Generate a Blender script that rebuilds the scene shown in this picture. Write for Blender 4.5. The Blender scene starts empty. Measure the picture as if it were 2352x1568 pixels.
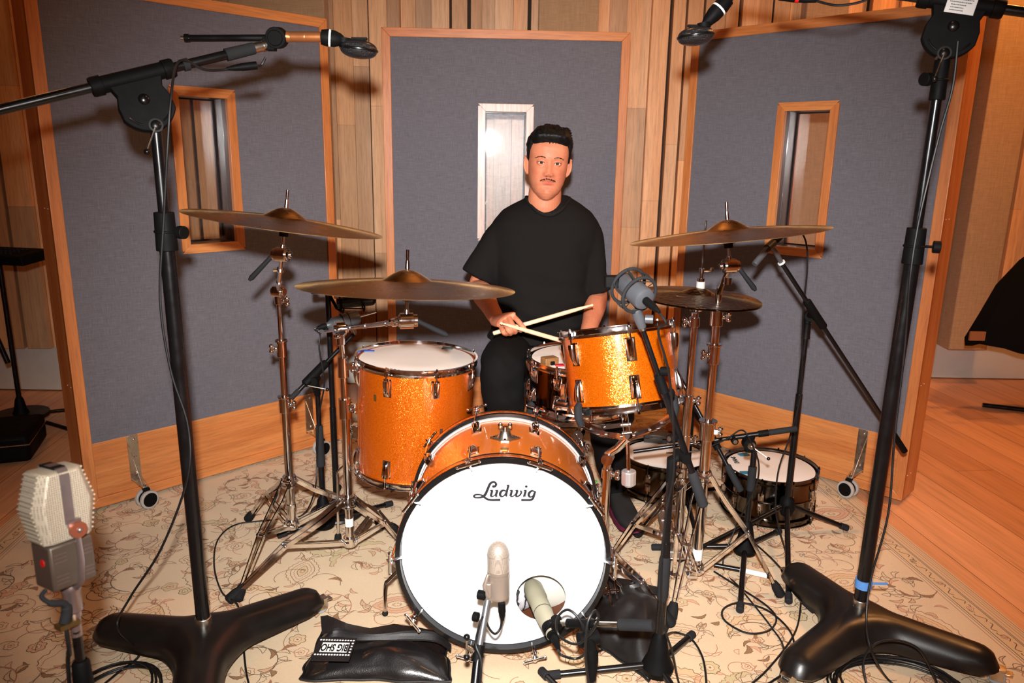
import bpy, bmesh, math, random
from mathutils import Vector, Matrix, Euler, noise as mnoise
random.seed(7)
PI = math.pi
sc = bpy.context.scene
col = sc.collection
V = Vector

# ---------------------------------------------------------------- camera
CF, CP, CR, CH = 1719.6, .2376, .0163, 1.4
Fw = V((0, math.cos(CP), -math.sin(CP))); Rt = V((1, 0, 0)); Up = Rt.cross(Fw)
Rt, Up = Rt*math.cos(CR)+Up*math.sin(CR), -Rt*math.sin(CR)+Up*math.cos(CR)
cam = bpy.data.cameras.new('camera'); camo = bpy.data.objects.new('camera', cam); col.objects.link(camo)
m = Matrix.Identity(4)
for i in range(3): m[i][0] = Rt[i]; m[i][1] = Up[i]; m[i][2] = -Fw[i]
m[2][3] = CH
camo.matrix_world = m
cam.sensor_width = 36; cam.lens = CF/2352*36; cam.clip_start = .02
sc.camera = camo
EYE = V((0, 0, CH))
def ray(px, py): return Fw+Rt*((px-1176)/CF)+Up*((784-py)/CF)
def at(px, py, Y):                      # measured point of the photo at forward distance Y
    d = ray(px, py); return EYE+d*(Y/d.y)
def atz(px, py, z):                     # measured point at height z
    d = ray(px, py); return EYE+d*((z-CH)/d.z)

# ---------------------------------------------------------------- mesh builder
def basis(d, up=None):
    d = V(d).normalized()
    a = V(up) if up else (V((0, 0, 1)) if abs(d.z) < .95 else V((1, 0, 0)))
    x = a.cross(d)
    if x.length < 1e-5: x = V((1, 0, 0)).cross(d)
    x.normalize(); y = d.cross(x)
    return Matrix((x, y, d)).transposed()
def fr(o, d=(0, 0, 1), up=None):
    return Matrix.Translation(V(o)) @ basis(d, up).to_4x4()
def rotm(o, rx=0, ry=0, rz=0):
    return Matrix.Translation(V(o)) @ Euler((rx, ry, rz)).to_matrix().to_4x4()
def spline(pts, n=8, closed=False):
    P = [V(p) for p in pts]; out = []; N = len(P)
    for i in range(N if closed else N-1):
        if closed: a, b, c, d = P[(i-1) % N], P[i], P[(i+1) % N], P[(i+2) % N]
        else: a, b, c, d = P[max(i-1, 0)], P[i], P[i+1], P[min(i+2, N-1)]
        for k in range(n):
            t = k/n
            out.append(.5*((2*b)+(c-a)*t+(2*a-5*b+4*c-d)*t*t+(3*b-a-3*c+d)*t**3))
    if not closed: out.append(P[-1])
    return out
class MB:
    def __init__(s, M=None): s.v = []; s.f = []; s.m = []; s.M = M; s.mi = 0; s.c = []; s.cv = None
    def add(s, vs, fs, M=None):
        b = len(s.v)
        T = M if s.M is None else (s.M if M is None else s.M @ M)
        for p in vs:
            p = V(p); s.v.append(T @ p if T else p)
        for f in fs: s.f.append(tuple(i+b for i in f)); s.m.append(s.mi); s.c.append(s.cv)
        return s
    def box(s, c, d, M=None, taper=1):
        x, y, z = d[0]/2, d[1]/2, d[2]/2; t = taper
        vs = [(-x, -y, -z), (x, -y, -z), (x, y, -z), (-x, y, -z), (-x*t, -y*t, z), (x*t, -y*t, z), (x*t, y*t, z), (-x*t, y*t, z)]
        vs = [V(p)+V(c) for p in vs]
        return s.add(vs, [(0, 3, 2, 1), (4, 5, 6, 7), (0, 1, 5, 4), (1, 2, 6, 5), (2, 3, 7, 6), (3, 0, 4, 7)], M)
    def rings(s, R, cap=True, closed=False, M=None):
        n = len(R[0]); vs = [p for r in R for p in r]; fs = []
        for i in range(len(R)-(0 if closed else 1)):
            for j in range(n):
                a = i*n; b = ((i+1) % len(R))*n
                fs.append((a+j, a+(j+1) % n, b+(j+1) % n, b+j))
        if cap and not closed:
            fs.append(tuple(range(n))[::-1]); fs.append(tuple(range((len(R)-1)*n, len(R)*n)))
        return s.add(vs, fs, M)
    def tube(s, pts, r, n=12, cap=True, closed=False, M=None, flat=1, up=None):
        P = [V(p) for p in pts]; N = len(P)
        if not hasattr(r, '__len__'): r = [r]*N
        T = []
        for i in range(N):
            a = P[(i-1) % N] if closed else P[max(i-1, 0)]; b = P[(i+1) % N] if closed else P[min(i+1, N-1)]
            d = (b-a); T.append(d.normalized() if d.length > 1e-9 else (T[-1] if T else V((0, 0, 1))))
        B = basis(T[0], up); x = B.col[0].copy(); R = []
        for i in range(N):
            if i:
                x = x-T[i]*x.dot(T[i])
                if x.length < 1e-6: x = basis(T[i]).col[0].copy()
                x.normalize()
            y = T[i].cross(x)
            R.append([P[i]+(x*math.cos(2*PI*k/n)+y*math.sin(2*PI*k/n)*flat)*r[i] for k in range(n)])
        return s.rings(R, cap, closed, M)
    def rod(s, a, b, r, r2=None, n=12, M=None): return s.tube([a, b], [r, r if r2 is None else r2], n, M=M)
    def lathe(s, prof, M=None, n=32, closed=False, arc=None):
        R = [[(r*math.cos(2*PI*k/n), r*math.sin(2*PI*k/n), z) for k in range(n)] for r, z in prof]
        return s.rings(R, not closed, closed, M)
    def cyl(s, o, d, L, r, n=20, r2=None, M=None):
        d = V(d).normalized(); o = V(o); return s.tube([o-d*L/2, o+d*L/2], [r, r if r2 is None else r2], n, M=M)
    def ball(s, c, r, n=14, sc_=(1, 1, 1), M=None):
        pr = [(max(math.sin(PI*i/(n//2))*r, 1e-5), -math.cos(PI*i/(n//2))*r) for i in range(n//2+1)]
        T = Matrix.Translation(V(c)) @ Matrix.Diagonal((*sc_, 1))
        return s.lathe(pr, T if M is None else M @ T, n)
    def torus(s, R, r, M=None, n=40, m=10, sq=1):
        return s.lathe([(R+r*math.cos(2*PI*k/m), r*sq*math.sin(2*PI*k/m)) for k in range(m)], M, n, closed=True)
    def prism(s, o, z0, z1, M=None):
        n = len(o); vs = [(p[0], p[1], z0) for p in o]+[(p[0], p[1], z1) for p in o]
        fs = [tuple(range(n))[::-1], tuple(range(n, 2*n))]+[(i, (i+1) % n, n+(i+1) % n, n+i) for i in range(n)]
        return s.add(vs, fs, M)
    def strip(s, pts, w, z, M=None, closed=False):
        P = [V((p[0], p[1])) for p in pts]; N = len(P); vs = []
        if not hasattr(w, '__len__'): w = [w]*N
        for i in range(N):
            a = P[(i-1) % N] if closed else P[max(i-1, 0)]; b = P[(i+1) % N] if closed else P[min(i+1, N-1)]
            d = b-a
            d = d.normalized() if d.length > 1e-9 else V((1, 0)); nn = V((-d.y, d.x))*w[i]/2
            vs += [(P[i].x+nn.x, P[i].y+nn.y, z+i*2e-6), (P[i].x-nn.x, P[i].y-nn.y, z+i*2e-6)]
        fs = [(2*i, 2*i+1, 2*((i+1) % N)+1, 2*((i+1) % N)) for i in range(N if closed else N-1)]
        return s.add(vs, fs, M)
    def build(s, name, mat, parent=None, world=True, ang=38, bev=0, seg=2, sub=0, flat=False, attr=None, label=None):
        me = bpy.data.meshes.new(name)
        vs = s.v
        if parent is not None and world:
            I = WM[parent.name].inverted(); vs = [I @ p for p in vs]
        me.from_pydata([tuple(p) for p in vs], [], s.f)
        for mm in (mat if isinstance(mat, (list, tuple)) else [mat]): me.materials.append(mm)
        if isinstance(mat, (list, tuple)): me.polygons.foreach_set('material_index', s.m)
        if any(c is not None for c in s.c):
            ca = me.color_attributes.new('rv', 'FLOAT_COLOR', 'CORNER')
            k = 0
            for pi, p in enumerate(me.polygons):
                c = s.c[pi] or (.5, .5, .5)
                for _ in p.loop_indices: ca.data[k].color = (*c, 1); k += 1
        bm = bmesh.new(); bm.from_mesh(me)
        bmesh.ops.recalc_face_normals(bm, faces=bm.faces)
        if not flat:
            th = math.radians(ang)
            for f in bm.faces: f.smooth = True
            for e in bm.edges:
                if len(e.link_faces) == 2 and e.calc_face_angle(0) > th: e.smooth = False
        bm.to_mesh(me); bm.free(); me.update()
        o = bpy.data.objects.new(name, me); col.objects.link(o)
        if parent is not None:
            o.parent = parent; WM[o.name] = WM[parent.name].copy()
        else: WM[o.name] = Matrix.Identity(4)
        if bev:
            b = o.modifiers.new('bevel', 'BEVEL'); b.width = bev; b.segments = seg; b.limit_method = 'ANGLE'; b.angle_limit = math.radians(40)
        if sub:
            b = o.modifiers.new('sub', 'SUBSURF'); b.levels = sub; b.render_levels = sub
        if label: o['label'] = label
        return o
WM = {}
def tag(o, label=None, cat=None, group=None, kind=None):
    if label: o['label'] = label
    if cat: o['category'] = cat
    if group: o['group'] = group
    if kind: o['kind'] = kind
    return o
def thing(name, label, cat, M=None, group=None):
    o = bpy.data.objects.new(name, None); col.objects.link(o); o.empty_display_size = .05
    if M is None: M = Matrix.Identity(4)
    elif not isinstance(M, Matrix): M = Matrix.Translation(V(M))
    o.matrix_world = M; WM[o.name] = M.copy()
    return tag(o, label, cat, group)
def islands(mb):
    par = list(range(len(mb.v)))
    def fd(i):
        while par[i] != i: par[i] = par[par[i]]; i = par[i]
        return i
    for f in mb.f:
        a = fd(f[0])
        for i in f[1:]:
            b = fd(i)
            if a != b: par[b] = a
    G = {}
    for k, f in enumerate(mb.f): G.setdefault(fd(f[0]), []).append(k)
    out = []
    for fs in G.values():
        b = MB(); mp = {}
        for k in fs:
            ff = []
            for i in mb.f[k]:
                if i not in mp: mp[i] = len(b.v); b.v.append(mb.v[i])
                ff.append(mp[i])
            b.f.append(tuple(ff)); b.m.append(mb.m[k]); b.c.append(mb.c[k])
        out.append(b)
    return out
def split(mb, name, mat, parent, **k):          # every loose piece becomes a part of its own
    return [b.build(name, mat, parent, **k) for b in islands(mb)]
def solo(mb, name, mat, label, cat, group=None, origin=None, **k):   # a thing that is one mesh
    o = thing('tmp', None, None, V(origin) if origin is not None else sum((V(p) for p in mb.v), V())/len(mb.v))
    M = WM[o.name]; I = M.inverted(); mb.v = [I @ p for p in mb.v]
    bpy.data.objects.remove(o)
    b = mb.build(name, mat, None, **k); b.matrix_world = M; WM[b.name] = M.copy()
    return tag(b, label, cat, group)
def text_mb(txt, size, M, depth=.0004, bold=0, shear=0, mirror=False, align='CENTER', xs=1):
    cu = bpy.data.curves.new('t', 'FONT'); cu.body = txt; cu.size = size; cu.align_x = align; cu.align_y = 'CENTER'
    cu.offset = bold; cu.extrude = depth; cu.shear = shear
    o = bpy.data.objects.new('t', cu); col.objects.link(o)
    dg = bpy.context.evaluated_depsgraph_get(); me = bpy.data.meshes.new_from_object(o.evaluated_get(dg))
    b = MB(); vs = [V((v.co.x*xs, v.co.y, v.co.z)) for v in me.vertices]
    b.add(vs, [tuple(p.vertices) for p in me.polygons], M)
    bpy.data.objects.remove(o); bpy.data.meshes.remove(me)
    return b

# ---------------------------------------------------------------- materials
class NT:
    def __init__(s, name):
        s.mat = bpy.data.materials.new(name); s.mat.use_nodes = True; s.t = s.mat.node_tree
        s.b = s.t.nodes['Principled BSDF']
    def n(s, typ, **k):
        x = s.t.nodes.new(typ)
        for a, v in k.items():
            if a.startswith('i_'):
                key = a[2:]; key = int(key) if key.isdigit() else key.replace('_', ' ')
                x.inputs[key].default_value = v
            else: setattr(x, a, v)
        return x
    def l(s, a, b): s.t.links.new(a, b)
    def coord(s, kind='Object', scale=(1, 1, 1), rot=(0, 0, 0)):
        c = s.n('ShaderNodeTexCoord'); mp = s.n('ShaderNodeMapping'); mp.inputs['Scale'].default_value = scale
        mp.inputs['Rotation'].default_value = rot
        s.l(c.outputs[kind], mp.inputs['Vector']); return mp.outputs['Vector']
    def noise(s, vec, scale, detail=4, rough=.5, dist=0):
        x = s.n('ShaderNodeTexNoise', i_Scale=scale, i_Detail=detail, i_Roughness=rough, i_Distortion=dist); s.l(vec, x.inputs['Vector']); return x.outputs['Fac']
    def ramp(s, fac, stops, interp='LINEAR'):
        r = s.n('ShaderNodeValToRGB'); r.color_ramp.interpolation = interp; e = r.color_ramp.elements
        while len(e) < len(stops): e.new(.5)
        for k, (p, c) in zip(e, stops): k.position = p; k.color = (*c[:3], 1) if hasattr(c, '__len__') else (c, c, c, 1)
        s.l(fac, r.inputs['Fac']); return r.outputs['Color']
    def mix(s, fac, a, b, mode='MIX'):
        x = s.n('ShaderNodeMix', data_type='RGBA', blend_type=mode)
        for sock, v in ((x.inputs[0], fac), (x.inputs[6], a), (x.inputs[7], b)):
            if hasattr(v, 'is_linked') or hasattr(v, 'links'): s.l(v, sock)
            else: sock.default_value = v if not hasattr(v, '__len__') else (*v[:3], 1)
        return x.outputs[2]
    def math(s, op, a, b=0):
        x = s.n('ShaderNodeMath', operation=op)
        for i, v in enumerate((a, b)):
            if hasattr(v, 'links'): s.l(v, x.inputs[i])
            else: x.inputs[i].default_value = v
        return x.outputs[0]
    def bump(s, h, strength=.3, dist=.002):
        x = s.n('ShaderNodeBump', i_Strength=strength, i_Distance=dist); s.l(h, x.inputs['Height']); s.l(x.outputs[0], s.b.inputs['Normal']); return x
    def set(s, **k):
        for a, v in k.items():
            key = a.replace('_', ' ')
            if hasattr(v, 'links'): s.l(v, s.b.inputs[key])
            else: s.b.inputs[key].default_value = (*v[:3], 1) if hasattr(v, '__len__') else v
        return s
def srgb(r, g, b):
    f = lambda c: (c/255/12.92 if c/255 <= .04045 else ((c/255+.055)/1.055)**2.4)
    return (f(r), f(g), f(b))
def simple(name, c, rough=.5, metal=0, coat=0, spec=.5, var=.0, vs=20, bump=0, bs=300):
    t = NT(name); t.set(Roughness=rough, Metallic=metal, Coat_Weight=coat, Base_Color=c)
    t.b.inputs['Specular IOR Level'].default_value = spec
    v = t.coord()
    if var:
        nz = t.noise(v, vs, 4)
        t.set(Base_Color=t.ramp(nz, [(.25, tuple(x*(1-var) for x in c)), (.75, tuple(min(1, x*(1+var)) for x in c))]))
        t.set(Roughness=t.ramp(nz, [(.3, max(rough-.06, 0)), (.7, min(rough+.08, 1))]))
    if bump: t.bump(t.noise(v, bs, 3), bump, .001)
    return t.mat
def wood(name, c1, c2, axis=2, rough=.38, coat=.25, fine=90, attr=False, band=9):
    t = NT(name); s = [1, 1, 1]; s[axis] = .06
    v = t.coord('Object', tuple(s))
    big = t.noise(v, band, 3, .55, .6); fi = t.noise(v, fine, 6, .7)
    c = t.ramp(big, [(.3, c1), (.5, tuple((a+b)/2 for a, b in zip(c1, c2))), (.72, c2)])
    f2 = t.ramp(fi, [(.3, .62), (.55, 1.0), (.8, 1.12)])
    c = t.mix(.8, c, f2, 'MULTIPLY')
    if attr:
        a = t.n('ShaderNodeVertexColor', layer_name='rv'); c = t.mix(1.0, c, a.outputs['Color'], 'MULTIPLY')
    t.set(Base_Color=c, Roughness=t.ramp(fi, [(.3, min(rough+.15, 1)), (.7, rough)]), Coat_Weight=coat, Coat_Roughness=.25)
    t.bump(fi, .12, .0008)
    return t.mat
CHROME = simple('chrome', (.80, .79, .79), .09, 1, var=.04, vs=30)
CHROME_W = simple('worn_chrome', (.60, .56, .52), .16, 1, var=.2, vs=60)
NICKEL = simple('black_nickel', (.11, .095, .08), .12, 1, var=.2, vs=15)
STEEL = simple('brushed_steel', (.62, .58, .5), .28, 1, var=.08, vs=40)
ALU = simple('satin_aluminium', (.62, .57, .53), .35, 1, var=.05)
BLACKP = simple('black_plastic', (.0035, .0034, .0035), .6, spec=.1, var=.2, vs=30, bump=.15, bs=500)
BLACKM = simple('black_enamel', (.004, .004, .0045), .26, coat=.1, spec=.4, var=.15, vs=20)
BLACKB = simple('black_wrinkle_paint', (.009, .007, .006), .34, spec=.4, var=.3, vs=8, bump=.1, bs=350)
RUBBER = simple('black_rubber', (.01, .01, .0105), .75, spec=.15, var=.2)
FOAM = simple('dark_grey_rubber', (.018, .018, .0195), .8, spec=.15, var=.15, bump=.3, bs=400)
CABLE = simple('cable_black', (.006, .006, .0065), .42, spec=.4, var=.1)
GREYT = simple('grey_tyre', (.42, .39, .36), .6, var=.05)
WHITEL = simple('white_label', (.82, .82, .80), .5, var=.03)
HEADW = simple('white_drumhead', (.74, .77, .80), .42, var=.015, vs=6)
HEADC = simple('coated_drumhead', (.82, .76, .70), .6, var=.05, vs=5, bump=.2, bs=900)
# ---------------------------------------------------------------- setting
def structure(o): o['kind'] = 'structure'; return o
# floor planks
t = NT('oak_floor')
v = t.coord('Object', (1, 1, 1), (0, 0, math.radians(-96)))
br = t.n('ShaderNodeTexBrick', offset=.37, squash=1.0); br.inputs['Scale'].default_value = 1
br.inputs['Brick Width'].default_value = 1.9; br.inputs['Row Height'].default_value = .19
br.inputs['Mortar Size'].default_value = .0012; br.inputs['Bias'].default_value = 0
br.inputs['Color1'].default_value = (.1, .1, .1, 1); br.inputs['Color2'].default_value = (1, 1, 1, 1); br.inputs['Mortar'].default_value = (0, 0, 0, 1)
t.l(v, br.inputs['Vector'])
v2 = t.coord('Object', (1, 1, 1), (0, 0, math.radians(-96)))
mp = t.n('ShaderNodeMapping'); mp.inputs['Scale'].default_value = (.05, 1, 1); t.l(v2, mp.inputs['Vector'])
g = t.noise(mp.outputs[0], 45, 7, .7, .5); g2 = t.noise(mp.outputs[0], 9, 3, .6, 1)
c = t.ramp(br.outputs['Color'], [(0, srgb(206, 138, 92)), (.35, srgb(226, 162, 114)), (.7, srgb(236, 174, 128)), (1, srgb(214, 146, 98))])
c = t.mix(.9, c, t.ramp(g, [(.3, .68), (.5, .98), (.75, 1.12)]), 'MULTIPLY')
c = t.mix(.6, c, t.ramp(g2, [(.3, .78), (.7, 1.1)]), 'MULTIPLY')
c = t.mix(br.outputs['Fac'], c, (.05, .02, .01))
t.set(Base_Color=c, Roughness=.42, Coat_Weight=.1); t.bump(g, .1, .001)
FLOOR = t.mat
X0, X1, Y0, Y1, ZC = -3.6, 4.6, -2.4, 5.2, 3.3
structure(MB().box(((X0+X1)/2, (Y0+Y1)/2, -.0588), (X1-X0+.4, Y1-Y0+.4, .1)).build('floor', FLOOR))
PLASTER = simple('ceiling_paint', (.10, .07, .05), .9, var=.06, bump=.2, bs=80)
structure(MB().box(((X0+X1)/2, (Y0+Y1)/2, ZC+.05), (X1-X0+.4, Y1-Y0+.4, .1)).build('ceiling', PLASTER))
WALLD = wood('dark_wall_wood', srgb(84, 52, 32), srgb(104, 66, 40), 2)
WHITEB = simple('white_baseboard_paint', srgb(205, 200, 190), .5, var=.03)
def linen(name, c, sc_=1.0, d=.82):
    t = NT(name); v = t.coord()
    m1 = t.n('ShaderNodeMapping'); m1.inputs['Scale'].default_value = (1, 1, .03); t.l(v, m1.inputs['Vector'])
    m2 = t.n('ShaderNodeMapping'); m2.inputs['Scale'].default_value = (.03, .03, 1); t.l(v, m2.inputs['Vector'])
    a = t.noise(m1.outputs[0], 420*sc_, 3, .7); b = t.noise(m2.outputs[0], 420*sc_, 3, .7)
    f = t.math('MULTIPLY', t.math('ADD', a, b), .5)
    cc = t.ramp(f, [(.36, tuple(x*d for x in c)), (.5, c), (.64, tuple(x*(2-d)*1.05 for x in c))])
    t.set(Base_Color=cc, Roughness=.95); t.b.inputs['Specular IOR Level'].default_value = .15
    t.b.inputs['Sheen Weight'].default_value = .1
    t.bump(f, .35, .001); return t.mat
GREYF = linen('grey_acoustic_fabric', srgb(106, 104, 111), 1.6, .72)
TANF = linen('tan_acoustic_fabric', srgb(178, 146, 112), 1, .8)
# slat walls: each wall one mesh, a random tone for every piece of slat
SLAT = wood('slat_wood', srgb(226, 178, 132), srgb(200, 146, 98), 2, .4, .2, 110, attr=True)
def slats(mb, A, B, z0, z1, seed, lo=.05, hi=.1, dep=.05):
    r = random.Random(seed); A = V((*A, 0)); B = V((*B, 0)); d = (B-A); L = d.length; d.normalize(); nrm = V((d.y, -d.x, 0))
    x = 0
    while x < L:
        w = r.uniform(lo, hi)
        if r.random() < .25: w *= 1.35
        D = r.choice([.012, .02, .035, dep, dep])
        z = z0
        while z < z1:
            zt = min(z1, z+r.uniform(.5, 1.9)); k = r.uniform(.8, 1.3); tn = r.uniform(-.06, .08)
            mb.cv = (k*(1+tn), k, k*(1-tn*1.4))
            c = A+d*(x+w/2)-(-nrm)*(D/2)
            M = Matrix.Translation(c+V((0, 0, (z+zt)/2))) @ Matrix.Rotation(math.atan2(d.y, d.x), 4, 'Z')
            mb.box((0, 0, 0), (w-.002, D, zt-z-.0008), M); z = zt
        x += w+r.choice([0, 0, 0, .012, .02])
BY = 4.55
def wall(name, A, B, z0=0, z1=ZC, th=.1):
    A2 = V((*A, 0)); B2 = V((*B, 0)); d = (B2-A2).normalized(); n = V((-d.y, d.x, 0)); L = (B2-A2).length
    M = Matrix.Translation((A2+B2)/2+n*th/2+V((0, 0, (z0+z1)/2))) @ Matrix.Rotation(math.atan2(d.y, d.x), 4, 'Z')
    return MB().box((0, 0, 0), (L, th, z1-z0), M)
# the back wall: left stretch slightly nearer, middle, and a deeper right stretch
wall_pts = [(X0, 4.32), (-1.75, 4.42), (-1.75, 4.62), (1.9, 4.62), (1.9, 4.98), (X1, 4.98)]
w = MB()
for a, b in zip(wall_pts, wall_pts[1:]):
    q = wall('', a, b); w.add(q.v, q.f)
DARKW = simple('dark_backing', (.03, .014, .007), .8, var=.2)
structure(w.build('wall_back', DARKW))
w = MB(); slats(w, (X0, 4.32), (-1.75, 4.42), .27, ZC, 3, .07, .14, .07); slats(w, (-1.72, 4.62), (1.88, 4.62), .27, ZC, 11, .06, .11, .06)
slats(w, (3.14, 4.98), (X1, 4.98), .25, ZC, 5, .05, .09, .05); slats(w, (1.92, 4.98), (2.7, 4.98), .25, ZC, 8, .05, .09, .05)
structure(w.build('trim_1', SLAT))
w = MB()
w.box(((X0-1.75)/2, 4.36, .135), (abs(X0+1.75), .03, .27)); w.box(((1.9+X1)/2, 4.955, .125), (X1-1.9, .03, .25)); w.box((.05, 4.60, .135), (3.6, .03, .27))
structure(w.build('baseboard_back', WHITEB))
# fabric-covered acoustic columns on the back wall
def fabcol(n, x0, x1, y, dep, z0=.2):
    M = (x0+x1)/2
    return structure(MB().box((M, y-dep/2, (z0+ZC)/2), (x1-x0, dep, ZC-z0)).build('trim_%d' % n, TANF, bev=.006))
fabcol(2, 2.87, 3.12, 4.98, .2, .235)
fabcol(3, -1.62, -1.08, 4.62, .12, .27)
fabcol(4, .12, .46, 4.62, .09, .27)
fabcol(5, 1.62, 1.86, 4.62, .1, .27)
for nm, A, B in (('wall_left', (X0, Y0), (X0, 4.5)), ('wall_right', (X1, 5.2), (X1, Y0)), ('wall_front', (X1, Y0), (X0, Y0))):
    structure(wall(nm, A, B).build(nm, WALLD if nm != 'wall_front' else TANF))

# ---------------------------------------------------------------- rug
RUG_C = V((-.15, 2.15, 0)); RUG_A = math.radians(6.2)
RW, RL = 1.74, 1.9                     # half sizes
MR = Matrix.Translation(RUG_C-V((0, 0, .0088))) @ Matrix.Rotation(RUG_A, 4, 'Z')
def rugm(name, c, k=.12):
    t = NT(name); v = t.coord(); a = t.noise(v, 700, 3, .7); b = t.noise(v, 3, 3)
    cc = t.mix(1, t.ramp(a, [(.3, tuple(x*(1-k) for x in c)), (.7, tuple(min(1, x*(1+k)) for x in c))]), t.ramp(b, [(.3, .93), (.7, 1.03)]), 'MULTIPLY')
    t.set(Base_Color=cc, Roughness=.95, Sheen_Weight=.15); t.b.inputs['Specular IOR Level'].default_value = .1; t.bump(a, .5, .002); return t.mat
RM = [rugm('rug_field', srgb(224, 198, 162)), rugm('rug_outline', srgb(108, 82, 52)), rugm('rug_rose', srgb(214, 170, 134)), rugm('rug_olive', srgb(206, 186, 142)),
      rugm('rug_sand', srgb(218, 186, 142)), rugm('rug_brown', srgb(150, 110, 72)), rugm('rug_red_line', srgb(180, 118, 90))]
rr = random.Random(21)
g = MB(MR); g.box((0, 0, .004), (2*RW, 2*RL, .008))
zr = .0084
def ring(cx, cy, rf, n=24, rot=0):
    return [(cx+rf(2*PI*k/n)*math.cos(2*PI*k/n+rot), cy+rf(2*PI*k/n)*math.sin(2*PI*k/n+rot)) for k in range(n)]
zc = [0]
def lay(k=1): zc[0] = (zc[0]+1) % 61; return zr+.000016*zc[0]
def fill(pts, mi, z): g.mi = mi; g.add([(p[0], p[1], z) for p in pts], [tuple(range(len(pts)))])
def outl(pts, w, mi, z, closed=True): g.mi = mi; g.strip(pts, w, z+.00008, closed=closed)
def LC(): return rr.choice([1, 1, 5, 6, 6])
def rosette(x, y, r, pet=6):
    z = lay(); ro = rr.uniform(0, 6); m1 = rr.choice([2, 4, 3, 0]); lc = LC()
    P = ring(x, y, lambda a: r*(.78+.22*abs(math.sin(a*pet/2))), 30, ro)
    if rr.random() < .5: fill(P, m1, z)
    outl(P, .0022, lc, z)
    P = ring(x, y, lambda a: r*.45*(.8+.25*abs(math.sin(a*pet/2))), 18, ro); fill(P, rr.choice([0, 4]), z+.0001); outl(P, .0018, rr.choice([6, 1]), z+.0001)
    fill(ring(x, y, lambda a: r*.14, 7), rr.choice([6, 5]), z+.0002)
def leaf(x, y, a, L, w, mi, ol=True):
    z = lay(); ca, sa = math.cos(a), math.sin(a); P = []
    for k in range(11):
        t = k/10; u = L*t; vv = w*math.sin(PI*t)**.8*(1+.35*(k % 2)); P.append((u, vv+L*.22*math.sin(PI*t)))
    for k in range(9, 0, -1):
        t = k/10; P.append((L*t, -w*.5*math.sin(PI*t)*(1+.3*(k % 2))+L*.22*math.sin(PI*t)))
    P = [(x+p[0]*ca-p[1]*sa, y+p[0]*sa+p[1]*ca) for p in P]
    if mi in (2, 5): fill(P, mi, z)
    outl(P, .0019, LC() if mi != 3 else 1, z)
def acanthus(x, y, R, a0, sw, th, mi):
    z = lay(); O = []; I = []; n = 34
    for k in range(n):
        t = k/(n-1); a = a0+sw*t; w = th*math.sin(PI*min(1, t*.9+.05))**.7; wob = 1+.03*math.sin(k*1.3)
        O.append((x+(R+w*(1+.35*(k % 2)))*wob*math.cos(a), y+(R+w*(1+.35*(k % 2)))*wob*math.sin(a))); I.append((x+(R-w*.3)*wob*math.cos(a), y+(R-w*.3)*wob*math.sin(a)))
    g.mi = mi; vs = [(*p, z) for p in O]+[(*p, z) for p in I]
    if mi is not None: g.add(vs, [(k, k+1, n+k+1, n+k) for k in range(n-1)])
    lc = rr.choice([1, 1, 5]); outl(O, .0024, lc, z, False); outl(I, .002, LC(), z, False)
def palmette(x, y, a, s):
    z = lay(); ca, sa = math.cos(a), math.sin(a)
    def T(P): return [(x+p[0]*ca-p[1]*sa, y+p[0]*sa+p[1]*ca) for p in P]
    def eye(L, W, ser=0, n=44):
        P = []
        for k in range(n):
            t = 2*PI*k/n; q = 1+ser*(k % 2); cx = math.cos(t); P.append((L*cx*(1+.18*abs(cx)**6)*q, W*math.sin(t)*(1-.28*cx*cx)*q))
        return P
    m1 = rr.choice([4, 2, 4, 3, 0]); lc = rr.choice([1, 5, 6])
    outl(T(eye(1.25*s, .95*s, .09)), .0024, rr.choice([5, 6]), z)
    fill(T(eye(s, .7*s)), m1, z); outl(T(eye(s, .7*s, .03)), .0024, lc, z)
    outl(T(eye(.74*s, .48*s, .12)), .002, 6, z)
    fill(T(eye(.5*s, .3*s)), 0 if m1 else 4, z+.0001); outl(T(eye(.5*s, .3*s, .1)), .002, 1, z+.0001)
    for q in range(9):
        t = q*2*PI/9; outl(T([(.2*s*math.cos(t)+.045*s*math.cos(k*1.05), .13*s*math.sin(t)+.045*s*math.sin(k*1.05)) for k in range(6)]), .0016, rr.choice([1, 6]), z+.0002)
    for sd in (-1, 1):
        for of in (.6, -.9): leaf(x+ca*s*1.25*sd, y+sa*s*1.25*sd, a+(0 if sd > 0 else PI)+of, .8*s, .13*s, rr.choice([2, 3]))
IN = .17
def scroll(x, y, R, a0, sgn):
    n = 46; P = []
    for k in range(n):
        t = k/(n-1); a = a0+sgn*t*4.9; r = R*(1-.72*t); P.append((x+r*math.cos(a), y+r*math.sin(a)))
    outl(P, [.0034*(1-.3*k/n) for k in range(n)], LC(), zr+.0006+rr.uniform(0, .0003), False)
    if rr.random() < .6: acanthus(x, y, R*1.15, a0+rr.uniform(-.5, 1.5), sgn*rr.uniform(1.6, 3), R*.2, rr.choice([4, 3, None, 2]))
    for k in range(3, n, 4):
        p = P[k]; a = math.atan2(P[k][1]-P[k-1][1], P[k][0]-P[k-1][0]); s_ = rr.choice([-1, 1])
        leaf(p[0], p[1], a+s_*rr.uniform(.5, 1.1), rr.uniform(.03, .06), rr.uniform(.006, .011), rr.choice([2, 3, 5, 3, 4]), rr.random() < .7)
    rosette(*P[-1], R*.2)
st = .25; used = []
nx = int((RW-IN)*2/st)+1; ny = int((RL-IN)*2/st)+1
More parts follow.
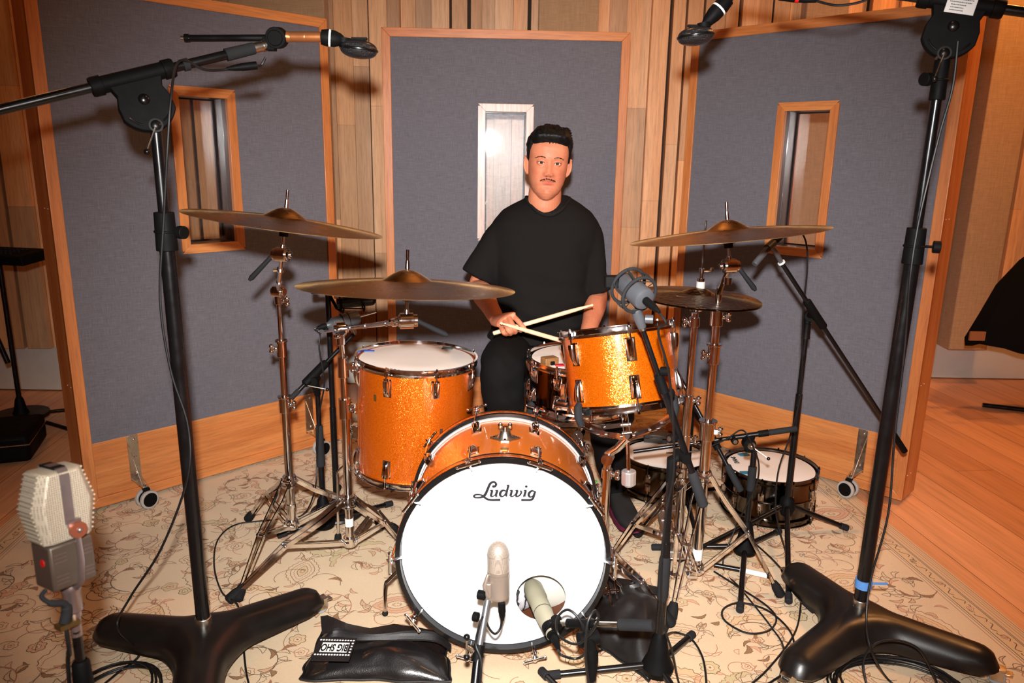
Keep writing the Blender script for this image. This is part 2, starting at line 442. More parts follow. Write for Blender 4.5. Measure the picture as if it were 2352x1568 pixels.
for i in range(nx):
    for j in range(ny):
        x = -(RW-IN)+st*(i+.5*(j % 2))+rr.uniform(-.03, .03); y = -(RL-IN)+st*j+rr.uniform(-.03, .03)
        if abs(x) > RW-IN or abs(y) > RL-IN: continue
        if (i+j) % 3 == 0: palmette(x, y, rr.choice([0, PI/2, .5, -.5])+rr.uniform(-.2, .2), rr.uniform(.05, .078)); used.append((x, y, .14))
        else: scroll(x, y, rr.uniform(.085, .125), rr.uniform(0, 6), rr.choice([-1, 1])); used.append((x, y, .11))
for k in range(4200):
    x = rr.uniform(-(RW-IN), RW-IN); y = rr.uniform(-(RL-IN), RL-IN)
    d = min(math.hypot(x-u[0], y-u[1])-u[2] for u in used)
    if d > .02: rosette(x, y, rr.uniform(.018, .032), rr.choice([5, 6, 8])); used.append((x, y, .03))
    elif d > -.07 and rr.random() < .55: leaf(x, y, rr.uniform(0, 6), rr.uniform(.025, .06), rr.uniform(.005, .01), rr.choice([2, 2, 3, 5, 4]), rr.random() < .6)
for k in range(900):      # thin tendrils
    x = rr.uniform(-(RW-IN), RW-IN); y = rr.uniform(-(RL-IN), RL-IN); a = rr.uniform(0, 6); P = []; cv = rr.choice([-1, 1])*rr.uniform(9, 18)
    for q in range(14): P.append((x, y)); x += .012*math.cos(a); y += .012*math.sin(a); a += cv*.012*(1+q*.12)
    outl(P, .002, LC(), zr+.001+rr.uniform(0, .0002), False)
# borders
def rect(m): return [(-RW+m, -RL+m), (RW-m, -RL+m), (RW-m, RL-m), (-RW+m, RL-m)]
def band(m0, m1, mi, z):
    g.mi = mi; a = rect(m0); b = rect(m1); g.add([(*p, z) for p in a]+[(*p, z) for p in b], [(0, 1, 5, 4), (1, 2, 6, 5), (2, 3, 7, 6), (3, 0, 4, 7)])
for m0, m1, mi in ((0, .05, 4), (.006, .0085, 5), (.016, .018, 6), (.026, .028, 5), (.038, .04, 6), (.052, .055, 5), (.06, .108, 4), (.058, .0605, 1), (.107, .1095, 1), (.116, .118, 5), (.128, .13, 6)):
    band(m0, m1, mi, zr+(.0001 if mi == 4 else .0003))
for side in range(4):
    L = (RL if side % 2 else RW)-.07; n = int(2*L/.05)
    for k in range(n):
        s_ = -L+(k+.5)*2*L/n; m_ = .084
        x, y = ((RW-m_)*(1 if side == 1 else -1), s_) if side % 2 else (s_, (RL-m_)*(1 if side == 0 else -1))
        aa = PI/2 if side % 2 else 0; sg = 1 if k % 2 else -1
        outl([(x+(.022*(t/8-.5)*2)*math.cos(aa)-.011*math.sin(t/8*5.5)*sg*math.sin(aa), y+(.022*(t/8-.5)*2)*math.sin(aa)+.011*math.sin(t/8*5.5)*sg*math.cos(aa)) for t in range(9)], .003, 1, zr+.0004, False)
        if k % 3 == 0: rosette(x, y, .011, 5)
rug = tag(g.build('patterned_rug', RM, None, flat=True), 'large beige rug with faded floral scroll pattern under the drum kit', 'rug')

# ---------------------------------------------------------------- acoustic gobos on casters
GW = 1.184; GH = 2.0; GT = .16
FWz = wood('gobo_wood_upright', srgb(214, 138, 78), srgb(190, 108, 54), 2, .34, .3, 120, band=16)
FWx = wood('gobo_wood_rail', srgb(220, 144, 82), srgb(196, 114, 58), 0, .34, .3, 120, band=16)
PALE = wood('pale_painted_wood', srgb(226, 200, 186), srgb(205, 178, 166), 2, .4, .2, 120)
def pane_glass(name, haze=0):
    t = NT(name); t.t.nodes.remove(t.b); out = t.t.nodes['Material Output']
    tr = t.n('ShaderNodeBsdfTransparent'); gl = t.n('ShaderNodeBsdfGlossy'); gl.inputs['Roughness'].default_value = .03
    fr_ = t.n('ShaderNodeFresnel', i_IOR=1.5); mx = t.n('ShaderNodeMixShader'); t.l(fr_.outputs[0], mx.inputs[0]); t.l(tr.outputs[0], mx.inputs[1]); t.l(gl.outputs[0], mx.inputs[2]); fin = mx.outputs[0]
    if haze:
        v = t.coord('Object', (3, 1, 14), (0, .3, 0)); nz = t.noise(v, 6, 6, .7, 2.5)
        g2 = t.n('ShaderNodeBsdfGlossy'); g2.inputs['Roughness'].default_value = .42; g2.inputs['Color'].default_value = (.85, .92, 1, 1); df = t.n('ShaderNodeBsdfDiffuse'); df.inputs['Color'].default_value = (.75, .8, .85, 1)
        ad = t.n('ShaderNodeMixShader'); ad.inputs[0].default_value = .15; t.l(g2.outputs[0], ad.inputs[1]); t.l(df.outputs[0], ad.inputs[2])
        m2 = t.n('ShaderNodeMixShader'); f = t.math('MULTIPLY', t.ramp(nz, [(.3, .35), (.7, 1)]), haze); t.l(f, m2.inputs[0]); t.l(fin, m2.inputs[1]); t.l(ad.outputs[0], m2.inputs[2]); fin = m2.outputs[0]
    t.l(fin, out.inputs['Surface']); return t.mat
GLASS = pane_glass('window_glass', .02); GLASSH = pane_glass('smudged_glass', .035)
DKREV = wood('dark_reveal_wood', srgb(84, 52, 38), srgb(60, 36, 26), 2, .25, .5, 120)
def gobo(x, y, a, label, pale=False, brackets=((.19, 1),)):
    M = Matrix.Translation((x, y, 0)) @ Matrix.Rotation(a, 4, 'Z')
    R = thing('acoustic_panel', label, 'panel', M)
    z0 = .012; fw = .041
    wx0, wx1, wz0, wz1 = .458, .730, 1.003, 1.664
    def B(name, mat, boxes, **k):
        b = MB()
        for c0, c1 in boxes: b.box([(p+q)/2 for p, q in zip(c0, c1)], [abs(q-p) for p, q in zip(c0, c1)])
        return b.build(name, mat, R, world=False, **k)
    # outer case
    B('side_board', FWz, [((0, .004, z0), (.018, GT, GH))], bev=.0015); B('side_board', FWz, [((GW-.018, .004, z0), (GW, GT, GH))], bev=.0015)
    B('top_board', FWx, [((.018, .004, GH-.018), (GW-.018, GT, GH))]); B('bottom_board', FWx, [((.018, .004, z0), (GW-.018, GT, z0+.018))])
    # mitred face trim
    def mitre(name, mat, P): 
        b = MB(); Q = [(p[0], p[1]) for p in P]
        T = Matrix(((1, 0, 0, 0), (0, 0, 1, 0), (0, 1, 0, 0), (0, 0, 0, 1)))
        b.prism(Q, -.001, .018, T); return b.build(name, mat, R, world=False, bev=.002)
    e = fw
    mitre('face_trim', FWz, [(0, z0), (0, GH), (e, GH-e), (e, z0+e)]); mitre('face_trim', FWz, [(GW, z0), (GW, GH), (GW-e, GH-e), (GW-e, z0+e)])
    mitre('face_trim', FWx, [(0, GH), (GW, GH), (GW-e, GH-e), (e, GH-e)]); mitre('face_trim', FWx, [(0, z0), (GW, z0), (GW-e, z0+e), (e, z0+e)])
    B('base_board', FWx, [((e, .006, z0+e), (GW-e, .03, .283))], bev=.001)
    y0 = .006
    B('fabric_face', GREYF, [((e, y0, .283), (wx0+.01, GT-.01, GH-e)), ((wx1-.01, y0, .283), (GW-e, GT-.01, GH-e)), ((wx0+.01, y0, .283), (wx1-.01, GT-.01, wz0+.01)), ((wx0+.01, y0, wz1-.01), (wx1-.01, GT-.01, GH-e))])
    wf = .037
    PW = PALE if pale else FWz; PX = PALE if pale else FWx
    def wm(mat, P):
        b = MB(); T = Matrix(((1, 0, 0, 0), (0, 0, 1, 0), (0, 1, 0, 0), (0, 0, 0, 1)))
        b.prism(P, -.006, .02, T); return b
    b = MB(); q = [(wx0, wz0), (wx0, wz1), (wx0+wf, wz1-wf), (wx0+wf, wz0+wf)]; q2 = [(wx1, wz0), (wx1, wz1), (wx1-wf, wz1-wf), (wx1-wf, wz0+wf)]
    wfm = B('window_frame', PW, [((wx0, -.004, wz0+.01), (wx0+wf, .02, wz1-.01)), ((wx1-wf, -.004, wz0+.01), (wx1, .02, wz1-.01))], bev=.0015)
    b = MB(); 
    for P in ([(wx0, wz1), (wx1, wz1), (wx1-wf, wz1-wf), (wx0+wf, wz1-wf)], [(wx0, wz0), (wx1, wz0), (wx1-wf, wz0+wf), (wx0+wf, wz0+wf)]):
        q = wm(None, P); b.add(q.v, q.f)
    split(b, 'window_rail', PX, wfm, world=False, bev=.0015)
    a0, a1, b0, b1 = wx0+wf, wx1-wf, wz0+wf, wz1-wf
    B('window_reveal', DKREV, [((a0-.006, .02, b0), (a0, GT-.004, b1)), ((a1, .02, b0), (a1+.006, GT-.004, b1)), ((a0, .02, b0-.006), (a1, GT-.004, b0)), ((a0, .02, b1), (a1, GT-.004, b1+.006))])
    for gy in (.05, .125):
        w_ = B('window_pane', GLASSH if pale and gy < .1 else GLASS, [((a0, gy, b0), (a1, gy+.005, b1))]); 
    B('glazing_bead', BLACKP, [((a0, .117, b0), (a0+.005, .124, b1)), ((a1-.005, .117, b0), (a1, .124, b1)), ((a0, .117, b0), (a1, .124, b0+.005)), ((a0, .117, b1-.005), (a1, .124, b1))])
    B('back_trim', FWz, [((wx0, GT-.01, wz0), (wx0+wf, GT+.004, wz1)), ((wx1-wf, GT-.01, wz0), (wx1, GT+.004, wz1)), ((wx0, GT-.01, wz0), (wx1, GT+.004, wz0+wf)), ((wx0, GT-.01, wz1-wf), (wx1, GT+.004, wz1))])
    d = MB()
    for zz in (.52, 1.2, .12): 
        for yy in (.03, .07): d.cyl((-.0005, yy, zz), (1, 0, 0), .002, .0022, 8); d.cyl((GW+.0005, yy, zz), (1, 0, 0), .002, .0022, 8)
    split(d, 'screw_plug', PALE, R, world=False)
    for bx, sg in brackets:
        b = MB(); w2 = .021
        b.box((bx, .002, .185), (2*w2, .005, .195)); b.add([(bx-w2, .0, .1), (bx+w2, .0, .1), (bx+.012, -.1, .09), (bx-.012, -.1, .09), (bx-w2, .0, .095), (bx+w2, 0, .095), (bx+.012, -.1, .085), (bx-.012, -.1, .085)], [(0, 1, 2, 3), (7, 6, 5, 4), (0, 4, 5, 1), (1, 5, 6, 2), (2, 6, 7, 3), (3, 7, 4, 0)])
        gx = bx-w2*sg
        b.add([(gx, 0, .255), (gx, -.004, .255), (gx-.01*sg*0+.009*sg, -.1, .09), (gx+.009*sg, -.094, .09), (gx+.003*sg, 0, .255), (gx+.003*sg, -.004, .255), (gx+.012*sg, -.1, .09), (gx+.012*sg, -.094, .09)], [(0, 1, 2, 3), (4, 7, 6, 5), (0, 4, 5, 1), (1, 5, 6, 2), (2, 6, 7, 3), (3, 7, 4, 0)])
        k = b.build('caster_bracket', STEEL, R, world=False, bev=.0008)
        b = MB()
        for zz in (.265, .19, .12): b.ball((bx+.004, -.003, zz), .006, 10, (1, .6, 1))
        b.rod((bx, -.082, .085), (bx, -.082, .106), .004, n=8); b.cyl((bx, -.082, .095), (0, 0, 1), .006, .008, 6)
        split(b, 'bracket_bolt', CHROME, k, world=False)
        wl = MB(); ty = MB(); zc_ = .038; ax = V((.2*sg, -1, 0)).normalized(); cc = V((bx, -.098, zc_))
        for q in (-1, 1):
            o = cc+ax*.017*q; ty.cyl(o, ax, .014, .038, 28); wl.cyl(o+ax*.0025*q, ax, .0125, .029, 24)
        wl.cyl(cc, ax, .022, .03, 20); wl.box(cc+V((0, 0, .036)), (.022, .03, .02))
        kk = ty.build('caster_wheel', GREYT, R, world=False, bev=.002); wl.build('wheel_hub', BLACKP, kk, world=False)
    return R
gobo(-1.679, 2.7405, .7968, 'left grey fabric acoustic panel in orange wood frame, angled, behind the tilted high cymbal', False, ((.19, 1), (1.0, 1)))
a = 2.3648; W_ = GW
gobo(1.6741+math.cos(a)*W_, 2.9533+math.sin(a)*W_, a+PI, 'right grey fabric acoustic panel in orange wood frame, angled, behind the hi-hat', False, ((GW-.19, -1),))
gobo(-.6413, 3.7765, .0349, 'centre grey fabric acoustic panel with pale window frame, directly behind the drummer', True, ())

# ---------------------------------------------------------------- light
def area(name, loc, tgt, size, energy, color, shape='DISK', sy=None):
    L = bpy.data.lights.new(name, 'AREA'); L.energy = energy; L.color = color; L.shape = shape; L.size = size
    if sy: L.size_y = sy
    o = bpy.data.objects.new(name, L); col.objects.link(o); o.location = loc
    o.rotation_euler = (V(tgt)-V(loc)).to_track_quat('-Z', 'Y').to_euler(); return o
cam.dof.use_dof = True; cam.dof.focus_distance = 2.5; cam.dof.aperture_fstop = 5.0
FLL = bpy.data.lights.new('camera_flash', 'SPOT'); FLL.energy = 640; FLL.color = (1, .97, .95); FLL.spot_size = math.radians(84); FLL.spot_blend = 1.0; FLL.shadow_soft_size = .03
flo = bpy.data.objects.new('camera_flash', FLL); col.objects.link(flo); flo.location = (-.01, -.03, 1.572); flo.rotation_euler = (V((0.12, 3, .55))-V((0, 0, 1.555))).to_track_quat('-Z', 'Y').to_euler()
for i, (x, y, e, c) in enumerate([(-2.2, 1.6, 4, (1, .42, .16)), (.6, 1.6, 4, (1, .5, .22)), (2.7, 2.7, 46, (1, .42, .14)), (2.95, 4.2, 28, (1, .4, .1)), (-2.6, 3.4, 4, (1, .42, .16)), (0, -.2, 2, (1, .5, .24)), (.2, 3.2, 4, (1, .45, .18))]):
    area('ceiling_spot_%d' % i, (x, y, ZC-.03), (x, y, 0), .25, e, c)
area('added_front_wall_fill', (0, -1.1, ZC-.05), (0, -2.4, 1.3), .8, 20, (1, .82, .68), 'RECTANGLE', .2)  # unseen fill light, added so the chrome reflects a brighter front wall
wd = bpy.data.worlds.new('w'); sc.world = wd; wd.use_nodes = True
wd.node_tree.nodes['Background'].inputs[0].default_value = (1, .45, .2, 1); wd.node_tree.nodes['Background'].inputs[1].default_value = .02
sc.view_settings.view_transform = 'Standard'; sc.view_settings.look = 'None'; sc.view_settings.exposure = 0; sc.view_settings.gamma = 1
sc.view_settings.use_curve_mapping = False
# ---------------------------------------------------------------- drums
def glitter(name, c, c2, sc_=520):
    t = NT(name); v = t.coord(); vo = t.n('ShaderNodeTexVoronoi', i_Scale=sc_); t.l(v, vo.inputs['Vector'])
    sub = t.n('ShaderNodeVectorMath', operation='SUBTRACT'); t.l(vo.outputs['Color'], sub.inputs[0]); sub.inputs[1].default_value = (.5, .5, .5)
    scl = t.n('ShaderNodeVectorMath', operation='SCALE'); t.l(sub.outputs[0], scl.inputs[0]); scl.inputs['Scale'].default_value = .55
    ge = t.n('ShaderNodeNewGeometry'); ad = t.n('ShaderNodeVectorMath', operation='ADD'); t.l(scl.outputs[0], ad.inputs[0]); t.l(ge.outputs['Normal'], ad.inputs[1])
    nm = t.n('ShaderNodeVectorMath', operation='NORMALIZE'); t.l(ad.outputs[0], nm.inputs[0]); t.l(nm.outputs[0], t.b.inputs['Normal'])
    sep = t.n('ShaderNodeSeparateColor'); t.l(vo.outputs['Color'], sep.inputs[0])
    t.set(Base_Color=t.ramp(sep.outputs[1], [(0, c), (.6, c2), (1, tuple(min(1, x*1.35) for x in c2))]), Metallic=.6, Roughness=.3, Coat_Weight=1.0, Coat_Roughness=.06)
    return t.mat
GLIT = glitter('orange_sparkle_wrap', srgb(204, 76, 2), srgb(234, 112, 14), 800)
GLIT_T = glitter('bright_orange_sparkle_wrap', srgb(206, 76, 0), srgb(240, 118, 14), 800)
for n_ in GLIT_T.node_tree.nodes:
    if n_.type == 'VECT_MATH' and n_.operation == 'SCALE': n_.inputs['Scale'].default_value = .42
GLIT_T.node_tree.nodes['Principled BSDF'].inputs['Roughness'].default_value = .2
GLIT_T.node_tree.nodes['Principled BSDF'].inputs['Coat Roughness'].default_value = .14
GLIT2 = glitter('orange_satin_wrap', srgb(232, 112, 20), srgb(240, 128, 34), 900)
for n_ in GLIT2.node_tree.nodes:
    if n_.type == 'VECT_MATH' and n_.operation == 'SCALE': n_.inputs['Scale'].default_value = .3
GLIT2.node_tree.nodes['Principled BSDF'].inputs['Metallic'].default_value = .35
GLIT2.node_tree.nodes['Principled BSDF'].inputs['Roughness'].default_value = .42
HOOPK = simple('black_lacquer_hoop', (.006, .0055, .0055), .3, coat=.1, spec=.3)
INNERW = simple('inner_shell_wood', srgb(196, 150, 100), .6, var=.1)
WHITEH = simple('white_flesh_hoop', (.75, .74, .72), .4)
def hoop_prof(R, s=1):       # triple flanged hoop, s=1 opens upward; z=0 is the bearing edge
    return [(R+.001, -.012*s), (R+.0095, -.012*s), (R+.0105, -.006*s), (R+.006, -.0035*s), (R+.005, .004*s), (R+.0055, .0095*s), (R+.011, .0105*s), (R+.011, .0125*s), (R+.004, .0125*s), (R+.0025, .005*s), (R+.0015, -.002*s)]
def lug_mb(L=.058, w=.026, d=.02):   # shield-shaped casing; local x radial out, y tangent, z from fat end (0) to tip (-L)
    R = []; n = 14
    for k in range(9):
        t = k/8; ww = w*(1-.42*t**1.5)/2; dd = d*(math.sqrt(max(1-(t*.98)**2.2, .02))*(1-.05*t)) if t > 0 else d*.97
        if k == 0: ww *= .94
        r = []
        for j in range(n):
            a = -PI/2+PI*j/(n-1); x = dd*abs(math.cos(a))**.55; y = ww*(abs(math.sin(a))**.6)*(1 if a > 0 else -1)
            if 4 <= j <= 9 and t < .9: x *= 1-.1*((j % 2))
            r.append((x, y, -L*t))
        r.append((-.0015, 0, -L*t)); R.append(r)
    b = MB(); b.rings(R); b.box((.001, 0, -L*.48), (.002, w*1.12, L*1.12)); return b
def put(mb, src, M): mb.add(src.v, src.f, M)
LUG = lug_mb()
def drum(name, label, M, R, h, shellmat, nl, phi0=0, topm=HEADC, botm=HEADW, hoopm=CHROME, lugs='classic', lugm=CHROME, lL=1, head_label=None, beads=()):
    T = thing(name, label, 'drum', M)
    b = MB(); pr = [(R, -h/2)]
    for bz in beads: pr += [(R, bz-.006), (R+.0025, bz), (R, bz+.006)]
    pr += [(R, h/2), (R-.006, h/2), (R-.006, -h/2)]
    b.lathe(pr, n=72, closed=True); b.build('shell', shellmat, T, world=False)
    for s, mm, nm in ((1, topm, 'batter_head'), (-1, botm, 'resonant_head')):
        q = MB(); q.lathe([(1e-4, s*(h/2+.0015)), (R*.5, s*(h/2+.0015)), (R-.008, s*(h/2+.001)), (R-.002, s*(h/2-.001)), (R+.0015, s*(h/2-.006)), (R+.0015, s*(h/2-.009)), (R-.001, s*(h/2-.009)), (1e-4, s*(h/2+.0004))], n=72); q.build(nm, mm, T, world=False)
        q = MB(); q.lathe([(r, s*h/2+z) for r, z in hoop_prof(R, s)], n=72, closed=True); hp = q.build('hoop', hoopm, T, world=False)
        for k in range(nl):
            a = phi0+2*PI*k/nl; Mz = Matrix.Rotation(a, 4, 'Z')
            q = MB()
            if lugs == 'classic':
                zc_ = s*(h/2-.028*(1 if h > .18 else .8))
                Ml = Mz @ Matrix.Translation((R, 0, zc_)) @ (Matrix.Identity(4) if s > 0 else Matrix.Rotation(PI, 4, 'X'))
                put(q, LUG, Ml @ Matrix.Diagonal((1, 1, lL, 1)))
            else:
                q.cyl((R+.006, 0, s*.028), (0, 0, 1), .03, .0065, 12, M=Mz)
                q.box((R+.003, 0, s*.02), (.012, .016, .016), Mz); q.box((R+.001, 0, s*.02), (.004, .022, .03), Mz)
                zc_ = s*.035
            lg = q.build('lug', lugm, T, world=False)
            q = MB(); rr_ = R+.0115
            q.rod((rr_, 0, zc_-s*.004), (rr_, 0, s*(h/2+.008)), .0028, n=8, M=Mz)
            q.cyl((rr_, 0, s*(h/2+.0075)), (0, 0, 1), .004, .0058, 12, M=Mz); q.cyl((rr_, 0, s*(h/2+.013)), (0, 0, 1), .009, .0034, 4, M=Mz)
            q.box((R+.0105, 0, s*(h/2-.003)), (.007, .013, .018), Mz)
            q.build('tension_rod', CHROME if hoopm is CHROME else hoopm, T, world=False)
    return T
def sticker(T, R, phi, z, w, h, mat, name='badge'):
    b = MB(); n = 7; R0 = []
    for k in range(n):
        a = phi+(k/(n-1)-.5)*w/R; R0.append([(R0_*math.cos(a), R0_*math.sin(a), z+zz) for R0_, zz in ((R+.0004, -h/2), (R+.0014, -h/2), (R+.0014, h/2), (R+.0004, h/2))])
    b.rings(R0); return b.build(name, mat, T, world=False)
BRASSB = simple('brass_badge', srgb(176, 140, 70), .35, .9)
def dmat(px, py, Y, ax): return Matrix.Translation(at(px, py, Y)) @ basis(ax).to_4x4()

# floor tom
hF = .39
FTc = at(957, 822, 2.5); axF = V((.035, .0, 1)).normalized()
MF = Matrix.Translation(FTc-axF*hF/2) @ basis(axF, (0, 1, 0)).to_4x4() 
FT = drum('floor_tom', 'large orange sparkle floor tom under the low wide cymbal', MF, .2, hF, GLIT, 8, math.radians(-90+25), lL=.95)
FT['group'] = 'orange sparkle drums of the kit'
def loc_ang(M, P): q = M.inverted() @ V(P); return math.atan2(q.y, q.x), q.z
a_, z_ = loc_ang(MF, at(856, 894, 2.32)); sticker(FT, .203, a_, .1, .012, .022, BRASSB)
# its three bent legs in brackets
for i, ang in enumerate((-62, 175, 60)):
    a = math.radians(ang); Mz = Matrix.Rotation(a, 4, 'Z')
    q = MB(); q.box((.203+.012, 0, -.09), (.024, .036, .05), Mz); q.ball((.203+.022, 0, -.09), .02, 16, (.7, 1, 1.1), Mz); q.cyl((.203+.028, .014, -.075), (.3, 1, 0), .03, .006, 10, M=Mz)
    br = q.build('leg_bracket', CHROME, FT, world=False, bev=.002)
    bot = -(FTc.z-hF/2)+.008
    q = MB(); x0 = .203+.03; q.tube(spline([(x0, 0, .02), (x0, 0, -.15), (x0+.004, 0, -.205), (x0+.045, 0, -.25), (x0+.048, 0, -.3), (x0+.048, 0, bot+.02)], 5), .0048, 10, M=Mz)
    lg = q.build('leg', CHROME, FT, world=False)
    q = MB(); q.lathe([(.006, .035), (.012, .03), (.015, 0), (.001, 0)], Mz @ Matrix.Translation((x0+.048, 0, bot-.007)), 16); q.build('rubber_foot', RUBBER, lg, world=False)
# marks on its head
def on_head(T, M, px, py, hz, name, mat, label, w, d, rot=0, cat='damper', group=None, th=.003):
    n_ = M.to_3x3() @ V((0, 0, 1)); o = M @ V((0, 0, hz)); r = ray(px, py); t_ = (o-EYE).dot(n_)/r.dot(n_); P = EYE+r*t_
    Mm = Matrix.Translation(P) @ M.to_3x3().to_4x4() @ Matrix.Rotation(rot, 4, 'Z')
    b = MB(Mm); b.box((0, 0, th/2), (w, d, th)); return solo(b, name, mat, label, cat, group, bev=th*.3)
BLUET = simple('blue_gel', srgb(40, 84, 170), .3, var=.1); TEALT = simple('teal_gel', srgb(44, 120, 150), .3, var=.1); GREENT = simple('dull_green_gel', srgb(62, 84, 76), .35, var=.1)
on_head(FT, MF, 848, 806, hF/2+.0018, 'damping_gel', BLUET, 'small blue gel damper on left side of floor tom head', .036, .018, .1, group='gel dampers on the drumheads')
on_head(FT, MF, 1028, 800, hF/2+.0018, 'damping_gel', GREENT, 'small dull green gel damper on right side of floor tom head', .04, .024, -.1, group='gel dampers on the drumheads')
q = MB(MF)
for k in range(5): q.add([((-.075+.0125*k)+.0045*math.cos(j*PI/5), -.152-.0045*k+.0028*math.sin(j*PI/5), hF/2+.0022) for j in range(10)], [tuple(range(10))])
q.build('head_print', BLACKP, FT)

# rack tom
axT = V((-.135, .235, 1)).normalized(); hT = .215
TTc = at(1415, 757, 2.14); MT = Matrix.Translation(TTc-axT*hT/2) @ basis(axT, (0, 1, 0)).to_4x4()
a_, z_ = loc_ang(MT, at(1447, 800, 1.98))
TT = drum('rack_tom', 'orange sparkle rack tom with bright highlight, mounted above bass drum', MT, .160, hT, GLIT_T, 6, a_, lL=1.0)
TT['group'] = 'orange sparkle drums of the kit'
a_, z_ = loc_ang(MT, at(1512, 827, 2.02)); sticker(TT, .160, a_, .01, .012, .02, BRASSB)

# main snare
BN = simple('black_nickel_shell', (.09, .065, .045), .08, 1, var=.15, vs=8)
axS = V((.0, -.03, 1)).normalized(); hS = .15
SNc = at(1338, 822, 2.47); MS = Matrix.Translation(SNc-axS*hS/2) @ basis(axS, (0, 1, 0)).to_4x4()
a_, z_ = loc_ang(MS, at(1226, 880, 2.4))
SN = drum('snare_drum', 'black nickel snare drum behind the rack tom at the drummer\'s knees', MS, .178, hS, BN, 10, a_, lL=.72)
q = MB(); aa = math.radians(-112); Mz = Matrix.Rotation(aa, 4, 'Z')
q.box((.19, 0, -.005), (.014, .02, .06), Mz); q.box((.196, 0, -.03), (.02, .036, .03), Mz); q.cyl((.21, 0, -.03), (0, 1, 0), .05, .005, 10, M=Mz); q.box((.206, .0, .02), (.006, .014, .05), Mz); q.build('strainer', CHROME, SN, world=False, bev=.0015)
# wooden block and red bit on the snare
WB = wood('walnut_block', srgb(150, 106, 62), srgb(120, 80, 44), 0, .45, .1)
def world_on(M, hz, px, py):
    n_ = M.to_3x3() @ V((0, 0, 1)); o = M @ V((0, 0, hz)); r = ray(px, py); return EYE+r*((o-EYE).dot(n_)/r.dot(n_))
P = world_on(MS, hS/2+.002, 1262, 836)
b = MB(Matrix.Translation(P+V((0, 0, .0125))) @ Matrix.Rotation(.5, 4, 'Z'))
b.box((0, 0, 0), (.05, .036, .024)); blk = thing('wooden_block', 'small brown wooden block resting on the snare drumhead', 'block', P)
b.build('block_body', WB, blk, bev=.002)
b = MB(Matrix.Translation(P+V((.004, -.02, .008))) @ Matrix.Rotation(.5, 4, 'Z')); b.box((.006, .0, 0), (.014, .008, .012)); b.build('block_clip', BLACKP, blk, bev=.001)
P2 = world_on(MS, hS/2+.002, 1281, 840); b = MB(Matrix.Translation(P2+V((.006, 0, .003))) @ Matrix.Rotation(.2, 4, 'Z')); b.box((0, 0, 0), (.03, .02, .005))
solo(b, 'red_guitar_pick', simple('red_plastic', srgb(190, 24, 40), .4), 'small red plastic piece beside the wooden block on snare', 'plectrum', bev=.002)

# spare snare on the floor at the right and a shallower one beside it
hQ = .17; Q0 = V((1.075, 2.885, 0)); MQ = Matrix.Translation(Q0+V((0, 0, .018+hQ/2)))
SQ = drum('snare_drum', 'spare black snare drum standing on the rug at right, pale head with two blue gels', MQ, .178, hQ, NICKEL, 10, math.radians(-82), HEADC, HEADW, NICKEL, 'tube', CHROME_W, beads=(0,))
on_head(SQ, MQ, 1708, 1044, hQ/2+.002, 'damping_gel', TEALT, 'teal gel damper at upper left of the spare snare head', .045, .03, .3, group='gel dampers on the drumheads')
on_head(SQ, MQ, 1712, 1086, hQ/2+.002, 'damping_gel', TEALT, 'teal gel damper at lower left of the spare snare head', .04, .028, .1, group='gel dampers on the drumheads')
Pt = world_on(MQ, hQ/2+.0022, 1689, 1056); q = text_mb('EVANS', .026, Matrix.Translation(Pt) @ Matrix.Rotation(PI/2, 4, 'Z'), .0001, .0012, xs=.9); q.build('head_print', BLACKP, SQ)
Q1 = V((.68, 3.07, 0)); h1 = .14; MQ1 = Matrix.Translation(Q1+V((0, 0, .018+h1/2)))
S1 = drum('snare_drum', 'third snare drum on the rug behind the rack tom stand, black wallet on its head', MQ1, .178, h1, NICKEL, 8, .2, HEADC, HEADW, NICKEL, 'tube', CHROME_W)
Pw = world_on(MQ1, h1/2+.002, 1505, 1012)
b = MB(Matrix.Translation(Pw+V((0, 0, .012))) @ Matrix.Rotation(-.15, 4, 'Z')); b.box((0, 0, 0), (.105, .075, .018)); b.box((0, .002, .019), (.102, .073, .016)); b.box((0, -.037, .008), (.06, .003, .014))
solo(b, 'leather_wallet', simple('black_leather', (.03, .024, .02), .35, var=.3, bump=.3, bs=200), 'black leather wallet lying on the third snare drum', 'wallet', bev=.002)

# ---------------------------------------------------------------- bass drum
YB = 1.862; BC = V((at(1155, 1281, YB).x, YB, .332)); RB = .281
BT = thing('bass_drum', 'orange kick drum with white front head, black hoop and ported hole', 'drum', Matrix.Translation(BC) @ Matrix.Rotation(PI/2, 4, 'X') @ Matrix.Identity(4))
BT['group'] = 'orange sparkle drums of the kit'
MBD = WM[BT.name]                      # local z points to the camera, y up
DB = .40                               # hoop to hoop
# axis nearly level: front hoop z in [-.04, 0], shell behind
b = MB(); b.lathe([(RB, -.035), (RB, -DB+.035), (RB-.008, -DB+.035), (RB-.008, -.035)], n=96, closed=True); b.build('shell', [GLIT2], BT, world=False)
def bhoop(z0, z1, nm):
    b = MB(); b.lathe([(RB+.003, z0), (RB+.016, z0), (RB+.017, z0+.002), (RB+.017, z0+.012), (RB+.017, z1-.012), (RB+.017, z1-.002), (RB+.016, z1), (RB+.003, z1)], n=96, closed=True); h_ = b.build(nm, HOOPK, BT, world=False)
    b = MB(); b.lathe([(RB+.0168, z0+.013), (RB+.0176, z0+.013), (RB+.0176, z1-.013), (RB+.0168, z1-.013)], n=96, closed=True); b.build('hoop_inlay', GLIT, h_, world=False)
bhoop(-.04, 0, 'front_hoop'); bhoop(-DB, -DB+.04, 'rear_hoop')
b = MB(); b.lathe([(RB-.0085, -.03), (RB-.0095, -.03), (RB-.0095, -DB+.03), (RB-.0085, -DB+.03)], n=96, closed=True); b.build('inner_shell', simple('dark_inner_shell', srgb(96, 52, 30), .6, var=.1), BT, world=False)
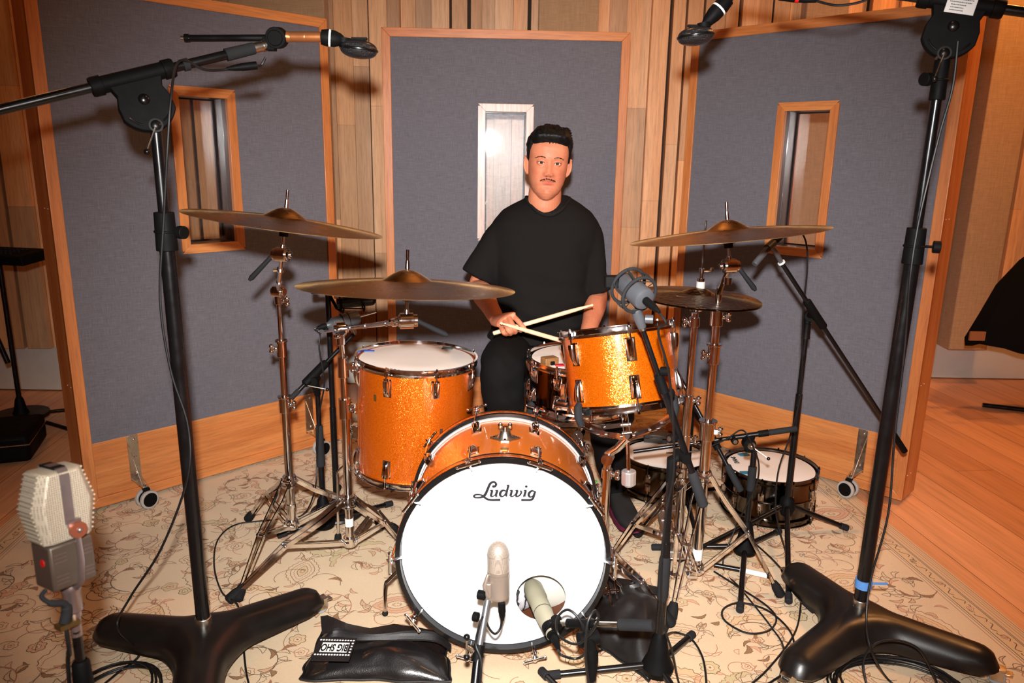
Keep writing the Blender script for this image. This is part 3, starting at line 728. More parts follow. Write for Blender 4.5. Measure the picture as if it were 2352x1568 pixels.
b = MB(); b.lathe([(RB+.001, -.042), (RB+.004, -.042), (RB+.004, -.05), (RB+.001, -.05)], n=96, closed=True); b.build('flesh_hoop', WHITEH, BT, world=False)
b = MB(); b.lathe([(RB+.001, -DB+.041), (RB+.006, -DB+.041), (RB+.006, -DB+.053), (RB+.001, -DB+.053)], n=96, closed=True); b.build('flesh_hoop', WHITEH, BT, world=False)
hz = -.024
hc = MBD.inverted() @ at(1242, 1372, YB+.024); hr = .0715
b = MB(); n = 120; O = []; H = []
for k in range(n):
    a = 2*PI*k/n; hx, hy = hc.x+hr*math.cos(a), hc.y+hr*math.sin(a); dx, dy = math.cos(a), math.sin(a)
    Rr = RB+.002; bb = hx*dx+hy*dy; t_ = -bb+math.sqrt(bb*bb-(hx*hx+hy*hy-Rr*Rr)); O.append((hx+dx*t_, hy+dy*t_)); H.append((hx, hy))
vs = [(*p, hz) for p in O]+[(*p, hz) for p in H]+[(*p, hz-.0006) for p in H]+[(*p, hz-.0006) for p in O]
fs = [(q*n+k, q*n+(k+1) % n, ((q+1) % 4)*n+(k+1) % n, ((q+1) % 4)*n+k) for q in range(4) for k in range(n)]
b.add(vs, fs); b.build('front_head', HEADW, BT, world=False, ang=50)
b = MB(); b.torus(hr, .0012, Matrix.Translation((hc.x, hc.y, hz)), 60, 8); b.build('port_ring', HEADW, BT, world=False)
b = MB(); b.lathe([(1e-4, -DB+.022), (RB+.002, -DB+.022), (RB+.002, -DB+.0225), (1e-4, -DB+.0225)], n=64); b.build('batter_head', HEADW, BT, world=False)
# lettering on the front head, traced as brush strokes
LG = MB()
def lp(cx, cy): return MBD.inverted() @ at(1060+cx/11.76, 1080+cy/11.76, YB+.0226)
def stroke(P, w, n=6):
    S = spline([(x, y, 0) for x, y in P], n) if n > 1 else [V((x, y, 0)) for x, y in P]
    Q = [lp(p.x, p.y) for p in S]
    if not hasattr(w, '__len__'): w = [w]*2
    W = []
    for k in range(len(S)):
        u = k/(len(S)-1)*(len(w)-1); i = min(int(u), len(w)-2); W.append((w[i]*(1-u+i)+w[i+1]*(u-i))*.0000945*1.4)
    LG.strip([(p.x, p.y) for p in Q], W, Q[0].z)
stroke([(835, 432), (870, 440), (915, 420), (935, 370), (905, 322), (855, 312), (800, 335), (755, 390), (710, 500), (655, 625), (600, 695), (540, 722), (440, 737), (365, 728), (335, 695), (365, 662), (440, 648), (520, 660), (590, 690), (640, 740), (710, 780), (790, 795), (890, 797), (1052, 792)], [40, 48, 50, 48, 46, 48, 52, 52, 55, 58, 56, 40, 34, 44, 42, 36, 34, 40, 48, 50, 46, 48, 52])
def blob(cx, cy, r):
    c_ = lp(cx, cy); LG.add([(c_.x+r*.0000945*math.cos(k*PI/8), c_.y+r*.0000945*math.sin(k*PI/8), c_.z+.00003) for k in range(16)], [tuple(range(16))])
blob(862, 430, 40); blob(1750, 434, 39); blob(1600, 558, 26)
for sx, yt, xt, xb in ((0, 0, 830, 788), (0, 0, 968, 918), (0, 0, 1362, 1320), (0, 0, 1510, 1462), (0, 0, 1738, 1692)):
    stroke([(xt, 540), ((xt+xb)/2+2, 615), (xb, 695)], [50, 50, 52]); stroke([(xt-62, 552), (xt-30, 540), (xt+22, 532)], [14, 26, 14])
stroke([(785, 690), (815, 702), (870, 690), (915, 640)], [44, 30, 22, 16]); stroke([(912, 700), (940, 702), (975, 685)], [34, 26, 14])
stroke([(1320, 690), (1350, 702), (1405, 692), (1450, 640)], [44, 30, 24, 16]); stroke([(1460, 690), (1500, 703), (1560, 680), (1605, 625), (1615, 575), (1600, 552)], [40, 32, 34, 38, 36, 30])
stroke([(1690, 700), (1665, 708)], [40, 24]); stroke([(1695, 700), (1738, 688)], [36, 14])
stroke([(1270, 402), (1235, 530), (1196, 690)], [48, 48, 52]); stroke([(1212, 415), (1245, 400), (1298, 392)], [12, 26, 12]); stroke([(1195, 698), (1240, 686)], [34, 12])
stroke([(1195, 560), (1150, 540), (1100, 545), (1055, 595), (1042, 650), (1065, 695), (1110, 702), (1160, 670), (1190, 610)], [30, 36, 46, 54, 56, 46, 30, 26, 24])
stroke([(1970, 570), (1925, 553), (1880, 560), (1830, 610), (1815, 660), (1838, 708), (1880, 716), (1930, 680), (1955, 620)], [30, 38, 46, 54, 56, 46, 30, 26, 24])
stroke([(1992, 555), (1968, 640), (1940, 730), (1905, 780), (1850, 798), (1750, 800), (1612, 798)], [44, 48, 50, 50, 48, 46, 52])
LG.build('head_lettering', simple('black_print', (.01, .01, .012), .5), BT, world=False, flat=True)
# lugs, claws and T-rods
for k in range(10):
    a = PI/2+math.radians(18+36*k); Mz = Matrix.Rotation(a, 4, 'Z')
    for s, zf in ((1, 0), (-1, -DB)):
        q = MB(); zl = -.095 if s > 0 else -DB+.095
        Ml = Mz @ Matrix.Translation((RB, 0, zl)) @ (Matrix.Identity(4) if s > 0 else Matrix.Rotation(PI, 4, 'X')); put(q, LUG, Ml @ Matrix.Diagonal((1.25, 1.1, .75, 1))); q.build('lug', CHROME, BT, world=False)
        q = MB(); x = RB+.025; zo = zf+s*.012
        q.rod((x, 0, zl), (x, 0, zo+s*.02), .0032, n=8, M=Mz); q.rod((x, -.03, zo+s*.022), (x, .03, zo+s*.022), .0042, .0042, 10, M=Mz); q.ball((x, -.03, zo+s*.022), .0052, 8, M=Mz); q.ball((x, .03, zo+s*.022), .0052, 8, M=Mz)
        q.cyl((x, 0, zo+s*.018), (0, 0, 1), .014, .0065, 10, M=Mz); q.build('tension_rod', CHROME, BT, world=False)
        q = MB(); pts = [(x+.006, 0, zo-s*.004), (x+.002, 0, zo+s*.003), (RB+.017, 0, zo+s*.001), (RB+.010, 0, zf+s*.004), (RB+.002, 0, zf+s*.002), (RB+.001, 0, zf-s*.006)]
        q.tube(pts, [.009, .011, .011, .010, .009, .007], 10, M=Mz, flat=.3, up=(0, 1, 0)); q.box((x, 0, zo-s*.0), (.014, .017, .01), Mz); q.build('claw', CHROME, BT, world=False)
# diamond mount plate with wing nut, badge, scratches are left out
def shell_pt(px, py):
    best = None
    r = ray(px, py); o = EYE-BC
    A_ = r.x**2+r.z**2; B_ = o.x*r.x+o.z*r.z; C_ = o.x**2+o.z**2-(RB)**2
    t_ = (-B_-math.sqrt(max(B_*B_-A_*C_, 0)))/A_; return EYE+r*t_
P = shell_pt(1160, 1006); nn = (P-BC); nn.y = 0; nn.normalize(); Mp = Matrix.Translation(P) @ basis(nn, (0, 1, 0)).to_4x4()
q = MB(Mp); q.prism([(-.045, 0), (-.012, -.03), (.012, -.03), (.045, 0), (.012, .03), (-.012, .03)], -.002, .0035)
q.lathe([(.024, .003), (.02, .008), (.016, .02), (.015, .026), (.001, .026)], None, 24)
pl = q.build('mount_plate', STEEL, BT, bev=.0008)
q = MB(Mp)
for sx in (-1, 1): q.ball((.032*sx, 0, .004), .004, 8); q.ball((0, .021*sx, .004), .004, 8)
split(q, 'plate_screw', CHROME, pl)
q = MB(Mp); q.cyl((0, 0, .03), (0, 0, 1), .012, .008, 12)
for sx in (-1, 1): q.ball((.014*sx, 0, .038), .0095, 12, (.75, .3, 1.1))
q.build('wing_nut', CHROME_W, pl)
P = shell_pt(1159, 1031); nn = (P-BC); nn.y = 0; nn.normalize(); q = MB(Matrix.Translation(P) @ basis(nn, (0, 1, 0)).to_4x4()); q.prism([(-.012, .004), (-.007, -.009), (.007, -.009), (.012, .004), (.006, .009), (-.006, .009)], -.001, .0012); q.build('badge', BRASSB, BT)
# folding spurs
for s in (-1, 1):
    q = MB(); a = math.radians(-20) if s > 0 else math.radians(200)
    a = math.radians(-22) if s > 0 else math.radians(202); p0 = V((RB*math.cos(a), RB*math.sin(a), -.2)); 
    fz = -BC.z+.012
    q.tube(spline([p0*.98, p0+V((s*.035, -.03, -.01)), (s*(RB+.07), -.2, -.02+p0.z), (s*(RB+.085), -.225, -.02+p0.z), (s*(RB+.088), fz, -.02+p0.z)], 6), .0058, 10)
    sp = q.build('spur', CHROME_W, BT, world=False); q = MB(); q.ball((s*(RB+.088), fz, p0.z-.02), .01, 12); q.build('rubber_tip', RUBBER, sp, world=False)
    q = MB(); q.cyl(p0*1.01, (p0.x, p0.y, 0), .03, .018, 20); q.build('spur_bracket', CHROME, BT, world=False, bev=.002)
# pillow inside
PIL = NT('striped_pillow'); v_ = PIL.coord(scale=(1, 1, 1)); w_ = PIL.n('ShaderNodeTexWave', i_Scale=14, i_Distortion=6, i_Detail=2); w_.inputs['Detail Scale'].default_value = 1.5; PIL.l(v_, w_.inputs['Vector'])
PIL.set(Base_Color=PIL.ramp(w_.outputs['Color'], [(0, .02), (.1, .02), (.16, srgb(186, 180, 184)), (1, srgb(206, 200, 202))]), Roughness=.9)
b = MB(); b.ball((0, 0, 0), 1, 28, (.12, .085, .10)); 
for i, p in enumerate(b.v): b.v[i] = p*(1+.1*mnoise.noise(p*14))+V((BC.x+.02, BC.y+.19, BC.z-.17))
solo(b, 'damping_pillow', PIL.mat, 'grey patterned pillow seen through the kick drum port hole', 'pillow')

b = MB(); b.ball((0, 0, 0), 1, 30, (.14, .07, .12))
for i, p in enumerate(b.v): b.v[i] = p*(1+.08*mnoise.noise(p*12))+V((BC.x+.135, BC.y+.17, BC.z-.13))
solo(b, 'damping_pillow', simple('cream_pillow_cotton', srgb(205, 200, 188), .9, var=.04), 'plain off-white pillow seen at right inside the kick drum port', 'pillow')
# ---------------------------------------------------------------- cymbals
def bronze(name, c1, c2, rough=.3, dark=False):
    t = NT(name); co = t.n('ShaderNodeTexCoord'); sx = t.n('ShaderNodeSeparateXYZ'); t.l(co.outputs['Object'], sx.inputs[0])
    r = t.math('SQRT', t.math('ADD', t.math('MULTIPLY', sx.outputs[0], sx.outputs[0]), t.math('MULTIPLY', sx.outputs[1], sx.outputs[1])))
    cb = t.n('ShaderNodeCombineXYZ'); t.l(r, cb.inputs[0])
    n1 = t.noise(cb.outputs[0], 420, 3, .8); n2 = t.noise(co.outputs['Object'], 9, 4, .6, .6); n3 = t.noise(cb.outputs[0], 40, 2)
    c = t.ramp(n2, [(.3, c1), (.7, c2)]); c = t.mix(.7, c, t.ramp(n1, [(.3, .75), (.7, 1.1)]), 'MULTIPLY'); c = t.mix(.5, c, t.ramp(n3, [(.35, .8), (.65, 1.1)]), 'MULTIPLY')
    t.set(Base_Color=c, Metallic=1, Roughness=t.ramp(n2, [(.3, rough-.06), (.7, rough+.08)])); t.b.inputs['Anisotropic'].default_value = .85
    tg = t.n('ShaderNodeTangent', direction_type='RADIAL', axis='Z'); t.l(tg.outputs[0], t.b.inputs['Tangent'])
    b_ = t.bump(n1, .5, .0008)
    if dark:
        vo = t.n('ShaderNodeTexVoronoi', i_Scale=70); t.l(co.outputs['Object'], vo.inputs['Vector']); b2 = t.n('ShaderNodeBump', i_Strength=.7, i_Distance=.003); t.l(vo.outputs['Distance'], b2.inputs['Height']); t.l(b_.outputs[0], b2.inputs['Normal']); t.l(b2.outputs[0], t.b.inputs['Normal'])
    return t.mat
BRZ = bronze('cymbal_bronze', srgb(172, 132, 84), srgb(198, 160, 108), .28)
BRZD = bronze('dark_hammered_bronze', srgb(96, 72, 44), srgb(136, 102, 64), .34, True)
def cymbal(label, c, ax, R, mat=BRZ, bell=.050, bow=.018, flip=1, name='cymbal', cat='cymbal', group='bronze cymbals', bh=.027):
    M = Matrix.Translation(V(c)) @ basis(ax, (0, 1, 0)).to_4x4()
    b = MB(); pr = []
    def z_(r):
        z = -bow*(r/R)**1.7
        if r < bell*1.25: z += bh*max(0, math.cos(min(r/(bell*1.25), 1)*PI/2))**1.1
        return z*flip
    rs = [.006]+[R*k/40 for k in range(1, 41)]+[bell, bell*1.25]
    rs = sorted(set(r for r in rs if r >= .006))
    top = [(r, z_(r)) for r in rs]; bot = [(r, z_(r)-.0012) for r in reversed(rs)]
    b.lathe(top+bot, n=112, closed=True)
    o = thing('x', None, None, M); bpy.data.objects.remove(o)
    b2 = b.build(name, mat, None); b2.matrix_world = M; WM[b2.name] = M.copy(); tag(b2, label, cat, group); return b2
ax1 = V((.135, .048, 1)).normalized(); C1 = at(654, 513, 2.17)+ax1*.018
cymbal('high left crash cymbal tilted down toward centre, nearly edge-on', C1, ax1, .279)
ax2 = V((.023, .075, 1)).normalized(); C2 = at(935, 658, 1.93)+ax2*.018
cymbal('low wide ride cymbal above floor tom, bright streaks across it', C2, ax2, .282, bell=.052, bow=.021, bh=.026)
ax3 = V((-.115, .055, 1)).normalized(); C3 = at(1672, 540, 2.2)+ax3*.018
cymbal('high right crash cymbal tilted left above the hi-hat', C3, ax3, .284)
ax4 = V((.04, -.01, 1)).normalized(); C4 = at(1604, 683, 2.42)+ax4*.008
HH = cymbal('dark hammered upper hi-hat cymbal right of the drummer', C4+V((0, 0, .008)), ax4, .2, BRZD, .045, .014, name='hi_hat_cymbal', group='pair of hi-hat cymbals', bh=.018)
cymbal('lower hi-hat cymbal, only its dark rim showing under the upper one', C4+V((0, 0, -.026)), ax4, .2, BRZD, .045, .014, -1, 'hi_hat_cymbal', group='pair of hi-hat cymbals', bh=.018)
q = MB(WM[HH.name]); zz = -.0038
for P, w in (([(-.085, -.072), (-.083, -.052)], .004), ([(-.068, -.052), (-.082, -.062), (-.062, -.074)], .004), ([(-.084, -.072), (-.07, -.078), (-.045, -.074), (-.04, -.066), (-.052, -.062)], .003)): q.strip(P, w, zz)
q.build('hammer_logo', simple('gold_print', srgb(206, 130, 60), .4), HH)

# ---------------------------------------------------------------- stands
def clampr(q, c, d, r=.019, L=.035, wing=None):   # collar with a wing bolt, on the tube through c along d
    q.cyl(c, d, L, r, 18); 
    if wing is not None:
        w = V(wing).normalized(); e = V(c)+w*(r+.016); q.rod(V(c), e, .004, n=8); q.ball(V(c)+w*(r+.002), .009, 10)
        s_ = w.cross(V(d)).normalized(); u = (V(d)*.6+w*.2).normalized()
        q.ball(e+V(d).normalized()*.009, .009, 10, (1, 1, 1)); q.ball(e-V(d).normalized()*.009, .009, 10); q.cyl(e, V(d), .02, .006, 8)
def legs3(T, base, zc, zb, feet, mat=CHROME, w=.017, rub=True, col=CHROME):
    base = V(base)
    q = MB(); q.cyl(base+V((0, 0, zc)), (0, 0, 1), .034, .024, 20); q.cyl(base+V((0, 0, zc-.022)), (0, 0, 1), .01, .028, 20)
    q.build('leg_collar', mat, T, bev=.002)
    q = MB(); q.cyl(base+V((0, 0, zb)), (0, 0, 1), .034, .023, 20); q.build('brace_hub', mat, T, bev=.002)
    for F in feet:
        F = V(F); d = V((F.x-base.x, F.y-base.y, 0)); r = d.length; d.normalize(); s_ = V((-d.y, d.x, 0))
        A = base+d*.022+V((0, 0, zc)); Bp = base+d*.022+V((0, 0, zb)); E = V((F.x, F.y, F.z+.022))
        kn = A+(E-A)*.55+V((0, 0, .02)); q = MB()
        def strap(P, off, ww=.011, th=.0022, side=1):
            for o_ in off:
                R_ = []
                for k, p in enumerate(P):
                    c_ = V(p)+s_*o_[k] if hasattr(o_, '__len__') else V(p)+s_*o_
                    R_.append([c_+s_*th+V((0, 0, ww)), c_-s_*th+V((0, 0, ww)), c_-s_*th-V((0, 0, ww)), c_+s_*th-V((0, 0, ww))])
                q.rings(R_)
        strap([A, A+(E-A)*.2, kn, E+(A-E).normalized()*.03, E], ([.017, .017, .011, .006, .006], [-.017, -.017, -.011, -.006, -.006]), .0085)
        strap([Bp, Bp+(kn-Bp)*.3, kn], ([.012, .012, .008], [-.012, -.012, -.008]), .007)
        for p_ in (A, kn, Bp): q.cyl(p_, s_, .044 if p_ is not kn else .034, .005, 10)
        lg = q.build('leg', mat, T)
        if rub:
            q = MB(); dd = (E-kn).normalized(); q.tube([E-dd*.03, E-dd*.012, E+dd*.018, E+dd*.024], [.012, .018, .02, .013], 12, flat=.85); q.build('rubber_foot', RUBBER, lg)
def cym_top(T, C, ax, tube_from, mat=CHROME, tilt_handle=None):
    ax = V(ax).normalized(); q = MB()
    q.rod(C-ax*.085, C+ax*.07, .0042, n=10); q.rod(C+ax*.028, C+ax*.05, .0065, .005, 12); q.cyl(C+ax*.068, ax, .02, .0048, 10)
    q.build('tilter_rod', CHROME, T)
    q = MB(); q.cyl(C-ax*.030, ax, .024, .018, 20); q.cyl(C-ax*.048, ax, .014, .013, 16); q.build('felt_washer', RUBBER, T)
    K = C-ax*.108; side = V((1, -.25, 0)).normalized() if tilt_handle is None or tilt_handle[0] < 0 else V((-1, -.25, 0)).normalized()
    q = MB(); q.cyl(K, side, .036, .021, 22); q.cyl(K-side*.004, side, .05, .016, 22); q.cyl(K+side*.026, side, .006, .011, 18); q.cyl(K+side*.03, side, .004, .006, 14); q.rod(K+ax*.012, K+ax*.03, .009, .006, 14)
    q.build('tilter_gear', CHROME, T, bev=.0012)
    if tilt_handle is not None:
        h = V(tilt_handle); q = MB(); st_ = K-side*.026; q.tube([st_, st_+h*.25, st_+h*.9, st_+h], [.007, .0065, .008, .004], 12); q.build('tilter_handle', RUBBER, T)
    return K
# left straight-boom stand for the high left crash
def vert(px, py, Y, base): return V((base.x, base.y, at(px, py, base.y).z))
B1 = V((-.80, 2.52, 0))
T1 = thing('cymbal_stand', 'chrome double-braced stand holding the high left crash cymbal', 'stand', B1, 'chrome cymbal stands')
z1 = at(650, 918, 2.52).z; z2 = at(645, 790, 2.52).z; z3 = at(645, 672, 2.5).z
q = MB(); q.rod(B1+V((0, 0, .07)), B1+V((0, 0, z1)), .0145, n=20); q.build('lower_tube', CHROME, T1)
q = MB(); q.rod(B1+V((0, 0, z1)), B1+V((0, 0, z2)), .0115, n=18); q.build('middle_tube', CHROME, T1)
K3 = B1+V((0, 0, z3)); q = MB(); q.rod(B1+V((0, 0, z2)), K3, .0085, n=16); q.build('upper_tube', CHROME, T1)
for zz, r_, w_ in ((z1, .021, (1, -.3, 0)), (z2+.0, .018, (-1, -.3, 0))):
    q = MB(); clampr(q, B1+V((0, 0, zz-.015)), (0, 0, 1), r_, .06, w_); q.cyl(B1+V((.0, -.0, zz+.012)), (0, 0, 1), .006, r_+.004, 18); q.build('tube_clamp', CHROME, T1, bev=.0012)
q = MB(); q.cyl(K3, (1, -.3, 0), .034, .021, 22); q.cyl(K3, (1, -.3, 0), .05, .014, 20); clampr(q, K3+V((0, 0, -.028)), (0, 0, 1), .015, .03, (1, -.2, -.1)); q.build('boom_gear', CHROME, T1, bev=.0012)
K1 = cym_top(T1, C1, ax1, None, tilt_handle=(-.07, -.02, -.075))
q = MB(); q.tube([K3, K3+(K1-K3)*.6, K1], [.0075, .0065, .006], 14); q.cyl(K3+(K1-K3)*.62, K1-K3, .02, .011, 14); q.rod(K3+(K1-K3)*.62, K3+(K1-K3)*.62+V((-.02, -.01, 0)), .004, n=8); q.rod(K3+(K1-K3)*.12, K3+(K1-K3)*.3, .01, n=14); q.build('boom_arm', CHROME, T1)
legs3(T1, B1, .26, .085, [(-1.02, 2.70, 0), (-.87, 2.16, 0), (-.50, 2.66, 0)])
q = MB(); q.cyl(B1+V((0, 0, .16)), (0, 0, 1), .012, .0185, 16); q.build('height_collar', CHROME, T1)
# right-hand of the pair: boom stand for the ride
B2 = V((-.565, 2.42, 0))
T2 = thing('cymbal_stand', 'chrome boom stand holding the low wide ride cymbal', 'stand', B2, 'chrome cymbal stands')
za = at(800, 925, 2.42).z; zb_ = at(795, 830, 2.42).z; K = at(797, 762, 2.36)
K = V((B2.x, B2.y-.02, K.z))
q = MB(); q.rod(B2+V((0, 0, .07)), B2+V((0, 0, za)), .0145, n=20); q.build('lower_tube', CHROME, T2)
q = MB(); q.rod(B2+V((0, 0, za)), B2+V((0, 0, zb_)), .0115, n=18); q.build('middle_tube', CHROME, T2)
q = MB(); q.rod(B2+V((0, 0, zb_)), K, .0085, n=16); q.build('upper_tube', CHROME, T2)
for zz, r_, w_ in ((za, .021, (1, -.3, 0)), (zb_, .018, (1, -.2, 0))):
    q = MB(); clampr(q, B2+V((0, 0, zz-.02)), (0, 0, 1), r_, .07, w_); q.box(B2+V((.028, -.004, zz-.014)), (.026, .02, .024)); q.build('tube_clamp', CHROME, T2, bev=.0012)
K2 = cym_top(T2, C2, ax2, None, tilt_handle=(.085, -.02, -.035))
dB = (K2-K).normalized(); q = MB(); q.rod(K-dB*.25, K2, .0072, n=14); q.cyl(K-dB*.245, dB, .022, .0085, 14)
for f_ in (.2, .45, .75): q.cyl(K+(K2-K)*f_, dB, .008, .0088, 12)
q.cyl(K+(K2-K)*.86, dB, .03, .012, 14); q.rod(K+(K2-K)*.86, K+(K2-K)*.86+V((-.01, -.03, .01)), .004, n=8); q.build('boom_arm', CHROME, T2)
q = MB(); q.cyl(K, (1, .5, 0), .03, .024, 22); q.cyl(K, (1, .5, 0), .048, .015, 20); clampr(q, K+V((0, -.02, -.005)), dB, .014, .05, (0, -1, -.3)); q.cyl(K+V((0, 0, -.035)), (0, 0, 1), .035, .014, 16); q.build('boom_gear', CHROME, T2, bev=.0012)
legs3(T2, B2, .235, .075, [(-.885, 2.15, 0), (-.36, 2.45, 0), (-.44, 2.62, 0)])
q = MB(); q.cyl(B2+V((0, 0, .15)), (0, 0, 1), .03, .0151, 18); q.build('tape_band', WHITEL, T2, label='white tape band')
# right stand
B3 = V((.64, 2.3, 0))
T3 = thing('cymbal_stand', 'chrome stand holding the high right crash cymbal', 'stand', B3, 'chrome cymbal stands')
za = at(1640, 975, 2.3).z; zb_ = at(1655, 800, 2.3).z; zc_ = at(1665, 712, 2.3).z
q = MB(); q.rod(B3+V((0, 0, .05)), B3+V((0, 0, za)), .0165, n=20); q.build('lower_tube', CHROME, T3)
q = MB(); q.rod(B3+V((0, 0, za)), B3+V((0, 0, zc_)), .013, n=18); q.build('middle_tube', CHROME, T3)
K3b = cym_top(T3, C3, ax3, None, tilt_handle=(.055, -.02, -.07))
q = MB(); q.tube([B3+V((0, 0, zc_-.02)), B3+V((0, 0, zc_+.05)), K3b], [.0085, .0085, .006], 14); q.cyl(B3+V((0, 0, zc_+.045)), (0, 0, 1), .05, .010, 14); q.cyl(K3b+V((0, .005, -.045)), (0, 0, 1), .02, .012, 14); q.build('upper_tube', CHROME, T3)
for zz, r_, w_ in ((za, .025, (1, -.3, 0)), (zb_, .019, (-1, -.2, 0)), (zc_, .02, (1, -.15, 0))):
    q = MB(); clampr(q, B3+V((0, 0, zz-.02)), (0, 0, 1), r_, .06, w_); q.cyl(B3+V((0, 0, zz+.012)), (0, 0, 1), .006, r_+.005, 18); q.build('tube_clamp', CHROME, T3, bev=.0012)
legs3(T3, B3, .40, .06, [(.90, 2.235, 0), (.52, 2.10, 0), (.5, 2.62, 0)], w=.02)
q = MB(); q.cyl(B3+V((0, 0, .115)), (0, 0, 1), .04, .0171, 18); q.build('tape_band', WHITEL, T3, label='white tape band')
q = MB(); q.box(B3+V((.023, -.016, za-.02)), (.012, .002, .014)); q.build('clamp_sticker', WHITEL, T3)
# hi-hat stand
B4 = V((C4.x-.008, C4.y, 0)); 
T4 = thing('hi_hat_stand', 'chrome hi-hat stand with thin pull rod right of the drummer', 'stand', B4)
q = MB(); q.rod(B4+V((0, 0, .06)), B4+V((0, 0, C4.z-.35)), .0155, n=20); q.build('lower_tube', CHROME, T4)
q = MB(); q.rod(B4+V((0, 0, C4.z-.36)), B4+V((0, 0, C4.z-.06)), .0115, n=18); q.cyl(B4+V((0, 0, C4.z-.045)), (0, 0, 1), .012, .024, 20, .03); q.build('upper_tube', CHROME, T4)
q = MB(); top = at(1612, 506, 2.42).z; q.rod(B4+V((0, 0, .1)), B4+V((.014, 0, top)), .0032, n=8); q.build('pull_rod', CHROME, T4)
q = MB(); cc = B4+V((.012, 0, C4.z+.05)); q.cyl(cc+V((0, 0, .0)), (0, 0, 1), .012, .012, 16); q.cyl(cc+V((0, 0, .03)), (0, 0, 1), .016, .009, 14); q.rod(cc+V((0, 0, .03)), cc+V((.03, -.01, .032)), .004, n=8); q.ball(cc+V((.03, -.01, .036)), .007, 8); q.rod(cc, cc+V((0, 0, .03)), .006, n=10); q.build('clutch', CHROME, T4)
q = MB(); q.cyl(cc+V((0, 0, -.016)), (0, 0, 1), .022, .014, 18); q.build('felt_washer', simple('grey_felt', (.5, .48, .44), .9), T4)
for zz, w_ in ((C4.z-.36, (1, -.2, 0)), (C4.z-.09, (-1, -.2, 0)), (C4.z-.5, (1, -.2, 0))):
    q = MB(); clampr(q, B4+V((0, 0, zz)), (0, 0, 1), .018, .03, w_); q.build('tube_clamp', CHROME, T4, bev=.001)
legs3(T4, B4, .36, .11, [(B4.x-.30, 2.30, 0), (B4.x+.02, 2.75, 0)])
for sx in (-1, 1):
    q = MB(); q.box(B4+V((.03*sx, -.10, .1)), (.012, .012, .15)); q.box(B4+V((.03*sx, -.10, .021)), (.035, .03, .012)); q.build('pedal_post', CHROME, T4, bev=.001)
q = MB(Matrix.Translation(B4+V((0, .04, .07))) @ Matrix.Rotation(.35, 4, 'X')); q.box((0, .05, 0), (.085, .26, .008)); 
for k in range(5): q.box((0, -.05+.05*k, .006), (.07, .008, .004))
q.build('footboard', ALU, T4, bev=.002)
# ---------------------------------------------------------------- heavy boom stands with three-lobed bases
def sdf3(x, y, tips, r0, r1):
    d = 1e9; k = .07
    for tx, ty in tips:
        L2 = tx*tx+ty*ty; h = max(0, min(1, (x*tx+y*ty)/L2)); q = math.hypot(x-tx*h, y-ty*h)-(r0+(r1-r0)*h)
        if d > 1e8: d = q
        else:
            hh = max(k-abs(d-q), 0)/k; d = min(d, q)-hh*hh*k*.25
    return d
def lobed_base(T, c, tips, r0=.07, r1=.058, z0=.05, H=.078):
    tl = [(t.x-c.x, t.y-c.y) for t in tips]; n = 132; m = 16; vs = []; q = MB()
    out = []
    for i in range(n):
        a = 2*PI*i/n; lo, hi = 0, .7
        for _ in range(26):
            mid = (lo+hi)/2
            if sdf3(mid*math.cos(a), mid*math.sin(a), tl, r0, r1) < 0: lo = mid
            else: hi = mid
        out.append(lo)
    vs = [(c.x, c.y, z0+H)]; fs = []
    for j in range(1, m+1):
        t = (j/m)**.75
        for i in range(n):
            a = 2*PI*i/n; x, y = out[i]*t*math.cos(a), out[i]*t*math.sin(a); d = -sdf3(x, y, tl, r0, r1); u = min(1, max(0, d/.06))
            rr_ = math.hypot(x, y); z = z0+(H-.032*min(1, rr_/.36))*math.sqrt(max(0, 1-(1-u)**2))
            vs.append((c.x+x, c.y+y, z))
    for i in range(n): fs.append((0, 1+i, 1+(i+1) % n))
    for j in range(m-1):
        for i in range(n): a = 1+j*n; fs.append((a+i, a+n+i, a+n+(i+1) % n, a+(i+1) % n))
    b0 = len(vs)
    for i in range(n): a = 2*PI*i/n; vs.append((c.x+out[i]*.96*math.cos(a), c.y+out[i]*.96*math.sin(a), z0-.012))
    for i in range(n): fs.append((1+(m-1)*n+i, b0+i, b0+(i+1) % n, 1+(m-1)*n+(i+1) % n))
    fs.append(tuple(range(b0, b0+n))[::-1])
    q.add(vs, fs); q.build('base', BLACKB, T, ang=60)
    for t in tips:
        d = V((t.x-c.x, t.y-c.y, 0)).normalized(); o = V((t.x, t.y, 0))+d*.052; s_ = V((-d.y, d.x, 0))
        q = MB(); q.cyl(o+V((0, 0, .024)), s_, .018, .0235, 22); w_ = q.build('caster_wheel', simple('grey_wheel', (.32, .34, .36), .4), T, bev=.003)
        Mx = Matrix.Translation(o) @ Matrix.Rotation(math.atan2(d.y, d.x), 4, 'Z'); q = MB(Mx)
        q.box((.0, .0125, .032), (.034, .003, .034)); q.box((.0, -.0125, .032), (.034, .003, .034)); q.box((.0, 0, .0495), (.04, .03, .006)); q.box((.026, 0, .04), (.022, .024, .004)); q.build('caster_fork', STEEL, w_, bev=.001)
def clutch(T, c, name='clutch', r=.023, wing=(1, -.4, 0), mat=BLACKP):
    q = MB(); q.cyl(c+V((0, 0, .022)), (0, 0, 1), .05, r*1.02, 20, r*.97); q.cyl(c-V((0, 0, .022)), (0, 0, 1), .05, r*1.05, 20, r*1.0); q.cyl(c, (0, 0, 1), .006, r*1.12, 20)
    w = V(wing).normalized(); q.build(name, mat, T, bev=.002)
    q = MB(); q.rod(c, c+w*(r+.02), .004, n=8); q.cyl(c+w*(r+.027), w, .018, .016, 14); q.build('knob', mat, T, bev=.002)
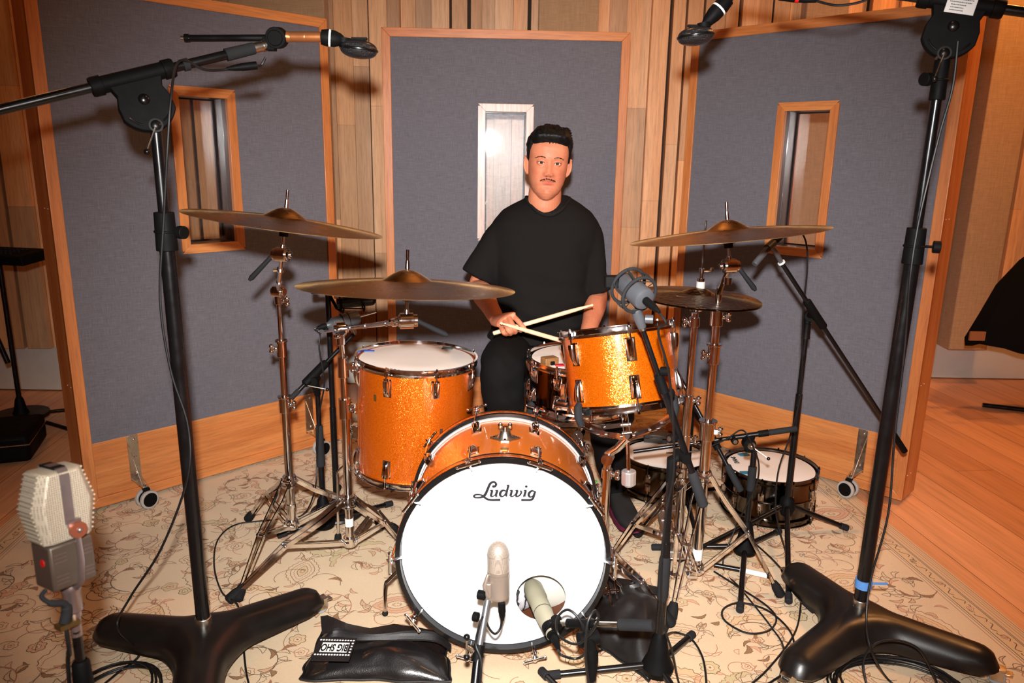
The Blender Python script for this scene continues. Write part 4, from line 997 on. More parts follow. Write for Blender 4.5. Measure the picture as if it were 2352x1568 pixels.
def pivot(T, P, d, label=None):      # big plate pivot: axis of the plate faces the camera roughly, d = boom direction
    d = V(d).normalized(); nrm = V((0, -1, 0)); nrm = (nrm-d*nrm.dot(d)).normalized(); u = d; w = u.cross(nrm)
    if w.z < 0: w = -w
    M = Matrix((u, w, nrm)).transposed().to_4x4(); M = Matrix.Translation(P) @ M
    q = MB(M); q.tube([(-.095, 0, 0), (-.09, 0, 0), (-.07, 0, 0), (-.069, 0, 0), (.069, 0, 0), (.07, 0, 0), (.09, 0, 0), (.095, 0, 0)], [.0205, .0225, .0225, .0195, .0195, .0225, .0225, .0205], 22)
    q.build('boom_sleeve', BLACKP, T)
    q = MB(M); o = []
    for k in range(29):
        a = math.radians(200+140*k/28); o.append((.066*math.cos(a), -.062+.066*math.sin(a)))
    o = [(-.062, -.005), (-.052, -.035), (-.06, -.06)]+o[1:-1]+[(.06, -.06), (.052, -.035), (.062, -.005)]
    q.prism(o, .004, .014); q.prism(o, -.014, -.004)
    pl = q.build('pivot_plate', BLACKP, T, bev=.0025)
    q = MB(M)
    for a0, a1 in ((208, 248), (292, 332)):
        pts = [(.054*math.cos(math.radians(a)), -.062+.054*math.sin(math.radians(a)), .0145) for a in range(a0, a1, 5)]; q.tube(pts, .0022, 8)
    split(q, 'arc_slot_rim', BLACKM, pl)
    q = MB(M); q.ball((0, -.055, .014), .013, 16, (1, 1, .5)); q.ball((0, -.118, .014), .013, 16, (1, 1, .6)); q.cyl((0, -.118, 0), (0, 0, 1), .034, .016, 18)
    split(q, 'bolt_cap', BLACKM, pl)
    Q = P-w*.118; q = MB(); e = Q+V((-.0, -.03, -.0)); hb = Q+nrm*.02
    q.rod(hb, hb+V((-.022, -.012, -.06)), .0022, n=8); lv = q.build('lever', STEEL, T); q = MB(); q.ball(hb+V((-.022, -.012, -.062)), .0075, 14); q.build('lever_ball', BLACKM, lv)
    return Q
def heavy_stand(label, c, tips, joint, E0, E1, zcol, r0=.0185, r1=.0128, grip=None):
    T = thing('boom_stand', label, 'stand', V((c.x, c.y, 0)), 'heavy black boom stands on three-lobed wheeled bases')
    lobed_base(T, c, tips)
    q = MB(); q.cyl(V((c.x, c.y, .132)), (0, 0, 1), .03, .024, 20, .022); q.build('base_collar', STEEL, T, bev=.002)
    d = (E1-E0).normalized(); Q = pivot(T, joint, d)
    tp = V((c.x, c.y, Q.z)); Q2 = V((Q.x, Q.y, Q.z))
    q = MB(); q.rod(V((c.x, c.y, .13)), V((c.x, c.y, zcol)).lerp(V((Q.x, Q.y, zcol)), (zcol-.13)/(Q.z-.13)), r0, n=24); q.build('lower_pole', BLACKM, T)
    a = V((c.x, c.y, .13)).lerp(Q2, (zcol-.13)/(Q.z-.13)); q = MB(); q.rod(a, Q2, r1, n=24); q.build('upper_pole', BLACKM, T)
    clutch(T, a, r=.0245)
    if c.x > 0: clutch(T, Q2-V((0, 0, .06)), 'top_collar', .018, (-1, -.4, 0))
    q = MB(); q.rod(E0, E1, .0115, n=20); q.build('boom', BLACKM, T)
    return T, d
cL = atz(467, 1428, .13); cL.z = 0
tipsL = [atz(262, 1432, .075), atz(700, 1372, .075)]; tipsL = [V((p.x, p.y, 0)) for p in tipsL]
v3 = -(tipsL[0]-cL).normalized()-(tipsL[1]-cL).normalized(); tipsL.append(cL+v3.normalized()*.36)
EL0 = at(-60, 266, 1.67); EL1 = at(612, 104, 2.02)
def along(E0, E1, px): return min((E0.lerp(E1, k/400) for k in range(400)), key=lambda p: abs((p-EYE).dot(Rt)/(p-EYE).dot(Fw)*CF+1176-px))
JL = along(EL0, EL1, 306)
TL, dL = heavy_stand('left heavy black boom stand, boom across the left grey panel', cL, tipsL, JL, EL0, EL1, at(372, 530, 1.86).z)
q = MB(); g0 = EL0.lerp(EL1, .84); g1 = EL0.lerp(EL1, .95); q.rod(g0, g1, .0155, .0145, 18); q.build('boom_grip', FOAM, TL)
q = MB(); q.rod(EL1, EL1-dL*.05, .013, n=16); q.cyl(EL1-dL*.006, dL, .008, .0145, 16); q.build('boom_tip', STEEL, TL)
SW = EL1+V((.028, 0, .018)); q = MB(); q.cyl(SW, (0, 1, .15), .034, .026, 26); q.cyl(SW, (0, 1, .15), .044, .019, 22); q.box(SW-V((.02, 0, .016)), (.03, .026, .03)); q.build('swivel', BLACKP, TL, bev=.002)
bar0 = at(430, 88, 2.0); q = MB(); q.rod(bar0, SW, .0085, n=16); q.cyl(bar0, SW-bar0, .012, .0105, 14); q.build('mic_bar', BLACKM, TL)
q = MB(); q.cyl(bar0+(bar0-SW).normalized()*.008, SW-bar0, .014, .006, 12); q.build('bar_thread', STEEL, TL)
# overhead ribbon microphones with round heads
COPPER = simple('copper_barrel', srgb(200, 128, 78), .3, .75, var=.05)
def holes(name, base, rough, scale, metal=0, dark=.15, spots='hole'):
    t = NT(name); v = t.coord(); vo = t.n('ShaderNodeTexVoronoi', i_Scale=scale, i_Randomness=.15); t.l(v, vo.inputs['Vector'])
    m_ = t.ramp(vo.outputs['Distance'], [(.22, dark), (.34, 1)]); t.set(Base_Color=t.mix(1, base, m_, 'MULTIPLY'), Roughness=rough, Metallic=metal); t.bump(m_, .8, .0012); return t.mat
GRILLK = holes('black_perforated_grille', (.03, .03, .032), .3, 190, .4)
def overhead(label, H, ax, A, Bp, B0, copper=True):
    # H head centre, ax disc axis, A neck end near head, Bp body start, B0 barrel start
    T = thing('ribbon_microphone', label, 'microphone', H, 'pair of overhead ribbon microphones')
    q = MB(fr(H, ax)); pr = [(1e-4, -.023)]+[(.047*math.cos(t), .0235*(1 if t > 0 else -1)*abs(math.sin(t))**.8) for t in [math.radians(a) for a in range(-75, 76, 10)]]+[(1e-4, .023)]; q.lathe(pr, n=44)
    q.build('grille_head', GRILLK, T)
    q = MB(fr(H, ax)); q.torus(.0475, .0022, None, 44, 8, 1.6); q.build('head_band', BLACKM, T)
    q = MB(); d = (Bp-A).normalized(); L = (Bp-A).length; q.tube([A, A+d*L*.15, A+d*L*.4, A+d*L*.75, Bp], [.009, .015, .020, .021, .018], 20); q.cyl(A, ax, .012, .018, 16); q.box(H+V(ax)*.025, (.04, .012, .006)); q.build('handle', BLACKP, T)
    q = MB(); q.cyl(A+d*L*.62, d, .005, .0214, 20); q.build('silver_ring', WHITEL, T)
    q = MB(); q.rod(Bp, B0, .0125, n=18); q.cyl(Bp.lerp(B0, .5), d, .002, .0131, 18); q.cyl(B0, d, .01, .0135, 18); q.build('barrel', COPPER if copper else BLACKM, T)
    return T
HL = at(824, 113, 2.04); overhead('left overhead ribbon microphone, black round head on copper barrel', HL, V((.1, -.05, 1)).normalized(), at(790, 92, 2.03), at(738, 85, 2.02), SW+V((.028, 0, .003)))
HR = at(1598, 83, 2.12); overhead('right overhead ribbon microphone, black round head hanging from black handle', HR, V((-.12, .0, 1)).normalized(), at(1617, 58, 2.12), at(1672, -2, 2.12), at(1702, -40, 2.12), False)
# right heavy stand
cR = atz(1976, 1386, .13); cR.z = 0
tipsR = [atz(*p, .075) for p in ((1838, 1312), (2245, 1500), (1840, 1512))]; tipsR = [V((p.x, p.y, 0)) for p in tipsR]
ER0 = at(2470, 44, 1.86); ER1 = at(1690, -62, 2.14)
import bisect
JR = min((ER0.lerp(ER1, k/200) for k in range(200)), key=lambda p: abs((p-EYE).dot(Rt)/(p-EYE).dot(Fw)*CF+1176-2205))
TR, dR = heavy_stand('right heavy black boom stand with white label on its clamp', cR, tipsR, JR, ER0, ER1, at(2108, 562, cR.y).z, .0195)
q = MB(); a_ = V((cR.x, cR.y, .2)); q.cyl(a_+V((.0, -.002, .0)), (0, 0, 1), .026, .0235, 24); q.box(a_+V((.045, -.004, .0)), (.05, .002, .007), Matrix.Identity(4)); 
MTAPE = simple('blue_masking_tape', srgb(84, 138, 205), .6); q.build('blue_tape', MTAPE, TR, label='blue tape band')
# label on its clamp
nrm = V((0, -1, 0)); dd = ER1-ER0; dd.normalize(); nr = (nrm-dd*nrm.dot(dd)).normalized(); ww = dd.cross(nr); ww = ww if ww.z > 0 else -ww; uu = nr.cross(ww)*-1
uu = ww.cross(nr)
LM = Matrix((uu, ww, nr)).transposed().to_4x4()
Pl = JR+ww*-.010+nr*.0236; q = MB(Matrix.Translation(Pl) @ LM); q.box((0, 0, 0), (.064, .038, .0006)); lb = q.build('label_plate', WHITEL, TR, bev=.0002)
for i, (txt, s_) in enumerate((('PLEASE DO NOT REMOVE THIS', .0042), ('PROPERTY LABEL', .0042), ('Boom Stand Heavy', .0046), ('Studio Equipment', .0046), ('No. 0421', .0042))):
    q = MB(); R_ = random.Random(i)
    x = -.026+.004*(i > 1)
    for k in range(14 if i < 2 else 9):
        wd_ = R_.uniform(.0015, .004); q.box((x+wd_/2, .0125-.0062*i, .0006), (wd_, .0019, .0003)); x += wd_+.0008
    M_ = Matrix.Translation(Pl) @ LM; q.v = [M_ @ p for p in q.v]; q.build('label_line', simple('label_ink', (.05, .05, .06), .6) if i == 0 else bpy.data.materials['label_ink'], lb)
# XLR with red ring at upper right
def xlr(name_label, A, B, ring=None, tailr=.0042, cat='cable', grp=None):
    pass
# ---------------------------------------------------------------- cables
def cable(label, pts, r=.0032, mat=CABLE, plugs=(), n=8, group='black microphone cables', name='microphone_cable'):
    S = spline(pts, n); T = thing(name, label, 'cable', S[0], group)
    q = MB(); q.tube(S, r, 8); q.build('cord', mat, T)
    for a, b, ringc in plugs:
        a = V(a); b = V(b); d = (b-a); L = d.length; d.normalize(); q = MB(); q.tube([a, a+d*L*.28, a+d*L*.45, a+d*L*.5, b], [r*1.1, .0075, .0085, .0097, .0097], 16); pg = q.build('connector', BLACKP, T)
        if ringc: q = MB(); q.cyl(a+d*L*.52, d, L*.1, .0101, 16); q.build('colour_ring', ringc, pg)
    return T
REDP = simple('red_ring', srgb(190, 20, 20), .4)
cable('cable running down the left heavy stand to the coil on the rug', [at(610, 132, 2.02), at(600, 150, 2.02), at(590, 152, 2.0), at(520, 160, 1.97), at(470, 160, 1.93), at(430, 140, 1.9), at(405, 150, 1.86), at(392, 230, 1.82), at(385, 330, 1.81), at(376, 500, 1.82), at(368, 690, 1.82), at(392, 850, 1.82), at(432, 980, 1.82), at(430, 1100, 1.8), at(370, 1260, 1.8), at(300, 1370, 1.84), atz(270, 1440, .16), atz(320, 1500, .02), atz(270, 1545, .006), atz(215, 1590, .0045)],
      plugs=((at(520, 158, 1.97), at(590, 150, 2.0), None),))
q = MB(); q.cyl(EL0.lerp(EL1, .69), dL, .014, .0145, 16); q.build('cable_tie', FOAM, TL)
cable('cable running down the pole of the right heavy stand', [at(2200, 95, 1.9), at(2188, 200, 1.9), at(2160, 300, 1.9), at(2135, 400, 1.9), at(2108, 520, 1.9), at(2090, 640, 1.9), at(2078, 800, 1.92), at(2055, 1000, 1.92), at(2040, 1180, 1.9), at(2000, 1330, 1.88), at(1990, 1420, 1.84), atz(2000, 1490, .13), atz(2040, 1560, .006), atz(2100, 1600, .0045)])
cable('cable with red-ringed connector hanging at top right above the panel', [at(1875, 2, 2.05), at(1920, 12, 2.05), at(1975, 5, 2.03), at(2040, -22, 2.0), ER0.lerp(ER1, .48)], plugs=((at(1875, 3, 2.05), at(1790, -8, 2.07), REDP),))
def coil(label, px, py, rx, ry, n, r=.0032, z=.004, seed=1, arc=2*PI):
    R_ = random.Random(seed); c = atz(px, py, z); P = []
    for k in range(n*14):
        a = k/14*2*PI; f = 1+.06*math.sin(a*.37+seed)+R_.uniform(-.008, .008); P.append(V((c.x+rx*f*math.cos(a)+.012*math.sin(a*.21), c.y+ry*f*math.sin(a), z+.0045*(k//14)+.002*math.sin(a*2))))
    T = thing('cable_coil', label, 'cable', c, 'coiled cables on the rug'); q = MB(); q.tube(spline(P, 2), r, 7); q.build('cord', CABLE, T); return T
coil('coiled black cable at bottom left beside the left lobed base', 250, 1610, .115, .14, 5, seed=2)
coil('coiled black cable under the right lobed base at bottom right', 2060, 1585, .17, .12, 6, seed=5)
cable('single loop of cable standing over the right lobed base', [atz(1995, 1590, .015), atz(1983, 1520, .08), atz(2010, 1478, .14), atz(2060, 1470, .15), atz(2110, 1490, .13), atz(2140, 1540, .06), atz(2160, 1590, .006)])

# ---------------------------------------------------------------- ordinary black stands
def tripod(T, c, hub, feet, r=.0085, cone=True, foot=FOAM):
    q = MB()
    if cone: q.lathe([(.012, .1), (.02, .085), (.03, .03), (.045, -.005), (.04, -.022), (.001, -.022)], Matrix.Translation(V((c.x, c.y, hub))), 24)
    else: q.lathe([(.012, .035), (.026, .02), (.03, -.02), (.02, -.045), (.001, -.045)], Matrix.Translation(V((c.x, c.y, hub))), 20)
    q.build('hub', BLACKP, T)
    for F in feet:
        F = V(F); F = V((F.x, F.y, .0125)); d = (F-V((c.x, c.y, hub))).normalized(); q = MB(); q.rod(V((c.x, c.y, hub)), F, r, n=14); lg = q.build('leg', BLACKM, T)
        q = MB(); q.tube([F-d*.032, F-d*.03, F+d*.003, F+d*.006], [r*1.1, .0125, .0125, .009], 14); q.build('rubber_foot', FOAM, lg)
def stand(label, c, poles, group='black microphone stands'):
    T = thing('microphone_stand', label, 'stand', V((c.x, c.y, 0)), group)
    return T
def pole(T, a, b, r, name='pole', mat=BLACKM): q = MB(); q.rod(a, b, r, n=18); return q.build(name, mat, T)
def knob(T, c, d, r=.012, L=.02, cap=True):
    d = V(d).normalized(); q = MB(); q.cyl(V(c), d, L, r, 16); k = q.build('knob', BLACKP, T, bev=.0015)
    if cap: q = MB(); q.cyl(V(c)+d*L*.5, d, .002, r*.6, 14); q.build('knob_badge', STEEL, k)
def grip(T, a, b, r=.0125): q = MB(); q.tube([a, a.lerp(b, .04), a.lerp(b, .96), b], [r*.8, r, r, r*.75], 16); q.build('counterweight', FOAM, T)
# F: rack tom mic stand
cF = atz(1508, 1560, 0); TF = stand('black boom stand beside kick drum carrying the rack tom microphone', cF, None)
topF = V((cF.x, cF.y, at(1552, 1055, cF.y).z)); pole(TF, V((cF.x, cF.y, .06)), V((cF.x, cF.y, .42)), .0125, 'lower_pole'); pole(TF, V((cF.x, cF.y, .4)), topF, .0095, 'upper_pole')
q = MB(); q.tube([V((cF.x, cF.y, z)) for z in (.25, .26, .37, .38)], [.013, .0155, .0155, .013], 18); q.build('pole_grip', FOAM, TF)
tripod(TF, cF, .05, [atz(1590, 1452, .02), atz(1262, 1545, .02), atz(1640, 1720, .02)], .0095)
F0 = at(1475, 752, 1.80); F1 = at(1616, 1162, 1.80)
bm_ = F0.lerp(F1, .70); pole(TF, F0, F0.lerp(F1, .35), .0065, 'boom_inner'); pole(TF, F0.lerp(F1, .28), F0.lerp(F1, .84), .009, 'boom'); grip(TF, F0.lerp(F1, .8), F1, .0135)
q = MB(); q.cyl(F0.lerp(F1, .3), F1-F0, .05, .0125, 16); q.build('boom_clutch', BLACKP, TF); knob(TF, F0.lerp(F1, .24)+V((.016, -.01, .006)), (1, -.6, .2)); knob(TF, F0.lerp(F1, .6)+V((-.022, -.01, .0)), (-1, -.6, .1)); knob(TF, F0.lerp(F1, .34)+V((.016, .01, -.01)), (1, .6, .0))
q = MB(); q.tube([topF+V((0, 0, -.06)), topF, topF.lerp(bm_, .7), bm_], [.012, .014, .013, .013], 14); q.cyl(bm_.lerp(topF, .3), (.3, -1, 0), .05, .013, 18); q.build('boom_pivot', BLACKP, TF)
q = MB(); q.cyl(F0, F1-F0, .014, .0085, 14); q.build('boom_thread', STEEL, TF)
# its shock-mounted mic
CM = at(1457, 668, 1.79); axM = V((-.35, .72, .25)).normalized(); tail = CM-axM*.05
TM = thing('tom_microphone', 'grey cylindrical microphone in round shock mount above the rack tom', 'microphone', CM)
GM = simple('grey_microphone_body', (.075, .08, .09), .4, .2, var=.1, bump=.1, bs=500)
q = MB(fr(CM, axM)); q.lathe([(1e-4, -.05), (.018, -.05), (.026, -.046), (.028, -.04), (.028, .0), (.024, .004), (.024, .055), (.018, .066), (1e-4, .07)], n=32); q.build('body', GM, TM)
q = MB(fr(CM, axM))
for R_, zz in ((.046, -.022), (.046, .028)): q.torus(R_, .0042, Matrix.Translation((0, 0, zz)), 40, 10)
for k in range(6): a = k*PI/3; q.tube([(.046*math.cos(a), .046*math.sin(a), -.022), (.049*math.cos(a+.1), .049*math.sin(a+.1), .003), (.046*math.cos(a+.2), .046*math.sin(a+.2), .028)], .0028, 8)
q.build('shock_mount', FOAM, TM)
q = MB(fr(CM, axM))
for k in range(6):
    a = k*PI/3+.3; q.tube([(.046*math.cos(a), .046*math.sin(a), -.022), (.028*math.cos(a+.5), .028*math.sin(a+.5), -.0045), (.046*math.cos(a+1.0), .046*math.sin(a+1.0), -.022)], .0013, 6)
q.build('elastic', RUBBER, TM)
q = MB(); q.box(CM+axM*.04+V((-.035, 0, .0045)), (.035, .03, .03)); q.build('mount_plate', BLACKP, TM, bev=.004)
q = MB(); mh = CM+V((.006, 0, -.046)); q.tube([mh, mh.lerp(F0, .4), F0], [.012, .014, .0105], 14); q.cyl(mh.lerp(F0, .5)+V((.024, -.004, 0)), (1, -.2, 0), .02, .011, 14); q.build('mount_stem', GM, TM, bev=.001)
tl = CM-axM*.05
cable('cable from the rack tom microphone down its stand', [tl-axM*.045, tl-axM*.07+V((.01, 0, -.02)), at(1512, 762, 1.72), at(1535, 850, 1.74), at(1545, 950, 1.76), at(1548, 1080, 1.78), at(1530, 1180, 1.78), at(1520, 1300, 1.76), at(1522, 1420, 1.76), at(1545, 1500, 1.74), atz(1560, 1570, .0045), atz(1590, 1640, .0045)], .003, plugs=((tl-axM*.06, tl, None),))
# E: kick port mic
CREAM = simple('fawn_grey_enamel', srgb(160, 155, 132), .42, .1, var=.04)
mA = at(1262, 1440, 1.77); mB = at(1222, 1345, 1.965); dm = (mB-mA).normalized(); Lm = (mB-mA).length
TE = thing('kick_drum_microphone', 'long cream microphone pointing into the kick drum port', 'microphone', mA)
q = MB(fr(mA, dm)); q.lathe([(1e-4, 0), (.019, 0), (.021, .004), (.0235, .03), (.0255, .055), (.0262, .06), (.0262, Lm*.62), (.0285, Lm*.66), (.0285, Lm*.93), (.024, Lm), (1e-4, Lm+.004)], n=32); q.build('body', CREAM, TE)
q = MB(fr(mA, dm))
for k in range(8): 
    for sgn in (-1, 1):
        a = math.radians(-90+38*sgn-20); q.box((0, 0, 0), (.003, .013, .0035), Matrix.Rotation(a, 4, 'Z') @ Matrix.Translation((.0258, 0, .075+.0085*k)))
split(q, 'side_vent', simple('vent_shadow_grey', srgb(120, 116, 100), .6), TE)
q = MB(fr(mA, dm)); q.lathe([(.0265, .066), (.0268, .066), (.0268, .068), (.0265, .068)], n=32, closed=True); q.build('body_seam', BLACKP, TE)
q = MB(fr(mA, dm)); q.lathe([(1e-4, -.04), (.0145, -.04), (.0165, -.03), (.0165, -.022), (.019, -.018), (.021, .0), (.02, .012), (1e-4, .0045)], n=24); q.build('stud_collar', BLACKP, TE)
q = MB(fr(mA, dm)); q.lathe([(.0167, -.034), (.0172, -.034), (.0172, -.026), (.0167, -.026)], n=24, closed=True); q.build('pale_ring', CREAM, TE)
cE = atz(1352, 1690, 0); TEs = stand('low black stand at bottom centre holding the cream kick microphone', cE, None)
arm0 = at(1278, 1430, 1.72); arm1 = at(1500, 1436, 1.60); piv = at(1338, 1462, 1.66); piv2 = arm0.lerp(arm1, .3)
pole(TEs, arm0, arm0.lerp(arm1, .7), .0068, 'boom', STEEL); q = MB(); q.rod(arm0.lerp(arm1, .12), arm0.lerp(arm1, .42), .0115, n=18); q.build('boom_sleeve', BLACKP, TEs); grip(TEs, arm0.lerp(arm1, .66), arm1, .0145)
q = MB(); q.cyl(arm0, (0, 1, .2), .03, .0145, 20); q.cyl(arm0+V((-.004, .0, 0)), (1, 0, 0), .03, .009, 14); q.build('mic_clip', BLACKP, TEs, bev=.001)
pt = V((cE.x, cE.y, piv.z)); q = MB(); q.tube([pt+V((0, 0, -.07)), pt+V((0, 0, -.02)), pt, piv2], [.012, .015, .015, .011], 16); q.cyl(pt.lerp(piv2, .5), (1, .3, 0), .05, .019, 20); q.build('boom_pivot', BLACKP, TEs)
pole(TEs, V((cE.x, cE.y, .06)), pt, .0088); tripod(TEs, cE, .05, [atz(1245, 1536, .02), atz(1560, 1700, .02), V((cE.x-.05, cE.y-.28, 0))], .0085)
cable('cable looping from the cream kick microphone', [mA-dm*.09, mA-dm*.115, at(1325, 1512, 1.66), at(1347, 1490, 1.64), at(1335, 1430, 1.64), at(1305, 1400, 1.66), at(1280, 1420, 1.68), at(1285, 1460, 1.67), at(1330, 1478, 1.62), at(1372, 1430, 1.6), at(1368, 1402, 1.6), at(1350, 1430, 1.58), at(1345, 1500, 1.57), at(1352, 1570, 1.57), at(1360, 1640, 1.56)], .0034, plugs=((mA-dm*.1, mA-dm*.04, None),))
# D: large condenser in front of the kick head
YD = 1.70; D0 = at(1145, 1372, YD); D1 = at(1144, 1243, YD+.012); dd = (D1-D0).normalized(); LD = (D1-D0).length
CHAMP = simple('champagne_nickel', srgb(168, 154, 142), .32, .6, var=.04)
MESH = holes('champagne_mesh', srgb(190, 176, 162), .4, 420, .5, .3)
TD = thing('condenser_microphone', 'champagne condenser microphone with domed mesh head before the kick drum', 'microphone', D0)
q = MB(fr(D0, dd)); r_ = .0278; q.lathe([(1e-4, 0), (r_-.004, 0), (r_-.001, .003), (r_, .008), (r_, LD*.44), (r_+.0012, LD*.45), (r_+.0012, LD*.5), (r_-.002, LD*.51), (1e-4, LD*.51)], n=40); q.build('body', CHAMP, TD)
q = MB(fr(D0, dd)); q.lathe([(r_-.001, LD*.5), (r_, LD*.52), (r_, LD*.78)]+[(r_*math.cos(a), LD*.78+LD*.22*math.sin(a)) for a in [math.radians(k*9) for k in range(1, 10)]]+[(1e-4, LD)], n=40); q.build('grille', MESH, TD)
q = MB(fr(D0, dd)); q.torus(r_+.0003, .0012, Matrix.Translation((0, 0, LD*.77)), 40, 8); q.build('grille_band', CHAMP, TD)
q = MB(fr(D0, dd)); 
for k in (-.12, .16): q.ball((r_*math.sin(k), -r_*math.cos(k), LD*.36), .0016, 8)
split(q, 'body_screw', BLACKP, TD)
q = MB(); br = at(1118, 1352, YD-.02); q.tube([at(1121, 1318, YD-.01), at(1113, 1345, YD-.02), at(1118, 1362, YD-.02), at(1128, 1378, YD-.006)], [.004, .006, .008, .009], 12); q.box(at(1122, 1355, YD-.018), (.014, .012, .04)); q.build('swivel_bracket', CHAMP, TD, bev=.002)
q = MB(); q.cyl(at(1106, 1366, YD-.025), (1, -.3, 0), .02, .012, 16); q.build('bracket_knob', BLACKP, TD, bev=.002)
cD = V((at(1090, 1568, 1.56).x, 1.52, 0)); TDs = stand('grey-tubed stand at bottom centre holding the champagne condenser microphone', cD, None)
d0 = at(1120, 1378, YD-.03); d1 = at(1098, 1500, YD-.1); d2 = at(1088, 1600, YD-.16)
pole(TDs, d0, d1, .0085, 'boom', simple('grey_steel_tube', (.2, .2, .21), .3, .6)); pole(TDs, d1.lerp(d0, .1), d2, .0115, 'boom_sleeve'); pole(TDs, V((cD.x, cD.y, .0)), V((cD.x, cD.y, d2.z)), .011)
q = MB(); q.lathe([(.13, 0), (.13, .008), (.11, .018), (.02, .026), (.001, .026)], Matrix.Translation(cD), 40); q.build('round_base', BLACKB, TDs)
q = MB(); q.ball(d2, .02, 14); q.cyl(d1, d1-d0, .04, .0135, 16); q.build('boom_pivot', BLACKP, TDs)
q = MB(); kk = at(1072, 1486, YD-.1); q.rod(kk+V((0, 0, .027)), kk-V((0, 0, .027)), .0028, n=8); q.rod(kk, d1, .006, n=10); tb = q.build('clamp_bar', STEEL, TDs)
q = MB(); q.ball(kk+V((0, 0, .028)), .0085, 12); q.ball(kk-V((0, 0, .028)), .0085, 12); split(q, 'clamp_ball', BLACKM, tb)
knob(TDs, at(1093, 1416, YD-.05), (1, -.4, 0), .012, .014, False)
cable('short cable looping under the champagne condenser microphone', [at(1153, 1415, YD-.005), at(1150, 1440, YD-.01), at(1138, 1455, YD-.02), at(1125, 1445, YD-.03), at(1113, 1420, YD-.05), at(1108, 1418, YD-.06), at(1100, 1440, YD-.08), at(1093, 1480, YD-.12), at(1105, 1520, YD-.14), at(1100, 1600, YD-.17)], .0031, plugs=((at(1154, 1425, YD-.006), at(1152, 1384, YD), None),))
# ---------------------------------------------------------------- baskets for rack tom and snare
def basket_stand(label, M, R, hb, col, hubp, phis, feet, knobp=None):
    T = thing('drum_stand', label, 'stand', V((col.x, col.y, 0)), 'chrome basket stands for drums')
    Hh = V(hubp); q = MB(); top = V((col.x, col.y, col.z))
    q.rod(V((col.x, col.y, .06)), top, .0125, n=18); q.build('column', CHROME, T)
    q = MB(); q.tube([top-V((0, 0, .02)), top+V((0, 0, .015)), top.lerp(Hh, .5)+V((0, 0, .0)), Hh], [.011, .013, .013, .014], 14); q.cyl(top, (.3, 1, 0), .04, .018, 18); clampr(q, top-V((0, 0, .05)), (0, 0, 1), .017, .03, (1, -.4, 0)); q.build('tilter', CHROME, T)
    for ph in phis:
        P = M @ V(((R+.016)*math.cos(ph), (R+.016)*math.sin(ph), -hb/2-.004)); up = (M.to_3x3() @ V((0, 0, 1))).normalized(); out = (P-(M @ V((0, 0, -hb/2)))).normalized()
        d = (P-Hh); s_ = d.cross(up).normalized()
        A = Hh+up*.0; B_ = Hh+d*.55-up*.028; C_ = P-up*.03+out*.004
        q = MB()
        for of in (-.009, .009):
            R_ = []
            for c_ in (A, A+(B_-A)*.3, B_, C_):
                c2 = c_+s_*of; R_.append([c2+s_*.0016+up*.008, c2-s_*.0016+up*.008, c2-s_*.0016-up*.008, c2+s_*.0016-up*.008])
            q.rings(R_)
        for c_ in (A, A+(B_-A)*.35, B_): q.cyl(c_, s_, .03, .0065, 12)
        ar = q.build('basket_arm', CHROME, T)
        q = MB(); q.tube([C_-up*.004, C_+up*.02+out*.008, C_+up*.048+out*.006, C_+up*.056-out*.002], [.012, .0145, .014, .011], 12, flat=.8); q.build('rubber_grip', FOAM, ar)
    if knobp is not None:
        kb = V(knobp); dd = V((.03, 0, -1)).normalized(); q = MB(); q.rod(Hh, kb, .006, n=12); q.build('clamp_screw', CHROME, T)
        q = MB(fr(kb, dd)); n = 40; o = [((.0212+.0012*abs(math.cos(5*2*PI*k/n)))*math.cos(2*PI*k/n), (.0212+.0012*abs(math.cos(5*2*PI*k/n)))*math.sin(2*PI*k/n)) for k in range(n)]; q.prism(o, -.020, .024); q.cyl((0, 0, .027), (0, 0, 1), .008, .013, 20); q.build('clamp_knob', simple('bright_nickel_knob', (.86, .86, .86), .38, .85), T, bev=.002)
    legs3(T, V((col.x, col.y, 0)), .2, .06, feet, w=.016); return T
hubT = at(1441, 1005, 2.14)
basket_stand('basket stand with silver knob carrying the rack tom', MT, .16, hT, V((at(1396, 1052, 2.16).x, 2.16, at(1396, 1052, 2.16).z)), hubT, (math.radians(-50), math.radians(-140), math.radians(85)), [(.50, 2.06, 0), (.36, 2.50, 0), (.335, 1.98, 0)], at(1444, 1095, 2.12))
hubS = MS @ V((0, 0, -hS/2-.09))
basket_stand('basket stand under the black snare, only rubber grips showing', MS, .178, hS, V((hubS.x, hubS.y+.01, hubS.z-.04)), hubS, (math.radians(-150), math.radians(-42), math.radians(90)), [(.05, 2.62, 0), (.33, 2.36, 0), (.30, 2.75, 0)])

# ---------------------------------------------------------------- pencil microphone stand at the right
cG = V((1.07, 2.66, 0)); TG = stand('tall black tripod boom stand in front of the right grey panel', cG, None)
zt = at(1850, 745, 2.66).z; pole(TG, V((cG.x, cG.y, .1)), V((cG.x, cG.y, at(1830, 905, 2.66).z)), .0125, 'lower_pole'); pole(TG, V((cG.x, cG.y, at(1830, 905, 2.66).z)), V((cG.x, cG.y, zt)), .0095, 'upper_pole')
tripod(TG, cG, .13, [atz(1945, 1208, .02), atz(1812, 1375, .02), atz(1560, 1280, .02)], .0095, False)
q = MB(); q.tube([V((cG.x, cG.y, zt-.05)), V((cG.x, cG.y, zt))], .0145, 16); q.cyl(V((cG.x, cG.y, zt+.002)), (0, 0, 1), .004, .0155, 18); q.cyl(V((cG.x, cG.y, zt-.05)), (0, 0, 1), .004, .0155, 18); q.build('pole_collar', BLACKM, TG)
g0 = at(1793, 600, 2.56); g1 = at(2078, 1036, 2.70)
gp = along(g0, g1, 1872); pp = V((cG.x, cG.y, zt+.035))
